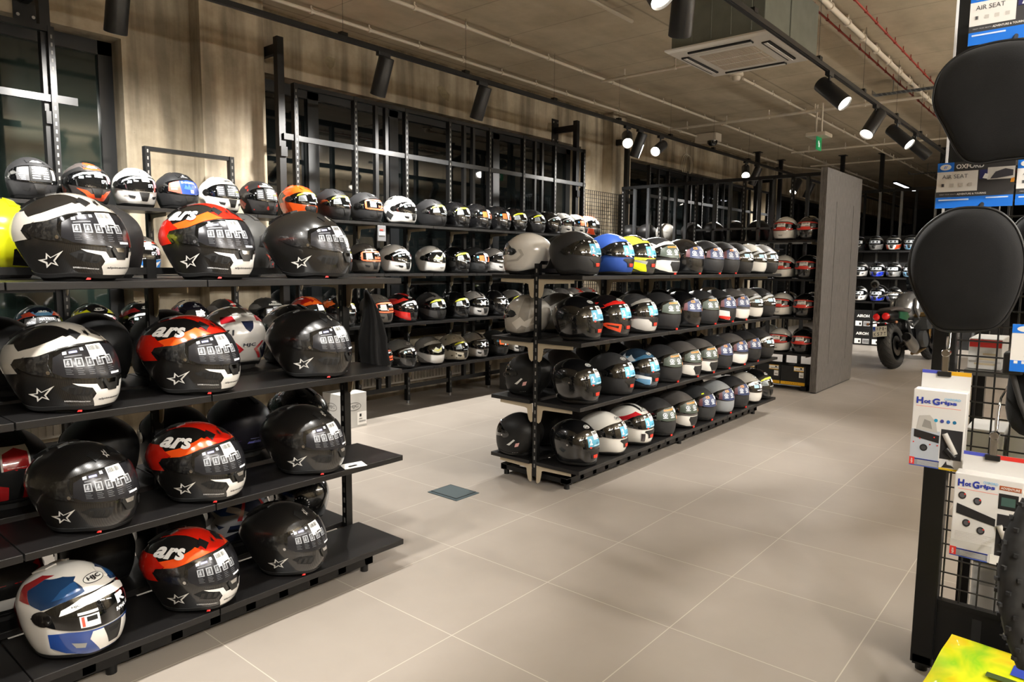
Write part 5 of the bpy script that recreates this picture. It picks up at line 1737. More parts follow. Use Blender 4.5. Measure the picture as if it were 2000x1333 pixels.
# --- wall unit, four shelves
row('top wall shelf', 'helmets on the top shelf of the wall unit', [
    (1.16, 'white_hjc', 'white helmet cut by the picture edge'), (1.47, 'black_matryx', 'matt black helmet with white-lettered visor film'), (1.78, 'orange_grey', 'black and orange helmet, silver visor film'), (2.08, 'white_hjc', 'white helmet with silver visor film'),
    (2.37, 'black_dskwal', 'matt black helmet with blue and red film', 6), (2.69, 'white_airoh', 'cream white helmet with black visor film', 6), (3.01, 'black_spark_red', 'dark helmet with red splashes', 8),
    (3.37, 'orange_black', 'bright orange helmet with yellow film strip', 10), (3.71, 'black_matt_yellow', 'matt black helmet with yellow film strip', 8), (4.06, 'black_matt_frame', 'matt black helmet with orange-framed film', 8),
    (4.47, 'white_hjc_grey', 'white and grey helmet with silver film', 14), (4.87, 'black_matt_yellow', 'matt black helmet with yellow film strip', 8), (5.21, 'black_gloss_yellow', 'glossy black helmet with yellow film strip', 8),
    (5.53, 'black_orange_film', 'glossy black helmet with orange film', 8), (5.85, 'black_orange_film', 'glossy black helmet with orange film', 8), (6.14, 'black_gloss_yellow', 'glossy black helmet with yellow film strip'),
    (6.47, 'black_matt_yellow', 'matt black helmet with yellow film strip'), (6.79, 'black_silver_film', 'black helmet with silver film'), (7.07, 'white_hjc', 'white helmet with silver film'), (7.35, 'white_orange_film', 'white helmet with orange film'), (7.63, 'white_orange', 'white and orange helmet')],
    5.165, 1.775, -90)
row('second wall shelf', 'helmets on the second shelf of the wall unit', [
    (2.09, 'white_red_hjc', 'white helmet with red stripe and blue chin'), (2.97, 'black_spark_red', 'dark helmet with red splashes'), (3.72, 'black_grey_yellow', 'black and grey helmet with yellow strip', 6), (4.03, 'grey_matt_frame', 'matt grey helmet with orange-framed film', 6),
    (4.40, 'white_hjc', 'white helmet with silver film', 10), (4.86, 'white_scorpion', 'white helmet with green-yellow film', 4), (5.21, 'black_gloss_yellow', 'glossy black helmet with yellow strip', 6), (5.50, 'matt_orange_film', 'matt charcoal helmet with orange film', 6), (5.81, 'grey_mt', 'pale grey helmet with big white letters', 6)],
    5.165, 1.32, -90)
row('third wall shelf', 'helmets on the third shelf of the wall unit', [
    (1.46, 'blue_matryx', 'black helmet with blue brow line'), (1.78, 'black_yellow_hjc', 'black helmet with yellow flashes'), (2.08, 'black_red_hjc', 'black helmet with red flashes'), (2.43, 'galaxy', 'black helmet speckled blue and pink'), (2.71, 'black_red_airoh', 'dark grey helmet with red stripe', 6), (3.06, 'grey_spark', 'grey helmet with white brow patch', 8),
    (3.44, 'orange_white', 'orange and red helmet with white label', 6), (3.75, 'orange_multi', 'black and orange graphic helmet', 6), (4.17, 'grey_matt_frame', 'matt grey helmet with orange-framed film', 6), (4.48, 'red_hjc', 'red and black helmet with silver film', 10),
    (4.86, 'black_grey_yellow', 'black and grey helmet with yellow strip', 4), (5.20, 'black_gloss_yellow', 'glossy black helmet with yellow strip', 6), (5.50, 'grey_mt', 'pale grey helmet with big white letters', 2), (5.82, 'black_mt', 'glossy black helmet with big white letters', 4), (6.13, 'grey_yellow', 'grey helmet with yellow strip'),
    (6.78, 'grey_hjc', 'dull grey helmet with silver film'), (7.07, 'grey_swirl', 'grey helmet with white swirls'), (7.36, 'grey_red', 'grey and red helmet'), (7.64, 'grey_red', 'grey and red helmet')],
    5.165, 0.855, -90)
row('bottom wall shelf', 'helmets on the bottom shelf of the wall unit', [
    (4.16, 'black_gloss_frame', 'black helmet with orange-framed film', 4), (4.46, 'grey_hjc', 'dull grey helmet with silver film', 12), (4.84, 'grey_scorpion', 'white and grey helmet with green film', 4), (5.18, 'camo_yellow', 'stone camouflage helmet with yellow strip', 4), (5.50, 'grey_mt', 'pale grey helmet with big white letters', 2),
    (5.83, 'matt_orange_film', 'matt charcoal helmet with orange film'), (6.13, 'black_white_hjc', 'black and white helmet'), (6.42, 'black_gloss_yellow', 'glossy black helmet with yellow strip'), (6.73, 'white_pink', 'white helmet with pink flash'), (7.03, 'white_pink', 'white helmet with pink flash')],
    5.165, 0.412, -90)

# --- gondola closest to the camera: front rows turned towards the shop, rear rows facing the wall
for z, its in ((LEVELS[3], [(0.82, 'carbon_silver', 'carbon and silver racing helmet'), (1.26, 'carbon_red', 'carbon and red racing helmet with white letters', -9), (1.68, 'carbon_black', 'plain carbon racing helmet')]),
               (LEVELS[2], [(0.77, 'carbon_silver', 'carbon and silver racing helmet'), (1.18, 'carbon_red', 'carbon and red racing helmet with white letters'), (1.68, 'carbon_black', 'plain carbon racing helmet')]),
               (LEVELS[1], [(0.81, 'carbon_black', 'plain carbon racing helmet'), (1.19, 'carbon_red', 'carbon and red racing helmet with white letters'), (1.64, 'carbon_black', 'plain carbon racing helmet')]),
               (LEVELS[0], [(0.755, 'white_blue_red', 'white, blue and red helmet with oval badge', -4), (1.15, 'carbon_red', 'carbon and red racing helmet with white letters'), (1.54, 'carbon_black', 'plain carbon racing helmet')])):
    nm = {3: 'top', 2: 'second', 1: 'third', 0: 'bottom'}[LEVELS.index(z)]
    row("near gondola's %s shelf" % nm, 'racing helmets on the %s shelf of the near gondola' % nm, its, 2.508, z, -63, jitter=1.5)
row("near gondola's top rear shelf", 'rear helmets on the top shelf of the near gondola', [(0.72, 'yellow_gloss', 'bright yellow helmet'), (1.06, 'charcoal_dome', 'plain charcoal helmet'), (1.60, 'grey_orange', 'grey and orange graphic helmet')], 2.93, LEVELS[3], 85)
row("near gondola's second rear shelf", 'rear helmets on the second shelf of the near gondola', [(0.70, 'black_dome', 'matt black helmet'), (0.995, 'black_dome', 'matt black dome with visor edge'), (1.27, 'charcoal_dome', 'charcoal helmet behind the post'), (1.555, 'white_red_navy', 'white helmet with red and navy'), (1.85, 'black_grey_swoosh', 'black helmet with grey swoosh')], 2.93, LEVELS[2], 88)
row("near gondola's third rear shelf", 'rear helmets on the third shelf of the near gondola', [(0.70, 'black_white_red', 'black helmet with red and white panel'), (1.0, 'black_dome', 'matt black dome with chrome visor edge'), (1.29, 'black_dome', 'matt black dome behind the post'), (1.575, 'black_purple', 'black helmet with faint purple print'), (1.87, 'black_flake', 'glossy black flake helmet')], 2.93, LEVELS[1], 88)
row("near gondola's bottom rear shelf", 'rear helmets on the bottom shelf of the near gondola', [(0.66, 'red_white_black', 'black helmet with red and white bands'), (0.97, 'black_dome', 'matt black dome'), (1.25, 'black_dome', 'matt black dome with vent'), (1.545, 'blue_white_black', 'dark blue helmet with white flashes'), (1.87, 'black_flake', 'glossy black flake helmet with badge')], 2.93, LEVELS[0], 88)

# --- middle gondola, front rows
row("middle gondola's top shelf", 'touring helmets on the top shelf of the middle gondola', [(3.60, 'flip_black_matt', 'matt black helmet with blue sticker'), (4.0, 'flip_blue', 'matt blue helmet with blue sticker'), (4.29, 'flip_yellow', 'yellow and black graphic helmet'), (4.64, 'green_white', 'white and black helmet with green film'), (5.05, 'navy_gloss', 'glossy black helmet with navy film'), (5.41, 'navy_black', 'matt black helmet with navy film'), (5.73, 'navy_black', 'matt black helmet with navy film'), (6.03, 'grey_black', 'matt black helmet with silver band'), (6.35, 'grey_white', 'white helmet with silver band'), (6.64, 'grey_silver', 'dark grey helmet with silver band')], 2.525, LEVELS[3], -92, jitter=2)
row("middle gondola's second shelf", 'touring helmets on the second shelf of the middle gondola', [(3.64, 'flip_black_gloss', 'glossy black helmet with blue sticker'), (3.98, 'flip_red', 'red and black graphic helmet'), (4.34, 'flip_silver_dark', 'dark helmet with silver chin'), (4.69, 'green_black', 'matt black helmet with green film'), (5.04, 'navy_gloss', 'glossy black helmet with navy film'), (5.36, 'green_black', 'matt black helmet with green film'), (5.70, 'navy_red', 'black, white and red helmet with navy film'), (6.0, 'navy_white_chin', 'grey helmet with white chin, navy film'), (6.31, 'grey_white_chin', 'grey helmet with white chin, silver band'), (6.62, 'grey_black', 'matt black helmet with silver band')], 2.525, LEVELS[2], -92, jitter=2)
row("middle gondola's third shelf", 'touring helmets on the third shelf of the middle gondola', [(3.63, 'flip_black_gloss', 'glossy black helmet with blue sticker'), (4.05, 'flip_black_matt', 'matt black helmet with blue sticker'), (4.39, 'flip_ice_blue', 'black helmet with ice-blue graphics'), (4.74, 'green_black', 'matt black helmet with green film'), (5.07, 'green_white_chin', 'white-chinned grey helmet with green film'), (5.37, 'green_white_chin', 'white-chinned grey helmet with green film'), (5.67, 'navy_black', 'matt black helmet with navy film'), (6.0, 'navy_white_chin', 'grey helmet with white chin, navy film'), (6.31, 'navy_black', 'matt black helmet with navy film'), (6.64, 'grey_black', 'matt black helmet with silver band')], 2.525, LEVELS[1], -92, jitter=2)
row("middle gondola's bottom shelf", 'touring helmets on the bottom shelf of the middle gondola', [(3.63, 'flip_black_gloss', 'glossy black helmet with blue sticker'), (3.97, 'flip_white', 'white helmet with blue sticker', 12), (4.33, 'flip_white_stripe', 'white helmet with black and red stripes'), (4.67, 'green_black', 'matt black helmet with green film'), (5.03, 'green_white_chin', 'white-chinned grey helmet with green film'), (5.37, 'navy_lime', 'charcoal helmet with lime flash'), (5.74, 'navy_grey', 'grey helmet with navy film'), (6.07, 'navy_black', 'matt black helmet with navy film'), (6.38, 'grey_top_white', 'grey and white helmet with silver band'), (6.66, 'black_gold', 'black helmet with yellow strip')], 2.525, LEVELS[0], -92, jitter=2)
# --- middle gondola, rear rows
for z, nm, its in ((LEVELS[3], 'top', [(3.62, 'white_modular', 'plain white flip-front helmet'), (4.0, 'black_dome', 'matt black helmet')]),
                   (LEVELS[2], 'second', [(3.63, 'silver_modular', 'glossy silver helmet'), (3.97, 'grey_white_dome', 'grey and white helmet'), (4.33, 'black_dome', 'black dome'), (4.68, 'black_dome', 'black dome'), (5.03, 'charcoal_dome', 'charcoal dome'), (5.38, 'black_dome', 'black dome'), (5.73, 'grey_dome', 'grey dome'), (6.4, 'white_dome', 'white helmet')]),
                   (LEVELS[1], 'third', [(3.65, 'black_modular', 'matt black flip-front helmet'), (4.0, 'grey_dome', 'grey dome'), (4.34, 'black_dome', 'black dome'), (4.68, 'black_dome', 'black dome'), (5.02, 'grey_dome', 'grey dome'), (5.36, 'black_dome', 'black dome'), (5.7, 'charcoal_dome', 'charcoal dome'), (6.04, 'black_dome', 'black dome')]),
                   (LEVELS[0], 'bottom', [(3.56, 'black_modular', 'matt black flip-front helmet'), (3.89, 'black_dome', 'matt black dome'), (4.24, 'grey_dome', 'grey dome'), (4.58, 'grey_dome', 'grey dome'), (4.93, 'black_dome', 'black dome'), (5.3, 'charcoal_dome', 'charcoal dome'), (5.66, 'grey_dome', 'grey dome'), (6.0, 'black_dome', 'black dome')])):
    row("middle gondola's %s rear shelf" % nm, 'rear helmets on the %s shelf of the middle gondola' % nm, its, 2.935, z, 90, order='from the near end')

# --- cross shelving and far wall
for z, nm in zip(FLEV[::-1], ('top', 'second', 'third', 'lowest')):
    helmet('white_red_film', "white helmet with red film bands on the cross shelving's %s shelf" % nm, 8.30, 2.885, z, 180, 'white red-banded helmets on the cross shelving')
    helmet('black_red_film', "black helmet with red film bands on the cross shelving's %s shelf" % nm, 8.30, 2.615, z, 180, 'black red-banded helmets on the cross shelving')
row("cross shelving's top rear shelf", 'rear helmets on the top of the cross shelving', [(5.19, 'black_dome', 'glossy black dome'), (4.92, 'black_dome', 'matt black dome'), (4.63, 'white_dome', 'white helmet'), (4.25, 'charcoal_dome', 'charcoal dome'), (3.95, 'black_edge', 'black helmet with pale edge'), (3.66, 'black_edge', 'black helmet with pale edge'), (3.36, 'black_edge', 'black helmet with pale edge'), (3.04, 'white_orange', 'white and orange helmet')], 8.72, FLEV[3], 0, 'y')
row("cross shelving's second rear shelf", 'rear helmets on the second shelf of the cross shelving', [(3.35, 'cross_multi', 'orange and blue off-road helmet'), (3.05, 'white_dome', 'white helmet'), (2.70, 'white_dome', 'white helmet')], 8.72, FLEV[2], 0, 'y')
row("cross shelving's third rear shelf", 'rear helmets on the third shelf of the cross shelving', [(3.62, 'cross_lime', 'lime and black off-road helmet'), (3.28, 'black_silver_film', 'black helmet with silver film'), (2.98, 'black_silver_film', 'black helmet with silver film'), (2.68, 'black_silver_film', 'black helmet with silver film')], 8.77, FLEV[1], 180, 'y')
row("cross shelving's lowest rear shelf", 'rear helmets on the lowest shelf of the cross shelving', [(3.6, 'black_white_hjc', 'black and white helmet'), (3.16, 'white_dome', 'white helmet'), (2.74, 'grey_white_dome', 'grey and white helmet')], 8.72, FLEV[0], 0, 'y')
row("far shelving's top shelf", 'off-road helmets on the top far shelf', [(3.56, 'cross_black', 'black off-road helmet'), (3.27, 'cross_grey', 'grey and orange off-road helmet'), (2.98, 'cross_orange', 'white and orange off-road helmet'), (2.69, 'cross_pale_blue', 'pale blue and white off-road helmet')], 14.13, BLEV[2], 180, 'y')
row("far shelving's middle shelf", 'off-road helmets on the middle far shelf', [(3.50, 'cross_white', 'white off-road helmet'), (3.22, 'cross_blue', 'blue and white off-road helmet'), (2.95, 'cross_grey', 'grey and orange off-road helmet'), (2.68, 'cross_pale_blue', 'pale blue off-road helmet')], 14.13, BLEV[1], 180, 'y')
row("far shelving's lowest shelf", 'off-road helmets on the lowest far shelf', [(3.49, 'cross_white', 'white off-road helmet'), (3.19, 'cross_blue', 'blue and white off-road helmet'), (2.92, 'cross_grey', 'grey off-road helmet')], 14.13, BLEV[0], 180, 'y')
# ------------------------------------------------------------------ accessory stand at the aisle's edge, with what hangs on it
SX = 2.70
t = thing('accessory_stand', 'black floor stand with wire grid holding seat pads and grip boxes', 'display stand', (SX, 0.0, 0))
MB().box((SX, 0.365, 0.03), (SX + 0.06, 0.432, 2.75), BLACK).build('post', t, bevel=0.003)
MB().box((SX, -0.64, 0.03), (SX + 0.06, -0.575, 2.75), BLACK).build('post', t, bevel=0.003)
MB().box((SX - 0.004, 0.426, 1.3), (SX + 0.001, 0.433, 2.75), mat('white_edge_strip', 'd9d9d9', 0.4)).build('edge_strip', t, label='pale edge strip on the post')
MB().box((SX + 0.02, -0.58, 0.05), (SX + 0.04, 0.37, 0.255), BLACK).box((SX + 0.018, 0.235, 0.12), (SX + 0.0205, 0.262, 0.235), mat('punched_dark', '020202', 0.8)).build('kick_board', t)
m = MB()
text_on(m, 'EXPO STAND' if False else '- -', ink('6f6c68'), (SX + 0.02, 0.14, 0.215), (0, -1, 0), (0, 0, 1), 0.006, 0.001, 0.02, 0.07)
oval(m, (SX + 0.02, 0.14, 0.208), (0, -1, 0), (0, 0, 1), 0.045, 0.006, ink('4d4a47'))
m.build('logo_print', t)
g = MB()
GW = mat('black_grid_wire', '1d1c1b', 0.35)
y = 0.355
while y > -0.58:
    g.cyl((SX + 0.03, y, 0.265), (SX + 0.03, y, 2.7), 0.0028, GW, 8)
    y -= 0.05
z = 0.27
while z < 2.7:
    g.cyl((SX + 0.026, 0.37, z), (SX + 0.026, -0.58, z), 0.0028, GW, 8)
    z += 0.05
g.build('grid', t, smooth=60)
MB().box((SX + 0.015, -0.58, 0.255), (SX + 0.045, 0.37, 0.272), BLACK).box((SX + 0.0, -0.64, 2.72), (SX + 0.06, 0.432, 2.78), BLACK).build('crossbar', t)
MB().box((SX + 0.022, 0.10, 0.27), (SX + 0.05, 0.125, 2.7), BLACK).build('upright', t)
MB().box((SX - 0.25, -0.60, 0.03), (SX + 0.55, -0.54, 0.07), BLACK).box((SX - 0.0, 0.37, 0.025), (SX + 0.55, 0.425, 0.06), BLACK).build('base', t)
for x, y in ((SX + 0.03, 0.40), (SX + 0.5, 0.40), (SX + 0.5, -0.57), (SX - 0.2, -0.57), (SX + 0.03, -0.6)):
    MB().cyl((x, y, 0), (x, y, 0.032), 0.02, BLACK, 12).build('foot', t, smooth=40)
for z in (0.19, 0.69, 1.065, 1.42, 1.8):
    MB().box((SX + 0.10, -0.55, z - 0.018), (SX + 0.48, 0.13 if z < 0.6 else 0.35, z), mat('grey_metal_shelf', '55534f', 0.4, 0.3)).build('shelf', t)
m = MB()
for y in (0.345, -0.55):
    m.box((SX + 0.46, y - 0.02, 0.03), (SX + 0.50, y + 0.02, 2.7), BLACK)
m.build('upright', t)

# goods on the stand's shelves, seen through the grid
def pack(name, label, cat, a, b, m, band=None, bar=INK):
    t = thing(name, label, cat, ((a[0] + b[0]) / 2, (a[1] + b[1]) / 2, a[2] + 0.001))
    a, b = (a[0], a[1], a[2] + 0.001), (b[0], b[1], b[2] + 0.001)
    MB().box(a, b, m).build('box_body', t, bevel=0.003)
    f = MB()
    if band:
        f.box((a[0] - 0.0012, a[1] + 0.002, b[2] - (b[2] - a[2]) * 0.28), (a[0], b[1] - 0.002, b[2] - 0.004), band)
    for k in range(3):
        f.box((a[0] - 0.0014, a[1] + (b[1] - a[1]) * 0.15, a[2] + (b[2] - a[2]) * (0.15 + 0.16 * k)), (a[0], a[1] + (b[1] - a[1]) * (0.8 - 0.12 * k), a[2] + (b[2] - a[2]) * (0.21 + 0.16 * k)), bar)
    f.build('print', t)
    return t
PW, PG = mat('white_carton', 'cfccc6', 0.45), mat('grey_carton', '8b8882', 0.5)
FX_ = SX + 0.13
greyp = ink('85827c')
pack('product_box', 'white box with grey print on the stand shelf behind the upper grip box', 'box', (FX_, 0.225, 0.69), (FX_ + 0.2, 0.335, 0.86), PW, None, greyp)
pack('product_box', 'tall white box next to it on the same stand shelf', 'box', (FX_, 0.10, 0.69), (FX_ + 0.2, 0.215, 0.90), PW, None, greyp)
pack('product_box', 'white box at the inner end of the middle stand shelf', 'box', (FX_, -0.06, 0.69), (FX_ + 0.2, 0.085, 0.91), PW, ink('2b62b5'), greyp)
pack('product_box', 'red topped white box behind the post under the lower seat pad', 'box', (FX_, 0.25, 1.065), (FX_ + 0.2, 0.345, 1.17), PW, ink('c9302a'), ink('b9a98a'))
pack('product_box', 'small white box on the stand shelf under the lower seat pad', 'box', (FX_, 0.12, 1.065), (FX_ + 0.12, 0.19, 1.12), PW, None, greyp)
pack('product_box', 'white narrow box standing behind the strap bag', 'box', (FX_, 0.02, 1.065), (FX_ + 0.15, 0.10, 1.30), PW, None, greyp)
pack('product_box', 'black box on the stand shelf behind the lower grip box', 'box', (FX_, -0.25, 0.19), (FX_ + 0.25, 0.11, 0.50), KBOX, None, ink('3a3937'))
pack('product_box', 'white box behind the lower seat pad near the stand top shelf', 'box', (FX_, 0.0, 1.42), (FX_ + 0.2, 0.2, 1.6), PW, None, greyp)
t = thing('liquid_dispenser', 'pale grey bottle with black lid behind the grid at floor level', 'bottle', (3.0, 0.25, 0.0))
MB().box((2.98, 0.205, 0.0), (3.12, 0.30, 0.345), mat('frosted_plastic', 'a9a8a4', 0.25, 0, 0.3)).build('bottle', t, bevel=0.008)
MB().box((2.97, 0.195, 0.345), (3.13, 0.31, 0.395), mat('black_lid', '131315', 0.3)).build('lid', t, bevel=0.006)
MB().box((2.978, 0.225, 0.12), (2.98, 0.28, 0.26), ink('c9c7c2')).box((2.977, 0.235, 0.06), (2.98, 0.275, 0.075), ink('3a5e78')).build('label', t)

def hook(parent, x, y, z):
    """chrome spring clip with its S hook to the grid"""
    MB().tube([(SX + 0.018, y, z + 0.16), (SX - 0.02, y, z + 0.17), (x + 0.09, y, z + 0.155), (x + 0.05, y, z + 0.12), (x + 0.045, y, z + 0.075), (x + 0.02, y, z + 0.06), (x + 0.005, y, z + 0.085), (x + 0.002, y, z + 0.11)], 0.0032, CHROME, 8).build('hook', parent, smooth=60)
    m = MB().box((x - 0.006, y - 0.009, z + 0.0), (x + 0.006, y + 0.009, z + 0.07), CHROME)
    m.cyl((x - 0.012, y, z + 0.06), (x + 0.012, y, z + 0.06), 0.012, CHROME, 14)
    m.build('clip', parent, bevel=0.002)
    MB().box((x - 0.008, y - 0.018, z - 0.012), (x + 0.008, y + 0.018, z + 0.004), INK).build('clip_jaw', parent, bevel=0.002)

def rounded(poly, n=3):
    """outline smoothed by corner cutting"""
    for _ in range(n):
        q = []
        for a, b in zip(poly, poly[1:] + poly[:1]):
            q += [(a[0] * .75 + b[0] * .25, a[1] * .75 + b[1] * .25), (a[0] * .25 + b[0] * .75, a[1] * .25 + b[1] * .75)]
        poly = q
    return poly

def fabric_mat():
    m, nt, b, N, L = nodes_of('black_stretch_fabric', 0.8, 0, 0.2)
    b.inputs['Sheen Weight'].default_value = 0.1
    tc = N('TexCoord')
    n = N('TexNoise', i_Scale=420.0, i_Detail=2.0)
    L(tc.outputs['Object'], n.inputs['Vector'])
    n2 = N('TexNoise', i_Scale=9.0, i_Detail=5.0)
    L(tc.outputs['Object'], n2.inputs['Vector'])
    r = ramp(N, [(0.35, '080809'), (0.7, '121213')])
    ad = N('Math', operation='MULTIPLY_ADD', i_1=0.4, i_2=0.0)
    L(n.outputs['Fac'], ad.inputs[0])
    a2 = N('Math', operation='MULTIPLY_ADD', i_1=0.6)
    L(n2.outputs['Fac'], a2.inputs[0])
    L(ad.outputs[0], a2.inputs[2])
    L(a2.outputs[0], r.inputs['Fac'])
    L(r.outputs['Color'], b.inputs['Base Color'])
    bp = N('Bump', i_Strength=0.35, i_Distance=0.001)
    L(n.outputs['Fac'], bp.inputs['Height'])
    L(bp.outputs['Normal'], b.inputs['Normal'])
    return m
FAB = fabric_mat()

def seat_pad(label, x, poly, hy, hz, card):
    t = thing('seat_cushion', label, 'cushion', (x, hy, hz), 'inflatable seat cushions on the stand')
    P = rounded(poly)
    c = (sum(p[0] for p in P) / len(P), sum(p[1] for p in P) / len(P))
    m = MB()
    rings = []
    for sc, dx in ((0.30, -0.036), (0.62, -0.034), (0.84, -0.028), (0.95, -0.015), (0.985, -0.004), (0.985, 0.004), (0.95, 0.012), (0.84, 0.018), (0.4, 0.02)):
        rings.append([(x + dx, c[0] + (p[0] - c[0]) * sc, c[1] + (p[1] - c[1]) * sc) for p in P])
    m.loft(rings, FAB)
    m.build('cushion', t, smooth=180)
    pts = [(x - 0.006, c[0] + (p[0] - c[0]) * 0.99, c[1] + (p[1] - c[1]) * 0.99) for p in P]
    MB().tube(pts + pts[:2], 0.004, mat('black_piping', '0e0e0f', 0.5), 8).build('piping', t, smooth=60)
    cx, y0, y1, z0, z1 = card
    product_card(t, cx, y0, y1, z0, z1)
    MB().tube([(x + 0.01, hy, hz - 0.03), (cx + 0.004, hy, z0 + 0.01)], 0.006, FAB).build('strap', t)
    MB().tube([(SX + 0.02, hy, z1 + 0.03), (cx, hy, z1 + 0.02), (cx - 0.02, hy, z1 + 0.025)], 0.0035, CHROME, 8).build('hook', t, smooth=60)
    return t

BLUE = ink('1670d8')
def product_card(t, x, y0, y1, z0, z1, word='AIR SEAT', brand='OXFORD'):
    """printed header card; y0 is the edge towards the aisle, y1 the other"""
    w, h = y0 - y1, z1 - z0
    Y = lambda u: y0 - u * w
    Zf = lambda v: z0 + v * h
    m = MB().box((x, y1, z0), (x + 0.002, y0, z1), ink('3a3a3c'))
    e = x - 0.0006
    q = lambda a, b, c, d, mt, o=0.0: m.box((e - o, min(Y(a), Y(c)), Zf(b)), (x, max(Y(a), Y(c)), Zf(d)), mt)
    q(0, 0, 1, 0.24, BLUE)
    q(0, 0.36, 0.54, 0.80, ink('e6e2dc'))
    q(0, 0.80, 0.22, 1.0, BLUE)
    q(0.56, 0.60, 0.66, 0.80, ink('2a2d63'))
    q(0.66, 0.58, 1, 0.84, ink('d2cfc9'))
    for k in range(4):
        q(0.06 + k * 0.12, 0.47, 0.11 + k * 0.12, 0.54, ink('c4bfb8'), 0.0003)
    q(0.07, 0.475, 0.10, 0.54, ink('4a4a4c'), 0.0005)
    P = lambda u, v, o=0.001: (x - o, Y(u), Zf(v))
    m.add([P(0.70, 0.60), P(0.78, 0.60), P(0.98, 0.64), P(0.98, 0.76), P(0.88, 0.80), P(0.76, 0.74)], [tuple(range(6))], ink('3c3c44'))
    m.add([P(0.60, 0.62, .0012), P(0.66, 0.60, .0012), P(0.68, 0.70, .0012), P(0.63, 0.72, .0012)], [(0, 1, 2, 3)], WHITE)
    m.add([P(0.95, 0.50, .0012), P(1.0, 0.50, .0012), P(1.0, 0.60, .0012), P(0.96, 0.58, .0012)], [(0, 1, 2, 3)], ink('d9902a'))
    m.build('header_card', t, label='blue and white printed header card')
    s = MB()
    U, V = (0, -1, 0), (0, 0, 1)
    s.add([P(0.11 + 0.075 * math.cos(a * math.pi / 14), 0.90 + 0.065 * math.sin(a * math.pi / 14), .0016) for a in range(28)], [tuple(range(28))], WHITE)
    text_on(s, '//', BLUE, P(0.11, 0.90), U, V, h * 0.06, 0.0012, 0.04, w * 0.05)
    text_on(s, brand, WHITE, P(0.43, 0.90), U, V, h * 0.10, 0.0008, 0.03, w * 0.36)
    text_on(s, word, ink('4a4a4c'), P(0.24, 0.69), U, V, h * 0.085, 0.0006, 0.0, w * 0.34)
    text_on(s, 'ADVENTURE & TOURING', WHITE, P(0.47, 0.30), U, V, h * 0.04, 0.0006, 0.02, w * 0.38)
    text_on(s, 'FIRST FOR SEATS', ink('bdbdbd'), P(0.16, 0.30), U, V, h * 0.022, 0.0006, 0.0, w * 0.22)
    q2 = lambda a, b, c, d: s.box((e - 0.0004, min(Y(a), Y(c)), Zf(b)), (x, max(Y(a), Y(c)), Zf(d)), ink('cfe0f5'))
    q2(0.04, 0.165, 0.44, 0.195)
    q2(0.66, 0.185, 0.94, 0.21)
    s.build('lettering', t)

seat_pad('big black seat cushion hanging highest on the stand', 2.36, [(0.422, 1.907), (0.409, 1.962), (0.357, 2.008), (0.274, 2.020), (0.195, 2.012), (0.122, 1.965), (0.073, 1.843), (0.097, 1.745), (0.158, 1.700), (0.236, 1.700), (0.312, 1.690), (0.347, 1.718), (0.385, 1.80), (0.418, 1.86)], 0.25, 2.0, (2.50, 0.366, 0.16, 2.055, 2.205))
seat_pad('black rounded seat cushion hanging below the air seat card', 2.40, [(0.463, 1.412), (0.456, 1.478), (0.426, 1.532), (0.365, 1.578), (0.309, 1.582), (0.255, 1.575), (0.210, 1.537), (0.183, 1.479), (0.173, 1.414), (0.183, 1.332), (0.209, 1.262), (0.240, 1.229), (0.305, 1.222), (0.360, 1.220), (0.388, 1.236), (0.425, 1.303), (0.452, 1.358)], 0.30, 1.57, (2.50, 0.420, 0.226, 1.587, 1.722))
seat_pad('grey mesh seat cushion half out of the picture behind the lower pad', 2.58, [(0.23, 1.50), (0.22, 1.55), (0.16, 1.58), (0.05, 1.58), (0.0, 1.54), (0.0, 1.36), (0.05, 1.30), (0.15, 1.30), (0.21, 1.36)], 0.12, 1.57, (2.56, 0.226, 0.03, 1.592, 1.725))

t = thing('strap_bag', 'black nylon strap bag with blue and white card at the picture edge', 'bag', (2.53, 0.1, 0.9))
m = MB()
P = rounded([(0.205, 0.93), (0.205, 1.10), (0.19, 1.16), (0.10, 1.18), (0.0, 1.16), (-0.02, 1.0), (0.0, 0.91), (0.10, 0.90)], 2)
c = (0.095, 1.03)
m.loft([[(2.53 + dx, c[0] + (p[0] - c[0]) * sc, c[1] + (p[1] - c[1]) * sc) for p in P] for sc, dx in ((0.3, -0.05), (0.75, -0.046), (0.95, -0.03), (1.0, 0.0), (0.95, 0.03), (0.4, 0.05))], FAB)
m.build('bag_body', t, smooth=180)
MB().box((2.47, 0.165, 1.10), (2.53, 0.215, 1.165), mat('grey_webbing', '2c2b2a', 0.7)).build('webbing_loop', t, bevel=0.006)
MB().tube([(2.48, 0.19, 1.10), (2.475, 0.165, 1.02), (2.48, 0.14, 0.96)], 0.008, mat('grey_webbing', '2c2b2a', 0.7)).build('strap', t, smooth=60)
m = MB().box((2.44, 0.02, 1.115), (2.442, 0.196, 1.25), WHITE)
m.box((2.4392, 0.02, 1.115), (2.44, 0.196, 1.147), BLUE).box((2.4392, 0.02, 1.225), (2.44, 0.196, 1.25), BLUE)
for k in range(12):
    m.box((2.4392, 0.16 - k * 0.01, 1.158), (2.44, 0.164 - k * 0.01, 1.172), INK)
for k in range(9):
    m.box((2.4388, 0.178 - k * 0.018, 1.138), (2.44, 0.187 - k * 0.018, 1.146), WHITE)
m.add([(2.4386, 0.16 + 0.025 * math.cos(a * .3), 1.237 + 0.009 * math.sin(a * .3)) for a in range(21)], [tuple(range(21))], WHITE)
m.build('header_card', t, label='white card with blue bands')
MB().tube([(SX + 0.02, 0.1, 1.27), (2.5, 0.1, 1.265), (2.44, 0.1, 1.262), (2.43, 0.1, 1.25)], 0.0035, CHROME, 8).build('hook', t, smooth=60)

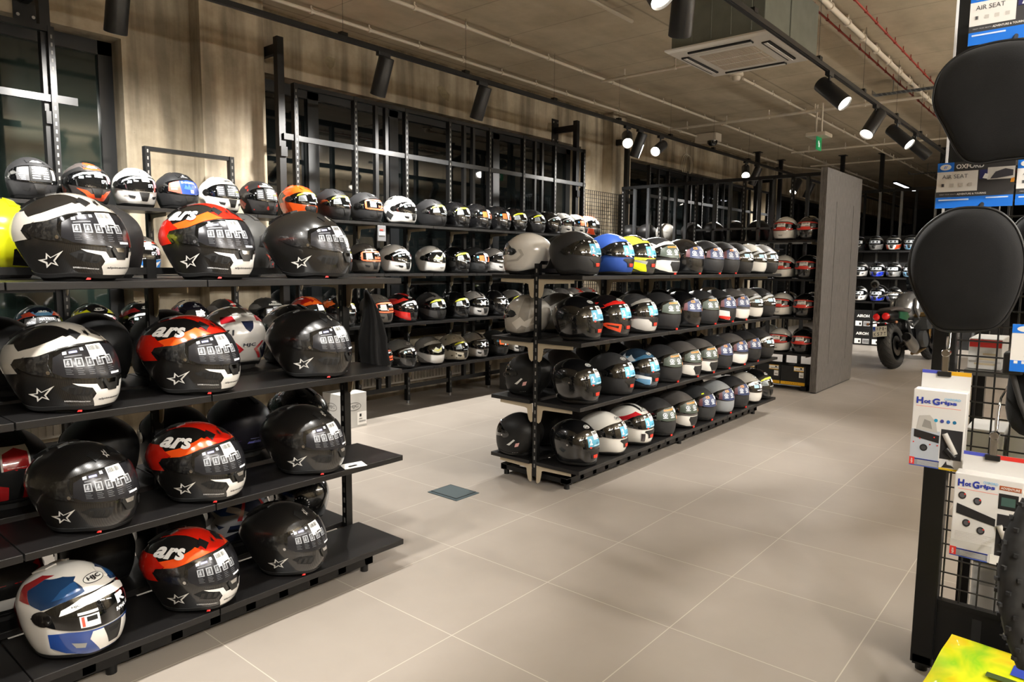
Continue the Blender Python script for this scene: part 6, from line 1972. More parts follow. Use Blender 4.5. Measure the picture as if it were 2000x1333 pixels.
def grip_box(label, x, y0, y1, z0, z1, kind, lean):
    """retail box hung from a clip; front looks to -X"""
    t = thing('grip_box', label, 'box', (x, (y0 + y1) / 2, z0), 'boxed heated grips on the stand')
    w, h = y0 - y1, z1 - z0
    wb = mat('white_gloss_carton', 'dcdbd9', 0.3)
    d = 0.055
    MB().box((x, y1, z0), (x + d, y0, z1), wb).build('box_body', t, bevel=0.002)
    MB().box((x + d - 0.003, y1, z1), (x + d - 0.001, y0 - 0.01, z1 + 0.055), wb).box((x + d - 0.0036, (y0 + y1) / 2, z1 + 0.045), (x + d - 0.0028, y0 - 0.01, z1 + 0.055), ink('4a53b8')).box((x + d - 0.0036, y1, z1 + 0.043), (x + d - 0.0028, (y0 + y1) / 2, z1 + 0.055), ink('d9a51e') if kind == 0 else ink('d8332c')).build('hang_tab', t)
    m = MB()
    Y = lambda u: y0 - u * w
    Zf = lambda v: z0 + v * h
    def q(a, b, c, e, mt, o=0.0005):
        m.box((x - o, min(Y(a), Y(c)), Zf(b)), (x + 0.0005, max(Y(a), Y(c)), Zf(e)), mt)
    P = lambda u, v, o=0.001: (x - o, Y(u), Zf(v))
    el = lambda u, v, a, b, mt, o=0.0014: m.add([P(u + a * math.cos(k * .35), v + b * math.sin(k * .35), o) for k in range(18)], [tuple(range(18))], mt)
    U, V = (0, -1, 0), (0, 0, 1)
    NV, LB = ink('24369a'), ink('7fc0e8')
    yy = 0.86 if kind == 0 else 0.89
    lw = 1.0 if kind == 0 else 0.72
    for s, u, hh, ww in (('H', 0.11, 0.085, 0.13), ('ot', 0.255, 0.05, 0.13), ('G', 0.42, 0.085, 0.14), ('rips', 0.655, 0.058, 0.30)):
        text_on(m, s, NV, P(u * lw + 0.02, yy - (0.008 if len(s) > 1 else 0)), U, V, hh * h, 0.0008, 0.04, ww * w * lw)
    text_on(m, 'OXFORD', LB, P(0.74 * lw, yy + 0.045), U, V, 0.028 * h, 0.0008, 0.02, 0.30 * w * lw)
    q(0.06, yy - 0.075, 0.9 * lw, yy - 0.068, ink('e59a90'))
    q(0.0, 0.10, 0.55 if kind == 0 else 0.62, 0.48 if kind == 0 else 0.20, ink('b5bcc6') if kind == 0 else ink('c9c8c4'))
    if kind == 0:
        for k in range(4):
            el(0.46 + k * 0.115, 0.62, 0.035, 0.022, ink(('1e8fb8', '3a3f8a', '2b5fa8', '1f6f9a')[k]))
        m.add([P(0.10, 0.48), P(0.50, 0.46), P(0.46, 0.60), P(0.34, 0.68), P(0.14, 0.66)], [(0, 1, 2, 3, 4)], ink('b9b7b3'))
        m.add([P(0.20, 0.52, .0012), P(0.40, 0.50, .0012), P(0.36, 0.60, .0012), P(0.24, 0.62, .0012)], [(0, 1, 2, 3)], ink('8e8c88'))
        m.add([P(0.06, 0.38, .0014), P(0.54, 0.33, .0014), P(0.54, 0.43, .0014), P(0.06, 0.48, .0014)], [(0, 1, 2, 3)], ink('1d1d20'))
        el(0.26, 0.25, 0.075, 0.045, ink('17171a'))
        el(0.26, 0.25, 0.05, 0.028, ink('3a3a3e'), 0.0017)
        for u, v in ((0.18, 0.365), (0.45, 0.40), (0.38, 0.30), (0.52, 0.30), (0.06, 0.31)):
            el(u, v, 0.014, 0.009, ink('d8342c'), 0.002)
    else:
        m.add([P(0.06, 0.52, .0014), P(0.64, 0.44, .0014), P(0.64, 0.53, .0014), P(0.06, 0.64, .0014)], [(0, 1, 2, 3)], ink('1d1d20'))
        for u, v in ((0.13, 0.74), (0.36, 0.70), (0.22, 0.42), (0.44, 0.36)):
            el(u, v, 0.06, 0.045, ink('242428'))
            el(u, v, 0.04, 0.028, ink('55555a'), 0.0017)
            el(u + 0.04, v + 0.02, 0.014, 0.010, ink('d8342c'), 0.002)
        q(0.66, 0.66, 0.94, 0.84, ink('1a1a1c'))
        q(0.70, 0.70, 0.90, 0.80, ink('3f5a55'), 0.0009)
        q(0.66, 0.88, 0.97, 0.93, ink('a8552a'))
        text_on(m, 'ADVENTURE', WHITE, P(0.815, 0.905), U, V, 0.026 * h, 0.0011, 0.02, 0.27 * w)
        for k in range(6):
            q(0.06, 0.30 - k * 0.018, 0.60 - (k % 3) * 0.06, 0.306 - k * 0.018, ink('c9c6c2'))
    # window with the grips showing
    q(0.57 if kind == 0 else 0.66, 0.14 if kind == 0 else 0.10, 0.97, 0.52 if kind == 0 else 0.60, ink('222226'))
    q(0.0, 0.0 if kind == 0 else 0.015, 0.57, 0.09, ink('8f9196'), 0.0009)
    q(0.0, 0.085, 0.57, 0.10, NV, 0.0009)
    q(0.0, 0.0, 0.57, 0.012, ink('3b56b0'), 0.001)
    q(0.0, 0.012, 0.10, 0.11, ink('d8342c'), 0.0012)
    for k in range(4):
        q(0.16, 0.025 + k * 0.016, 0.54, 0.031 + k * 0.016, ink('b9bbbf'), 0.0013)
    if kind == 0:
        q(0.57, 0.0, 0.93, 0.025, ink('d9b51e'), 0.001)
        m.add([P(0.62, 0.03, .0012), P(0.86, 0.04, .0012), P(0.80, 0.07, .0012), P(0.72, 0.075, .0012), P(0.70, 0.12, .0012), P(0.67, 0.08, .0012)], [tuple(range(6))], ink('2a2a2c'))
    else:
        q(0.60, 0.0, 0.95, 0.11, WHITE, 0.0012)
    text_on(m, 'NEW', WHITE, (x - 0.0014, Y(0.05), Zf(0.06)), (0, 0, 1), (0, 1, 0), 0.03 * w * 1.2, 0.0012, 0.02, 0.07 * h)
    m.build('print', t)
    g = MB()
    a, b = (0.64, 0.9) if kind == 0 else (0.70, 0.9)
    g.cyl((x - 0.003, Y(a), Zf(0.47)), (x - 0.003, Y(b) + 0.006, Zf(0.22)), 0.008, mat('clear_bag', 'b9b7b2', 0.15, 0, 0.5), 10)
    g.cyl((x - 0.003, Y(a + 0.05), Zf(0.28)), (x - 0.003, Y(b - 0.05), Zf(0.18)), 0.009, INK, 10)
    g.build('grips_in_window', t, smooth=60)
    hook(t, x + d - 0.002, (y0 + y1) / 2, z1 + 0.05)
    return t
grip_box('white heated grip box hung on the post side, the upper of two', 2.40, 0.424, 0.286, 0.806, 1.042, 0, 0)
grip_box('white heated grip box hanging lower, second of two', 2.31, 0.290, 0.130, 0.585, 0.828, 1, 0)

# knobbly rubber thing at the picture edge
t = thing('tyre_strap', 'black knobbly rubber band hanging at the very edge beside the lower grip box', 'strap', (2.08, 0.06, 0.5))
m = MB()
pts = [(2.10, 0.10, 0.84), (2.085, 0.115, 0.75), (2.08, 0.12, 0.66), (2.08, 0.115, 0.57), (2.085, 0.10, 0.49), (2.09, 0.085, 0.42)]
RUB = mat('worn_black_rubber', '1e1f20', 0.7, noise=0.5, scale=40)
m.tube(pts, [0.022, 0.034, 0.038, 0.036, 0.030, 0.018], RUB, 14)
m.build('band', t, smooth=60)
m = MB()
for k in range(60):
    u = k / 60 * 4.99
    i = int(u)
    p = Vector(pts[i]).lerp(Vector(pts[i + 1]), u - i)
    a = k * 2.4
    r = [0.022, 0.034, 0.038, 0.036, 0.030, 0.018][i] * (1 - u + i) + [0.022, 0.034, 0.038, 0.036, 0.030, 0.018][i + 1] * (u - i)
    d = Vector((math.cos(a), math.sin(a), 0.0))
    q = p + d * r * 0.9
    m.bar(q, q + d * 0.010, 0.010, 0.009, RUB)
m.build('tread', t)
MB().tube([(2.10, 0.10, 0.83), (2.13, 0.06, 0.87), (2.3, -0.08, 0.875), (SX + 0.018, -0.105, 0.875)], 0.004, CHROME).build('hook', t, smooth=60)

# foil pouches on the low tray in front of the stand
t = thing('low_tray', 'low black tray on the floor in front of the accessory stand', 'tray', (2.4, 0.0, 0.0))
m = MB().box((2.04, -0.5, 0.0), (2.62, 0.27, 0.16), BLACK)
m.build('tray_body', t, bevel=0.004)
MB().box((2.038, -0.3, 0.05), (2.04, 0.2, 0.11), mat('white_edge_strip', 'd9d9d9', 0.4)).build('ticket_strip', t)
def foil_mat():
    m, nt, b, N, L = nodes_of('yellow_green_foil', 0.22, 0.6, 0.6)
    tc = N('TexCoord')
    n = N('TexNoise', i_Scale=7.0, i_Detail=3.0, i_Distortion=0.6)
    L(tc.outputs['Object'], n.inputs['Vector'])
    r = ramp(N, [(0.3, 'e8b81a'), (0.45, 'd9d91e'), (0.62, '8fc41e'), (0.75, 'd6dc2a')])
    L(n.outputs['Fac'], r.inputs['Fac'])
    L(r.outputs['Color'], b.inputs['Base Color'])
    return m
FOIL = foil_mat()
def pouch(label, c, sx, sy, rz, tilt):
    t = thing('foil_pouch', label, 'pouch', c, 'foil pouches on the low tray', rz)
    t['_o'] = 1
    N_ = 18
    vs, fs = [], []
    for side in (1, -1):
        for i in range(N_ + 1):
            for j in range(N_ + 1):
                u, v = i / N_ * 2 - 1, j / N_ * 2 - 1
                h = 0.022 * max(0, (1 - u * u)) ** 0.6 * max(0, (1 - v * v)) ** 0.6 + 0.003 * math.sin(7 * u + 3 * v) * (1 - u * u) * (1 - v * v)
                vs.append((u * sx, v * sy, side * h + u * tilt + 0.004 * math.sin(5 * u)))
    n1 = (N_ + 1) ** 2
    for s in (0, 1):
        for i in range(N_):
            for j in range(N_):
                q = [s * n1 + i * (N_ + 1) + j, s * n1 + (i + 1) * (N_ + 1) + j, s * n1 + (i + 1) * (N_ + 1) + j + 1, s * n1 + i * (N_ + 1) + j + 1]
                fs.append(tuple(q if s == 0 else q[::-1]))
    kid('pouch_body', MB().add(vs, fs, FOIL).mesh('pouch_body', 180), t)
    m = MB()
    z = lambda u, v: 0.022 * max(0, (1 - u * u)) ** 0.6 * max(0, (1 - v * v)) ** 0.6 + u * tilt + 0.0085
    def pr(u0, v0, u1, v1, mt):
        vv, ff = [], []
        for a in range(7):
            for b in range(7):
                u, v = u0 + (u1 - u0) * a / 6, v0 + (v1 - v0) * b / 6
                vv.append((u * sx, v * sy, z(u, v)))
        ff = [(a * 7 + b, (a + 1) * 7 + b, (a + 1) * 7 + b + 1, a * 7 + b + 1) for a in range(6) for b in range(6)]
        m.add(vv, ff, mt)
    pr(0.1, -0.5, 0.42, 0.1, ink('2a3f9c'))
    pr(-0.1, -0.45, 0.06, -0.25, ink('28401c'))
    pr(-0.15, -0.05, -0.02, 0.35, ink('3a4a1a'))
    pr(0.15, -0.9, 0.3, -0.55, ink('2c5f8c'))
    pr(-0.5, -0.75, -0.15, -0.45, ink('34451c'))
    kid('print', m.mesh('print'), t)
    return t
pouch('bright yellow-green foil pouch lying on the low tray, the upper one', (2.36, 0.11, 0.215), 0.17, 0.205, math.radians(-6), 0.028)
pouch('yellow foil pouch under the upper one at the lower picture edge', (2.115, 0.10, 0.183), 0.055, 0.22, math.radians(-4), 0.0)

# things hanging from the shelving
t = thing('hanging_bag', 'black cloth bag hung by a clip from the near gondola post', 'bag', (2.06, 2.66, 1.3))
m = MB()
rings = []
for k in range(17):
    f = k / 16
    z = 1.285 - 0.38 * f
    wd = 0.010 + 0.062 * min(1, f * 1.6) ** 0.8
    ring = []
    for j in range(40):
        a = 2 * math.pi * j / 40
        r = 1 + (0.30 * math.sin(5 * a + 1.2 * f) + 0.12 * math.sin(9 * a - 2 * f)) * min(1, 0.3 + f * 1.5)
        ring.append((2.08 + 0.02 * f + wd * 0.42 * math.cos(a) * r + 0.012 * math.sin(6 * f), 2.655 - 0.045 * f + wd * 1.05 * math.sin(a) * r, z - 0.035 * f * f * math.sin(2 * a + 0.7)))
    rings.append(ring)
m.loft(rings, FAB)
m.build('bag_body', t, smooth=180)
MB().tube([(2.035, 2.70, 1.305), (2.07, 2.68, 1.315), (2.085, 2.66, 1.30), (2.083, 2.655, 1.28)], 0.006, CHROME, 8).build('clip', t, smooth=60)
def tag_bag(label, x, z, h, rot):
    t = thing('accessory_bag', label, 'bag', (x, 4.985, z))
    m = MB().box((x - 0.045, 4.970, z - h), (x + 0.045, 4.982, z), mat('clear_plastic_bag', '6d6f72', 0.12, 0, 0.6))
    m.build('plastic_bag', t, bevel=0.004)
    n = MB().box((x - 0.035, 4.966, z - h * 0.62), (x + 0.03, 4.970, z - h * 0.40), WHITE).box((x - 0.025, 4.966, z - h * 0.32), (x + 0.01, 4.970, z - h * 0.24), ink('c2382e'))
    n.build('card', t)
    MB().tube([(x, 4.976, z), (x, 4.978, z + 0.035), (x, 5.0, z + 0.04)], 0.002, INK, 6).build('string', t)
tag_bag('small clear bag hanging off the top wall shelf under the framed-visor helmet', 4.085, 1.748, 0.14, 0)
tag_bag('small clear bag hanging off the third wall shelf behind the cloth bag', 4.02, 0.83, 0.15, 0)
t = thing('price_card', 'white folded price card lying on the third shelf of the near gondola', 'price card', (1.80, 2.41, LEVELS[1]))
MB().add([(1.74, 2.375, LEVELS[1] + 0.001), (1.84, 2.355, LEVELS[1] + 0.001), (1.86, 2.42, LEVELS[1] + 0.003), (1.76, 2.44, LEVELS[1] + 0.003), (1.74, 2.375, LEVELS[1] + 0.002), (1.84, 2.355, LEVELS[1] + 0.002), (1.86, 2.42, LEVELS[1] + 0.004), (1.76, 2.44, LEVELS[1] + 0.004)], [(0, 3, 2, 1), (4, 5, 6, 7), (0, 1, 5, 4), (1, 2, 6, 5), (2, 3, 7, 6), (3, 0, 4, 7)], WHITE).build('card', t)
MB().box((1.77, 2.38, LEVELS[1] + 0.0042), (1.81, 2.395, LEVELS[1] + 0.0046), INK).build('print', t)
# ------------------------------------------------------------------ motorcycle; own coordinates: +X forward, +Y its left, origin under the rear wheel
bike = thing('motorcycle', 'silver and black naked motorcycle parked at the far end, seen from behind', 'motorcycle', (10.97, 2.215, 0.0))
bike.rotation_euler = (math.radians(-9), 0, math.radians(-7))
bike['_o'] = 1
def bk(name, mb, smooth=None, parent=None, **k):
    return kid(name, mb.mesh(name, smooth), parent or bike, **k)
TYRE = mat('tyre_rubber', '1c1b1a', 0.62)
TREAD = mat('tyre_groove', '060606', 0.8)
SILV = mat('silver_metallic_paint', '9a9da0', 0.28, 0.75, 0.8)
BMET = mat('black_metal', '101113', 0.35, 0.5)
ALUM = mat('cast_aluminium', '77797a', 0.38, 0.85)
GOLD = mat('bronze_exhaust', '9a7d52', 0.28, 0.9)
def wheel(x, R, w, name):
    prof = []
    for k in range(15):
        a = -math.pi / 2 + math.pi * k / 14
        prof.append((R - w * 0.42 + w * 0.42 * math.cos(a) ** 0.9 if abs(a) < 1.5 else R - w * 0.42, w / 2 * math.sin(a)))
    prof = [(R - w * 0.62, -w * 0.36)] + prof + [(R - w * 0.62, w * 0.36)]
    m = MB().lathe(prof, TYRE, (x, 0, R), 'Y', 56)
    ty = bk(name, m, 60)
    g = MB()
    n = 22
    for k in range(n):
        for s in (1, -1):
            q = []
            for f in (0.0, 0.25, 0.5, 0.75, 1.0):
                a = 2 * math.pi * k / n + s * 0.0 + f * 0.42
                yy = s * w * (0.05 + 0.40 * f)
                rr = R - w * 0.42 + w * 0.42 * math.sqrt(max(0, 1 - (yy / (w / 2)) ** 2)) ** 0.9
                q.append((x + math.cos(a) * (rr - 0.0005), yy, R + math.sin(a) * (rr - 0.0005)))
            g.tube(q, 0.0045, TREAD, 6)
    bk('tread_groove', g, None, ty)
    r = MB()
    r.lathe([(R - w * 0.60, -w * 0.34), (R - w * 0.66, -w * 0.30), (R - w * 0.68, 0), (R - w * 0.66, w * 0.30), (R - w * 0.60, w * 0.34)], BMET, (x, 0, R), 'Y', 40)
    r.cyl((x, -w * 0.3, R), (x, w * 0.3, R), 0.05, BMET, 20)
    for k in range(6):
        a = k * math.pi / 3
        r.bar((x + 0.04 * math.cos(a), 0, R + 0.04 * math.sin(a)), (x + (R - w * 0.66) * math.cos(a + 0.12), 0, R + (R - w * 0.66) * math.sin(a + 0.12)), 0.03, 0.035, BMET)
    bk('wheel_rim', r, 40)
    d = MB().lathe([(0.06, -w * 0.40), (0.14, -w * 0.40), (0.14, -w * 0.40 - 0.005), (0.06, -w * 0.40 - 0.005)], STEEL, (x, 0, R), 'Y', 30)
    bk('brake_disc', d, 40)
wheel(0.0, 0.318, 0.19, 'rear_tyre')
wheel(1.55, 0.30, 0.125, 'front_tyre')
m = MB()
for s in (1, -1):
    m.tube([(0.0, s * 0.12, 0.318), (0.28, s * 0.115, 0.36), (0.52, s * 0.09, 0.42)], [0.03, 0.035, 0.045], BMET, 10)
m.cyl((0.5, -0.12, 0.42), (0.5, 0.12, 0.42), 0.04, BMET)
bk('swingarm', m, 50)
m = MB()
for s in (1, -1):
    m.tube([(1.55, s * 0.10, 0.30), (1.36, s * 0.10, 0.78)], 0.028, BMET, 12)
    m.tube([(1.36, s * 0.10, 0.78), (1.27, s * 0.10, 1.02)], 0.022, ALUM, 12)
m.box((1.24, -0.14, 0.96), (1.32, 0.14, 1.0), BMET)
bk('front_fork', m, 50)
# engine block with cylinder and fins
m = MB().box((0.52, -0.17, 0.22), (1.0, 0.17, 0.52), BMET)
m.cyl((0.72, -0.23, 0.36), (0.72, 0.23, 0.36), 0.12, ALUM, 28).cyl((0.92, -0.20, 0.34), (0.92, 0.20, 0.34), 0.09, BMET, 24)
bk('engine', m, 40, None)
for s in (1, -1):
    m = MB()
    for k in range(8):
        z = 0.50 + k * 0.022
        m.box((0.72, min(s * 0.08, s * 0.27), z), (0.96, max(s * 0.08, s * 0.27), z + 0.010), ALUM)
    m.box((0.74, min(s * 0.09, s * 0.255), 0.49), (0.94, max(s * 0.09, s * 0.255), 0.68), ALUM)
    bk('cylinder_fin', m, None)
    m = MB().box((0.70, min(s * 0.10, s * 0.30), 0.68), (0.97, max(s * 0.10, s * 0.30), 0.75), GOLD)
    kid('cylinder_head', m.mesh('cylinder_head'), bike, label='bronze cylinder head cover').modifiers.new('edge', 'BEVEL').width = 0.015
m = MB()
m.tube([(0.95, -0.20, 0.62), (1.08, -0.20, 0.55), (1.08, -0.16, 0.36), (0.95, -0.13, 0.22), (0.60, -0.13, 0.17), (0.35, -0.16, 0.19)], 0.026, GOLD, 12)
m.tube([(0.95, 0.20, 0.62), (1.08, 0.20, 0.55), (1.08, 0.10, 0.30), (0.9, -0.02, 0.19), (0.5, -0.10, 0.17)], 0.024, GOLD, 12)
bk('exhaust_pipe', m, 60)
m = MB()
R_ = []
for f, rx, rz in ((0.0, 0.050, 0.062), (0.06, 0.066, 0.088), (0.3, 0.072, 0.098), (0.8, 0.066, 0.090), (1.0, 0.05, 0.068)):
    c = Vector((0.32, -0.20, 0.26)).lerp(Vector((-0.10, -0.245, 0.43)), f)
    R_.append([(c.x + 0.02 * math.sin(2 * math.pi * k / 20), c.y + rx * math.cos(2 * math.pi * k / 20), c.z + rz * math.sin(2 * math.pi * k / 20)) for k in range(20)])
m.loft(R_, mat('brushed_silencer', '9b9994', 0.3, 0.85))
si = bk('silencer', m, 50)
m = MB()
c = Vector((-0.105, -0.245, 0.432))
for dz in (0.026, -0.028):
    m.cyl(c + Vector((-0.012, 0, dz)), c + Vector((0.02, 0, dz)), 0.024, BMET, 20)
    m.cyl(c + Vector((-0.014, 0, dz)), c + Vector((-0.008, 0, dz)), 0.018, DARKG, 20)
m.cyl(c + Vector((-0.004, 0, 0.0)), c + Vector((0.01, 0, 0.0)), 0.058, BMET, 24)
bk('exhaust_tip', m, 40, si)
# tank, seat, tail
def body(sections, mt, name, smooth=60, **k):
    """lofted body; sections: (x, half width, z low, z high, roundness)"""
    m = MB()
    R = []
    for x, w, z0, z1 in sections:
        ring = []
        for j in range(24):
            a = 2 * math.pi * j / 24
            ca, sa = math.cos(a), math.sin(a)
            ring.append((x, w * math.copysign(abs(ca) ** 0.75, ca), (z0 + z1) / 2 + (z1 - z0) / 2 * math.copysign(abs(sa) ** 0.8, sa)))
        R.append(ring)
    m.loft(R, mt)
    return bk(name, m, smooth, None, **k)
body([(0.56, 0.07, 0.70, 0.86), (0.66, 0.125, 0.66, 0.97), (0.80, 0.17, 0.63, 1.05), (0.98, 0.20, 0.64, 1.08), (1.12, 0.19, 0.72, 1.06), (1.22, 0.10, 0.82, 1.0)], SILV, 'fuel_tank', label='silver fuel tank')
m = MB()
for s in (1, -1):
    P_ = [(0.74, 0.64), (0.62, 0.80), (0.70, 0.96), (0.84, 1.0), (0.98, 0.84), (0.90, 0.56), (0.84, 0.50)]
    m.prism(P_, SILV, lambda a, b: (a, s * 0.14, b), lambda a, b: (a, s * 0.20, b))
bk('tank_shroud', m, None, None, label='silver side shroud').modifiers.new('edge', 'BEVEL').width = 0.02
body([(-0.14, 0.10, 0.80, 0.835), (0.0, 0.13, 0.80, 0.865), (0.2, 0.14, 0.78, 0.87), (0.34, 0.13, 0.76, 0.84), (0.5, 0.12, 0.74, 0.82), (0.66, 0.10, 0.74, 0.86)], mat('brown_grey_seat', '3d3734', 0.6), 'seat')
body([(-0.26, 0.08, 0.70, 0.79), (-0.18, 0.125, 0.66, 0.82), (0.0, 0.14, 0.66, 0.81), (0.25, 0.13, 0.66, 0.78), (0.45, 0.11, 0.64, 0.76)], BMET, 'tail_fairing')
m = MB()
for s in (1, -1):
    m.prism([(0.0, 0.70), (0.05, 0.79), (0.34, 0.77), (0.40, 0.70), (0.24, 0.66)], mat('dark_green_paint', '2c5a41', 0.3, 0.2, 0.8), lambda a, b: (a, s * 0.13, b), lambda a, b: (a, s * 0.152, b))
bk('side_panel', m, None, None, label='dark green side panel')
RL = mat('red_lamp_lens', 'c01212', 0.12, 0, 0.8)
RL.node_tree.nodes['Principled BSDF'].inputs['Emission Color'].default_value = (0.8, 0.01, 0.01, 1)
RL.node_tree.nodes['Principled BSDF'].inputs['Emission Strength'].default_value = 0.25
m = MB()
for s in (1, -1):
    m.lathe([(0.0, -0.022), (0.035, -0.018), (0.05, 0.0), (0.05, 0.02)], RL, (-0.255, s * 0.058, 0.745), 'X', 22)
bk('tail_light', m, 50, None, label='twin round red tail light')
m = MB().box((-0.27, -0.06, 0.635), (-0.255, 0.06, 0.655), RL)
bk('reflector', m)
m = MB().prism([(-0.27, 0.66), (-0.30, 0.62), (-0.345, 0.44), (-0.335, 0.44), (-0.25, 0.66)], BMET, lambda a, b: (a, -0.05, b), lambda a, b: (a, 0.05, b))
for s in (1, -1):
    m.bar((-0.26, s * 0.02, 0.69), (0.0, s * 0.10, 0.66), 0.02, 0.03, BMET)
bk('plate_bracket', m)
# licence plate
U, V = Vector((0, -1, 0)), Vector((0.22, 0, 1)).normalized()
O = Vector((-0.352, 0.0, 0.545))
m = MB()
def pq(u0, v0, u1, v1, mt, off):
    nn = U.cross(V).normalized() * off
    m.add([O + nn + U * u0 + V * v0, O + nn + U * u1 + V * v0, O + nn + U * u1 + V * v1, O + nn + U * u0 + V * v1], [(0, 1, 2, 3)], mt)
pq(-0.096, -0.076, 0.096, 0.076, INK, 0.0)
pq(-0.096, -0.076, 0.096, 0.076, INK, -0.003)
pq(-0.092, -0.072, 0.092, 0.072, ink('e6e2d2'), 0.001)
pq(-0.090, 0.008, -0.056, 0.070, ink('1f4ba8'), 0.0015)
text_on(m, 'PL', WHITE, O + U * -0.073 + V * 0.022, U, V, 0.014, 0.002, 0.01, 0.02)
for s, u in (('W', -0.032), ('P', 0.008), ('1', 0.044)):
    text_on(m, s, INK, O + U * u + V * 0.036, U, V, 0.048, 0.002, 0.01, 0.026 if s != '1' else 0.012)
text_on(m, 'o', INK, O + U * 0.074 + V * 0.036, U, V, 0.018, 0.002, 0.02)
for k, s in enumerate('K57T'):
    text_on(m, s, INK, O + U * (-0.064 + k * 0.043) + V * -0.036, U, V, 0.048, 0.002, 0.01, 0.027)
bk('licence_plate', m, None, None, label='white licence plate with black characters')
m = MB()
for s in (1, -1):
    m.tube([(-0.24, s * 0.06, 0.665), (-0.25, s * 0.17, 0.655)], 0.009, BMET, 8)
    m.lathe([(0.0, -0.03), (0.016, -0.02), (0.02, 0.0), (0.016, 0.03), (0, 0.035)], mat('amber_indicator', '8a5a3a', 0.3), (-0.25, s * 0.185, 0.655), 'X', 12)
bk('indicator', m, 50)
# bars, mirrors, screen, lamp
m = MB()
m.tube([(1.10, 0.40, 1.06), (1.16, 0.30, 1.09), (1.25, 0.12, 1.06), (1.27, 0.0, 1.05), (1.25, -0.12, 1.06), (1.16, -0.30, 1.09), (1.10, -0.40, 1.06)], 0.013, CHROME, 10)
for s in (1, -1):
    m.cyl((1.10, s * 0.40, 1.06), (1.04, s * 0.48, 1.03), 0.018, INK, 12)
    m.tube([(1.20, s * 0.42, 1.07), (1.14, s * 0.50, 1.03)], 0.006, ALUM, 6)
bk('handlebar', m, 50)
for s in (1, -1):
    m = MB().tube([(1.16, s * 0.33, 1.09), (1.14, s * 0.40, 1.20), (1.10, s * 0.47, 1.24)], 0.007, BMET, 8)
    m.lathe([(0.0, -0.012), (0.045, -0.010), (0.066, 0.0), (0.05, 0.018), (0.0, 0.028)], mat('mirror_back', '4b4a47', 0.3, 0.4), (1.09, s * 0.52, 1.25), 'X', 22)
    m.lathe([(0.0, -0.013), (0.042, -0.0112)], mat('mirror_glass', 'b0a794', 0.05, 1.0), (1.09, s * 0.52, 1.25), 'X', 22)
    bk('mirror', m, 50)
m = MB().lathe([(0.0, 0.06), (0.07, 0.04), (0.085, -0.02), (0.06, -0.07), (0.0, -0.09)], BMET, (1.42, 0, 1.0), 'X', 24)
bk('headlight', m, 50)
vs, fs = [], []
for sgn in (0, 1):
    for i in range(7):
        for j in range(9):
            v, u = i / 6, j / 8 * 2 - 1
            vs.append((1.40 - 0.16 * v + 0.03 * u * u * -1 + sgn * 0.004, u * (0.15 - 0.05 * v * v), 1.06 + 0.24 * v))
for sgn in (0, 1):
    for i in range(6):
        for j in range(8):
            a = sgn * 63 + i * 9 + j
            fs.append((a, a + 1, a + 10, a + 9) if sgn else (a, a + 9, a + 10, a + 1))
sc = mat('smoked_windscreen', '0d1013', 0.08, 0, 0.5)
bk('windscreen', MB().add(vs, fs, sc), 180)
m = MB().box((1.30, -0.06, 1.08), (1.34, 0.06, 1.16), BMET).box((1.297, -0.05, 1.09), (1.301, 0.05, 1.15), mat('dash_glass', '0b0e12', 0.05))
bk('dashboard', m)
m = MB()
for s in (1, -1):
    m.bar((0.42, s * 0.12, 0.36), (0.38, s * 0.22, 0.34), 0.03, 0.02, ALUM)
    m.bar((0.40, s * 0.12, 0.62), (0.42, s * 0.15, 0.36), 0.03, 0.02, ALUM)
bk('footpeg', m)
m = MB()
for s in (1, -1):
    m.tube([(0.25, s * 0.10, 0.72), (0.55, s * 0.13, 0.56), (0.90, s * 0.16, 0.70), (1.25, s * 0.07, 0.98)], 0.018, ALUM, 10)
    m.tube([(0.40, s * 0.10, 0.70), (0.50, s * 0.11, 0.44)], 0.02, ALUM, 10)
bk('frame', m, 50)
m = MB().prism([(1.28, 0.50), (1.34, 0.60), (1.56, 0.635), (1.78, 0.56), (1.78, 0.545), (1.56, 0.615), (1.36, 0.585)], BMET, lambda a, b: (a, -0.07, b), lambda a, b: (a, 0.07, b))
bk('front_mudguard', m)
m = MB().bar((0.42, 0.14, 0.30), (0.50, 0.30, 0.075), 0.02, 0.02, BMET).box((0.46, 0.28, 0.07), (0.56, 0.33, 0.08), BMET)
bk('side_stand', m)
# ------------------------------------------------------------------ the shop's spotlights, with fill ones added behind the camera
G1_ = 'track spotlights by the window wall'
G2_ = 'track spotlights over the aisle'
WALLW = 1.1
spot(1.80, TY, TZ, (1.85, 5.22, 1.4), 'black spotlight on the window track, cut off by the upper picture edge', WALLW, 150, G1_, 1.0)
spot(3.79, TY, TZ, (3.79, 5.22, 1.4), 'black spotlight on the window track above the orange helmet', WALLW, 150, G1_, 1.0)
spot(4.96, TY, TZ, (4.96, 5.22, 1.4), 'black spotlight on the window track, second after the tall mast', WALLW, 150, G1_, 1.0)
spot(7.55, TY, TZ, (4.6, 2.6, 1.0), 'dazzling lit spotlight facing into the shop beside the far mast', 1.0, 55, G1_)
spot(7.85, TY, TZ, (7.85, 5.22, 1.4), 'dark spotlight just behind the dazzling one', 1.2, 150, G1_, 1.0)
spot(8.38, TY, TZ, (6.2, 4.3, 1.9), 'lit spotlight tilted low, next after the dazzling one', 0.8, 60, G1_)
spot(11.2, TY, TZ, (9.0, 3.6, 1.4), 'lit spotlight beyond the coiled cable', 1.0, 65, G1_)
spot(11.65, TY, TZ, (11.65, 5.22, 1.4), 'dark spotlight beyond the coiled cable', 1.2, 150, G1_, 1.0)
spot(13.65, TY, TZ, (12.2, 4.9, 1.2), 'small lit spotlight far down the window track', 0.8, 65, G1_)
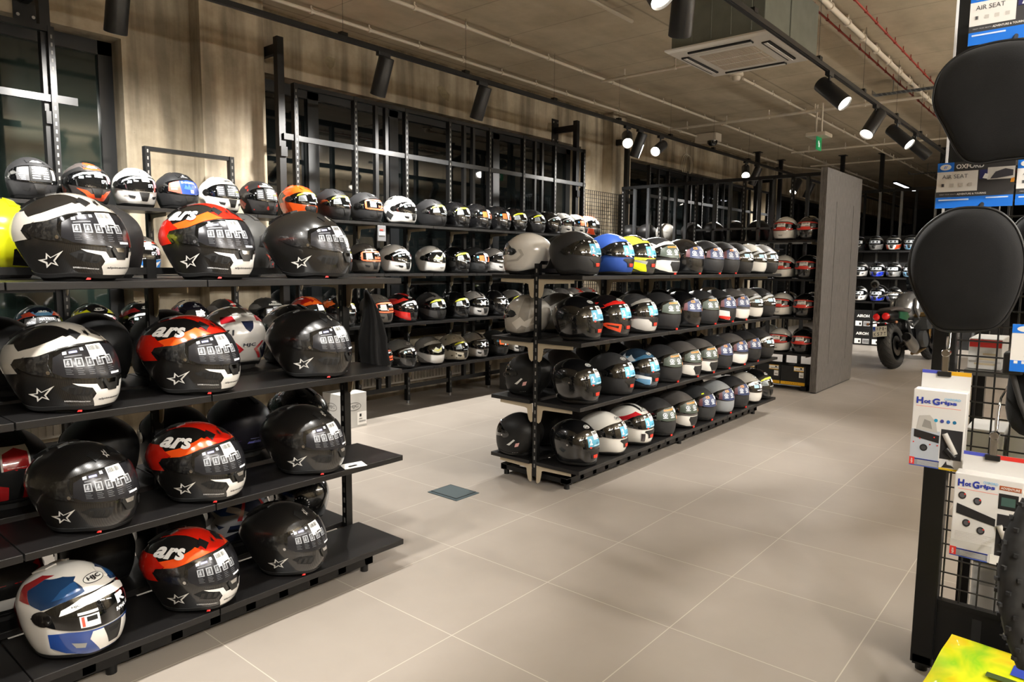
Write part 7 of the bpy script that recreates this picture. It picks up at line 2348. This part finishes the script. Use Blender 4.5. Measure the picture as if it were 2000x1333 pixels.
spot(14.4, TY, TZ, (14.4, 5.22, 1.4), 'small dark spotlight farthest down the window track', 1.0, 150, G1_, 1.0)
spot(0.6, TY, TZ, (0.6, 5.22, 1.4), 'black spotlight on the window track outside the picture', WALLW, 150, G1_, 1.0)
spot(3.2, UY, UZ, (3.0, 0.7, 1.2), 'lit spotlight over the aisle cut by the upper picture edge', 0.7, 62, G2_)
spot(3.62, UY, UZ, (4.5, 2.5, 1.1), 'dark spotlight over the aisle beside the air conditioner', 0.7, 62, G2_)
spot(6.2, UY, UZ, (5.7, -0.1, 1.0), 'lit spotlight hanging below the air conditioner along the aisle track', 0.5, 62, G2_)
spot(7.71, UY, UZ, (6.4, 2.35, 1.2), 'lit spotlight on the aisle track, second after the air conditioner', 0.6, 62, G2_)
spot(8.63, UY, UZ, (8.1, 0.1, 1.2), 'lit spotlight on the aisle track, third after the air conditioner', 0.3, 62, G2_)
spot(9.58, UY, UZ, (10.4, 0.2, 1.2), 'dark spotlight on the aisle track, fourth after the air conditioner', 0.9, 62, G2_)
for k, (x, tg, pw) in enumerate(((-0.6, (0.6, 2.5, 1.0), 0.7), (0.7, (0.95, 2.5, 1.1), 0.6), (1.55, (1.7, 2.5, 1.0), 0.6), (11.6, (13.2, 2.8, 1.0), 1.3), (12.8, (13.9, 2.3, 0.9), 1.3))):
    spot(x, UY, UZ, tg, 'spotlight on the aisle track, number %s of those out of the picture' % ORD[k], pw, 62, G2_)
for k, (x, tg, pw) in enumerate(((0.5, (2.4, 0.4, 1.3), 0.5), (0.0, (1.0, 2.5, 0.8), 0.8), (2.4, (2.2, 2.5, 0.8), 0.5), (4.2, (4.3, 2.5, 0.7), 1.0), (6.0, (5.8, 2.5, 0.7), 1.0), (8.4, (8.3, 2.8, 1.3), 1.2), (11.0, (12.5, 2.4, 0.8), 1.2))):  # unseen spotlights added to fill the shelves with light
    spot(x, -1.2, UZ, tg, 'added fill spotlight on the track behind the camera, %s along it' % ORD[k], pw, 55, 'added fill spotlights behind the camera')

# unseen fill strips added behind the camera to brighten ceiling, walls and helmets
def strip(x0, x1, y, z, e, label):
    t = thing('light_strip', label, 'strip light', (x0, y, z), 'added fill strips behind the camera')
    MB().box((x0, y - 0.02, z), (x1, y + 0.02, z + 0.03), BLACK).build('housing', t)
    MB().box((x0, y - 0.05, z - 0.03), (x1, y + 0.05, z - 0.002), glow('fff7ec', e * 0.35)).box((x0, y - 0.05, z + 0.032), (x1, y + 0.05, z + 0.05), glow('fff7ec', e)).build('diffuser', t)
    for x in (x0 + 0.2, x1 - 0.2):
        MB().cyl((x, y, z + 0.03), (x, y, CEIL), 0.002, STEEL, 6).build('wire', t)
strip(-1.5, 2.5, -1.9, 2.75, FILL_STRIP_E, 'first long added fill strip behind the camera')
strip(3.5, 7.5, -1.9, 2.75, FILL_STRIP_E, 'second long added fill strip behind the camera')
strip(8.5, 12.5, -1.9, 2.75, FILL_STRIP_E, 'third long added fill strip behind the camera')
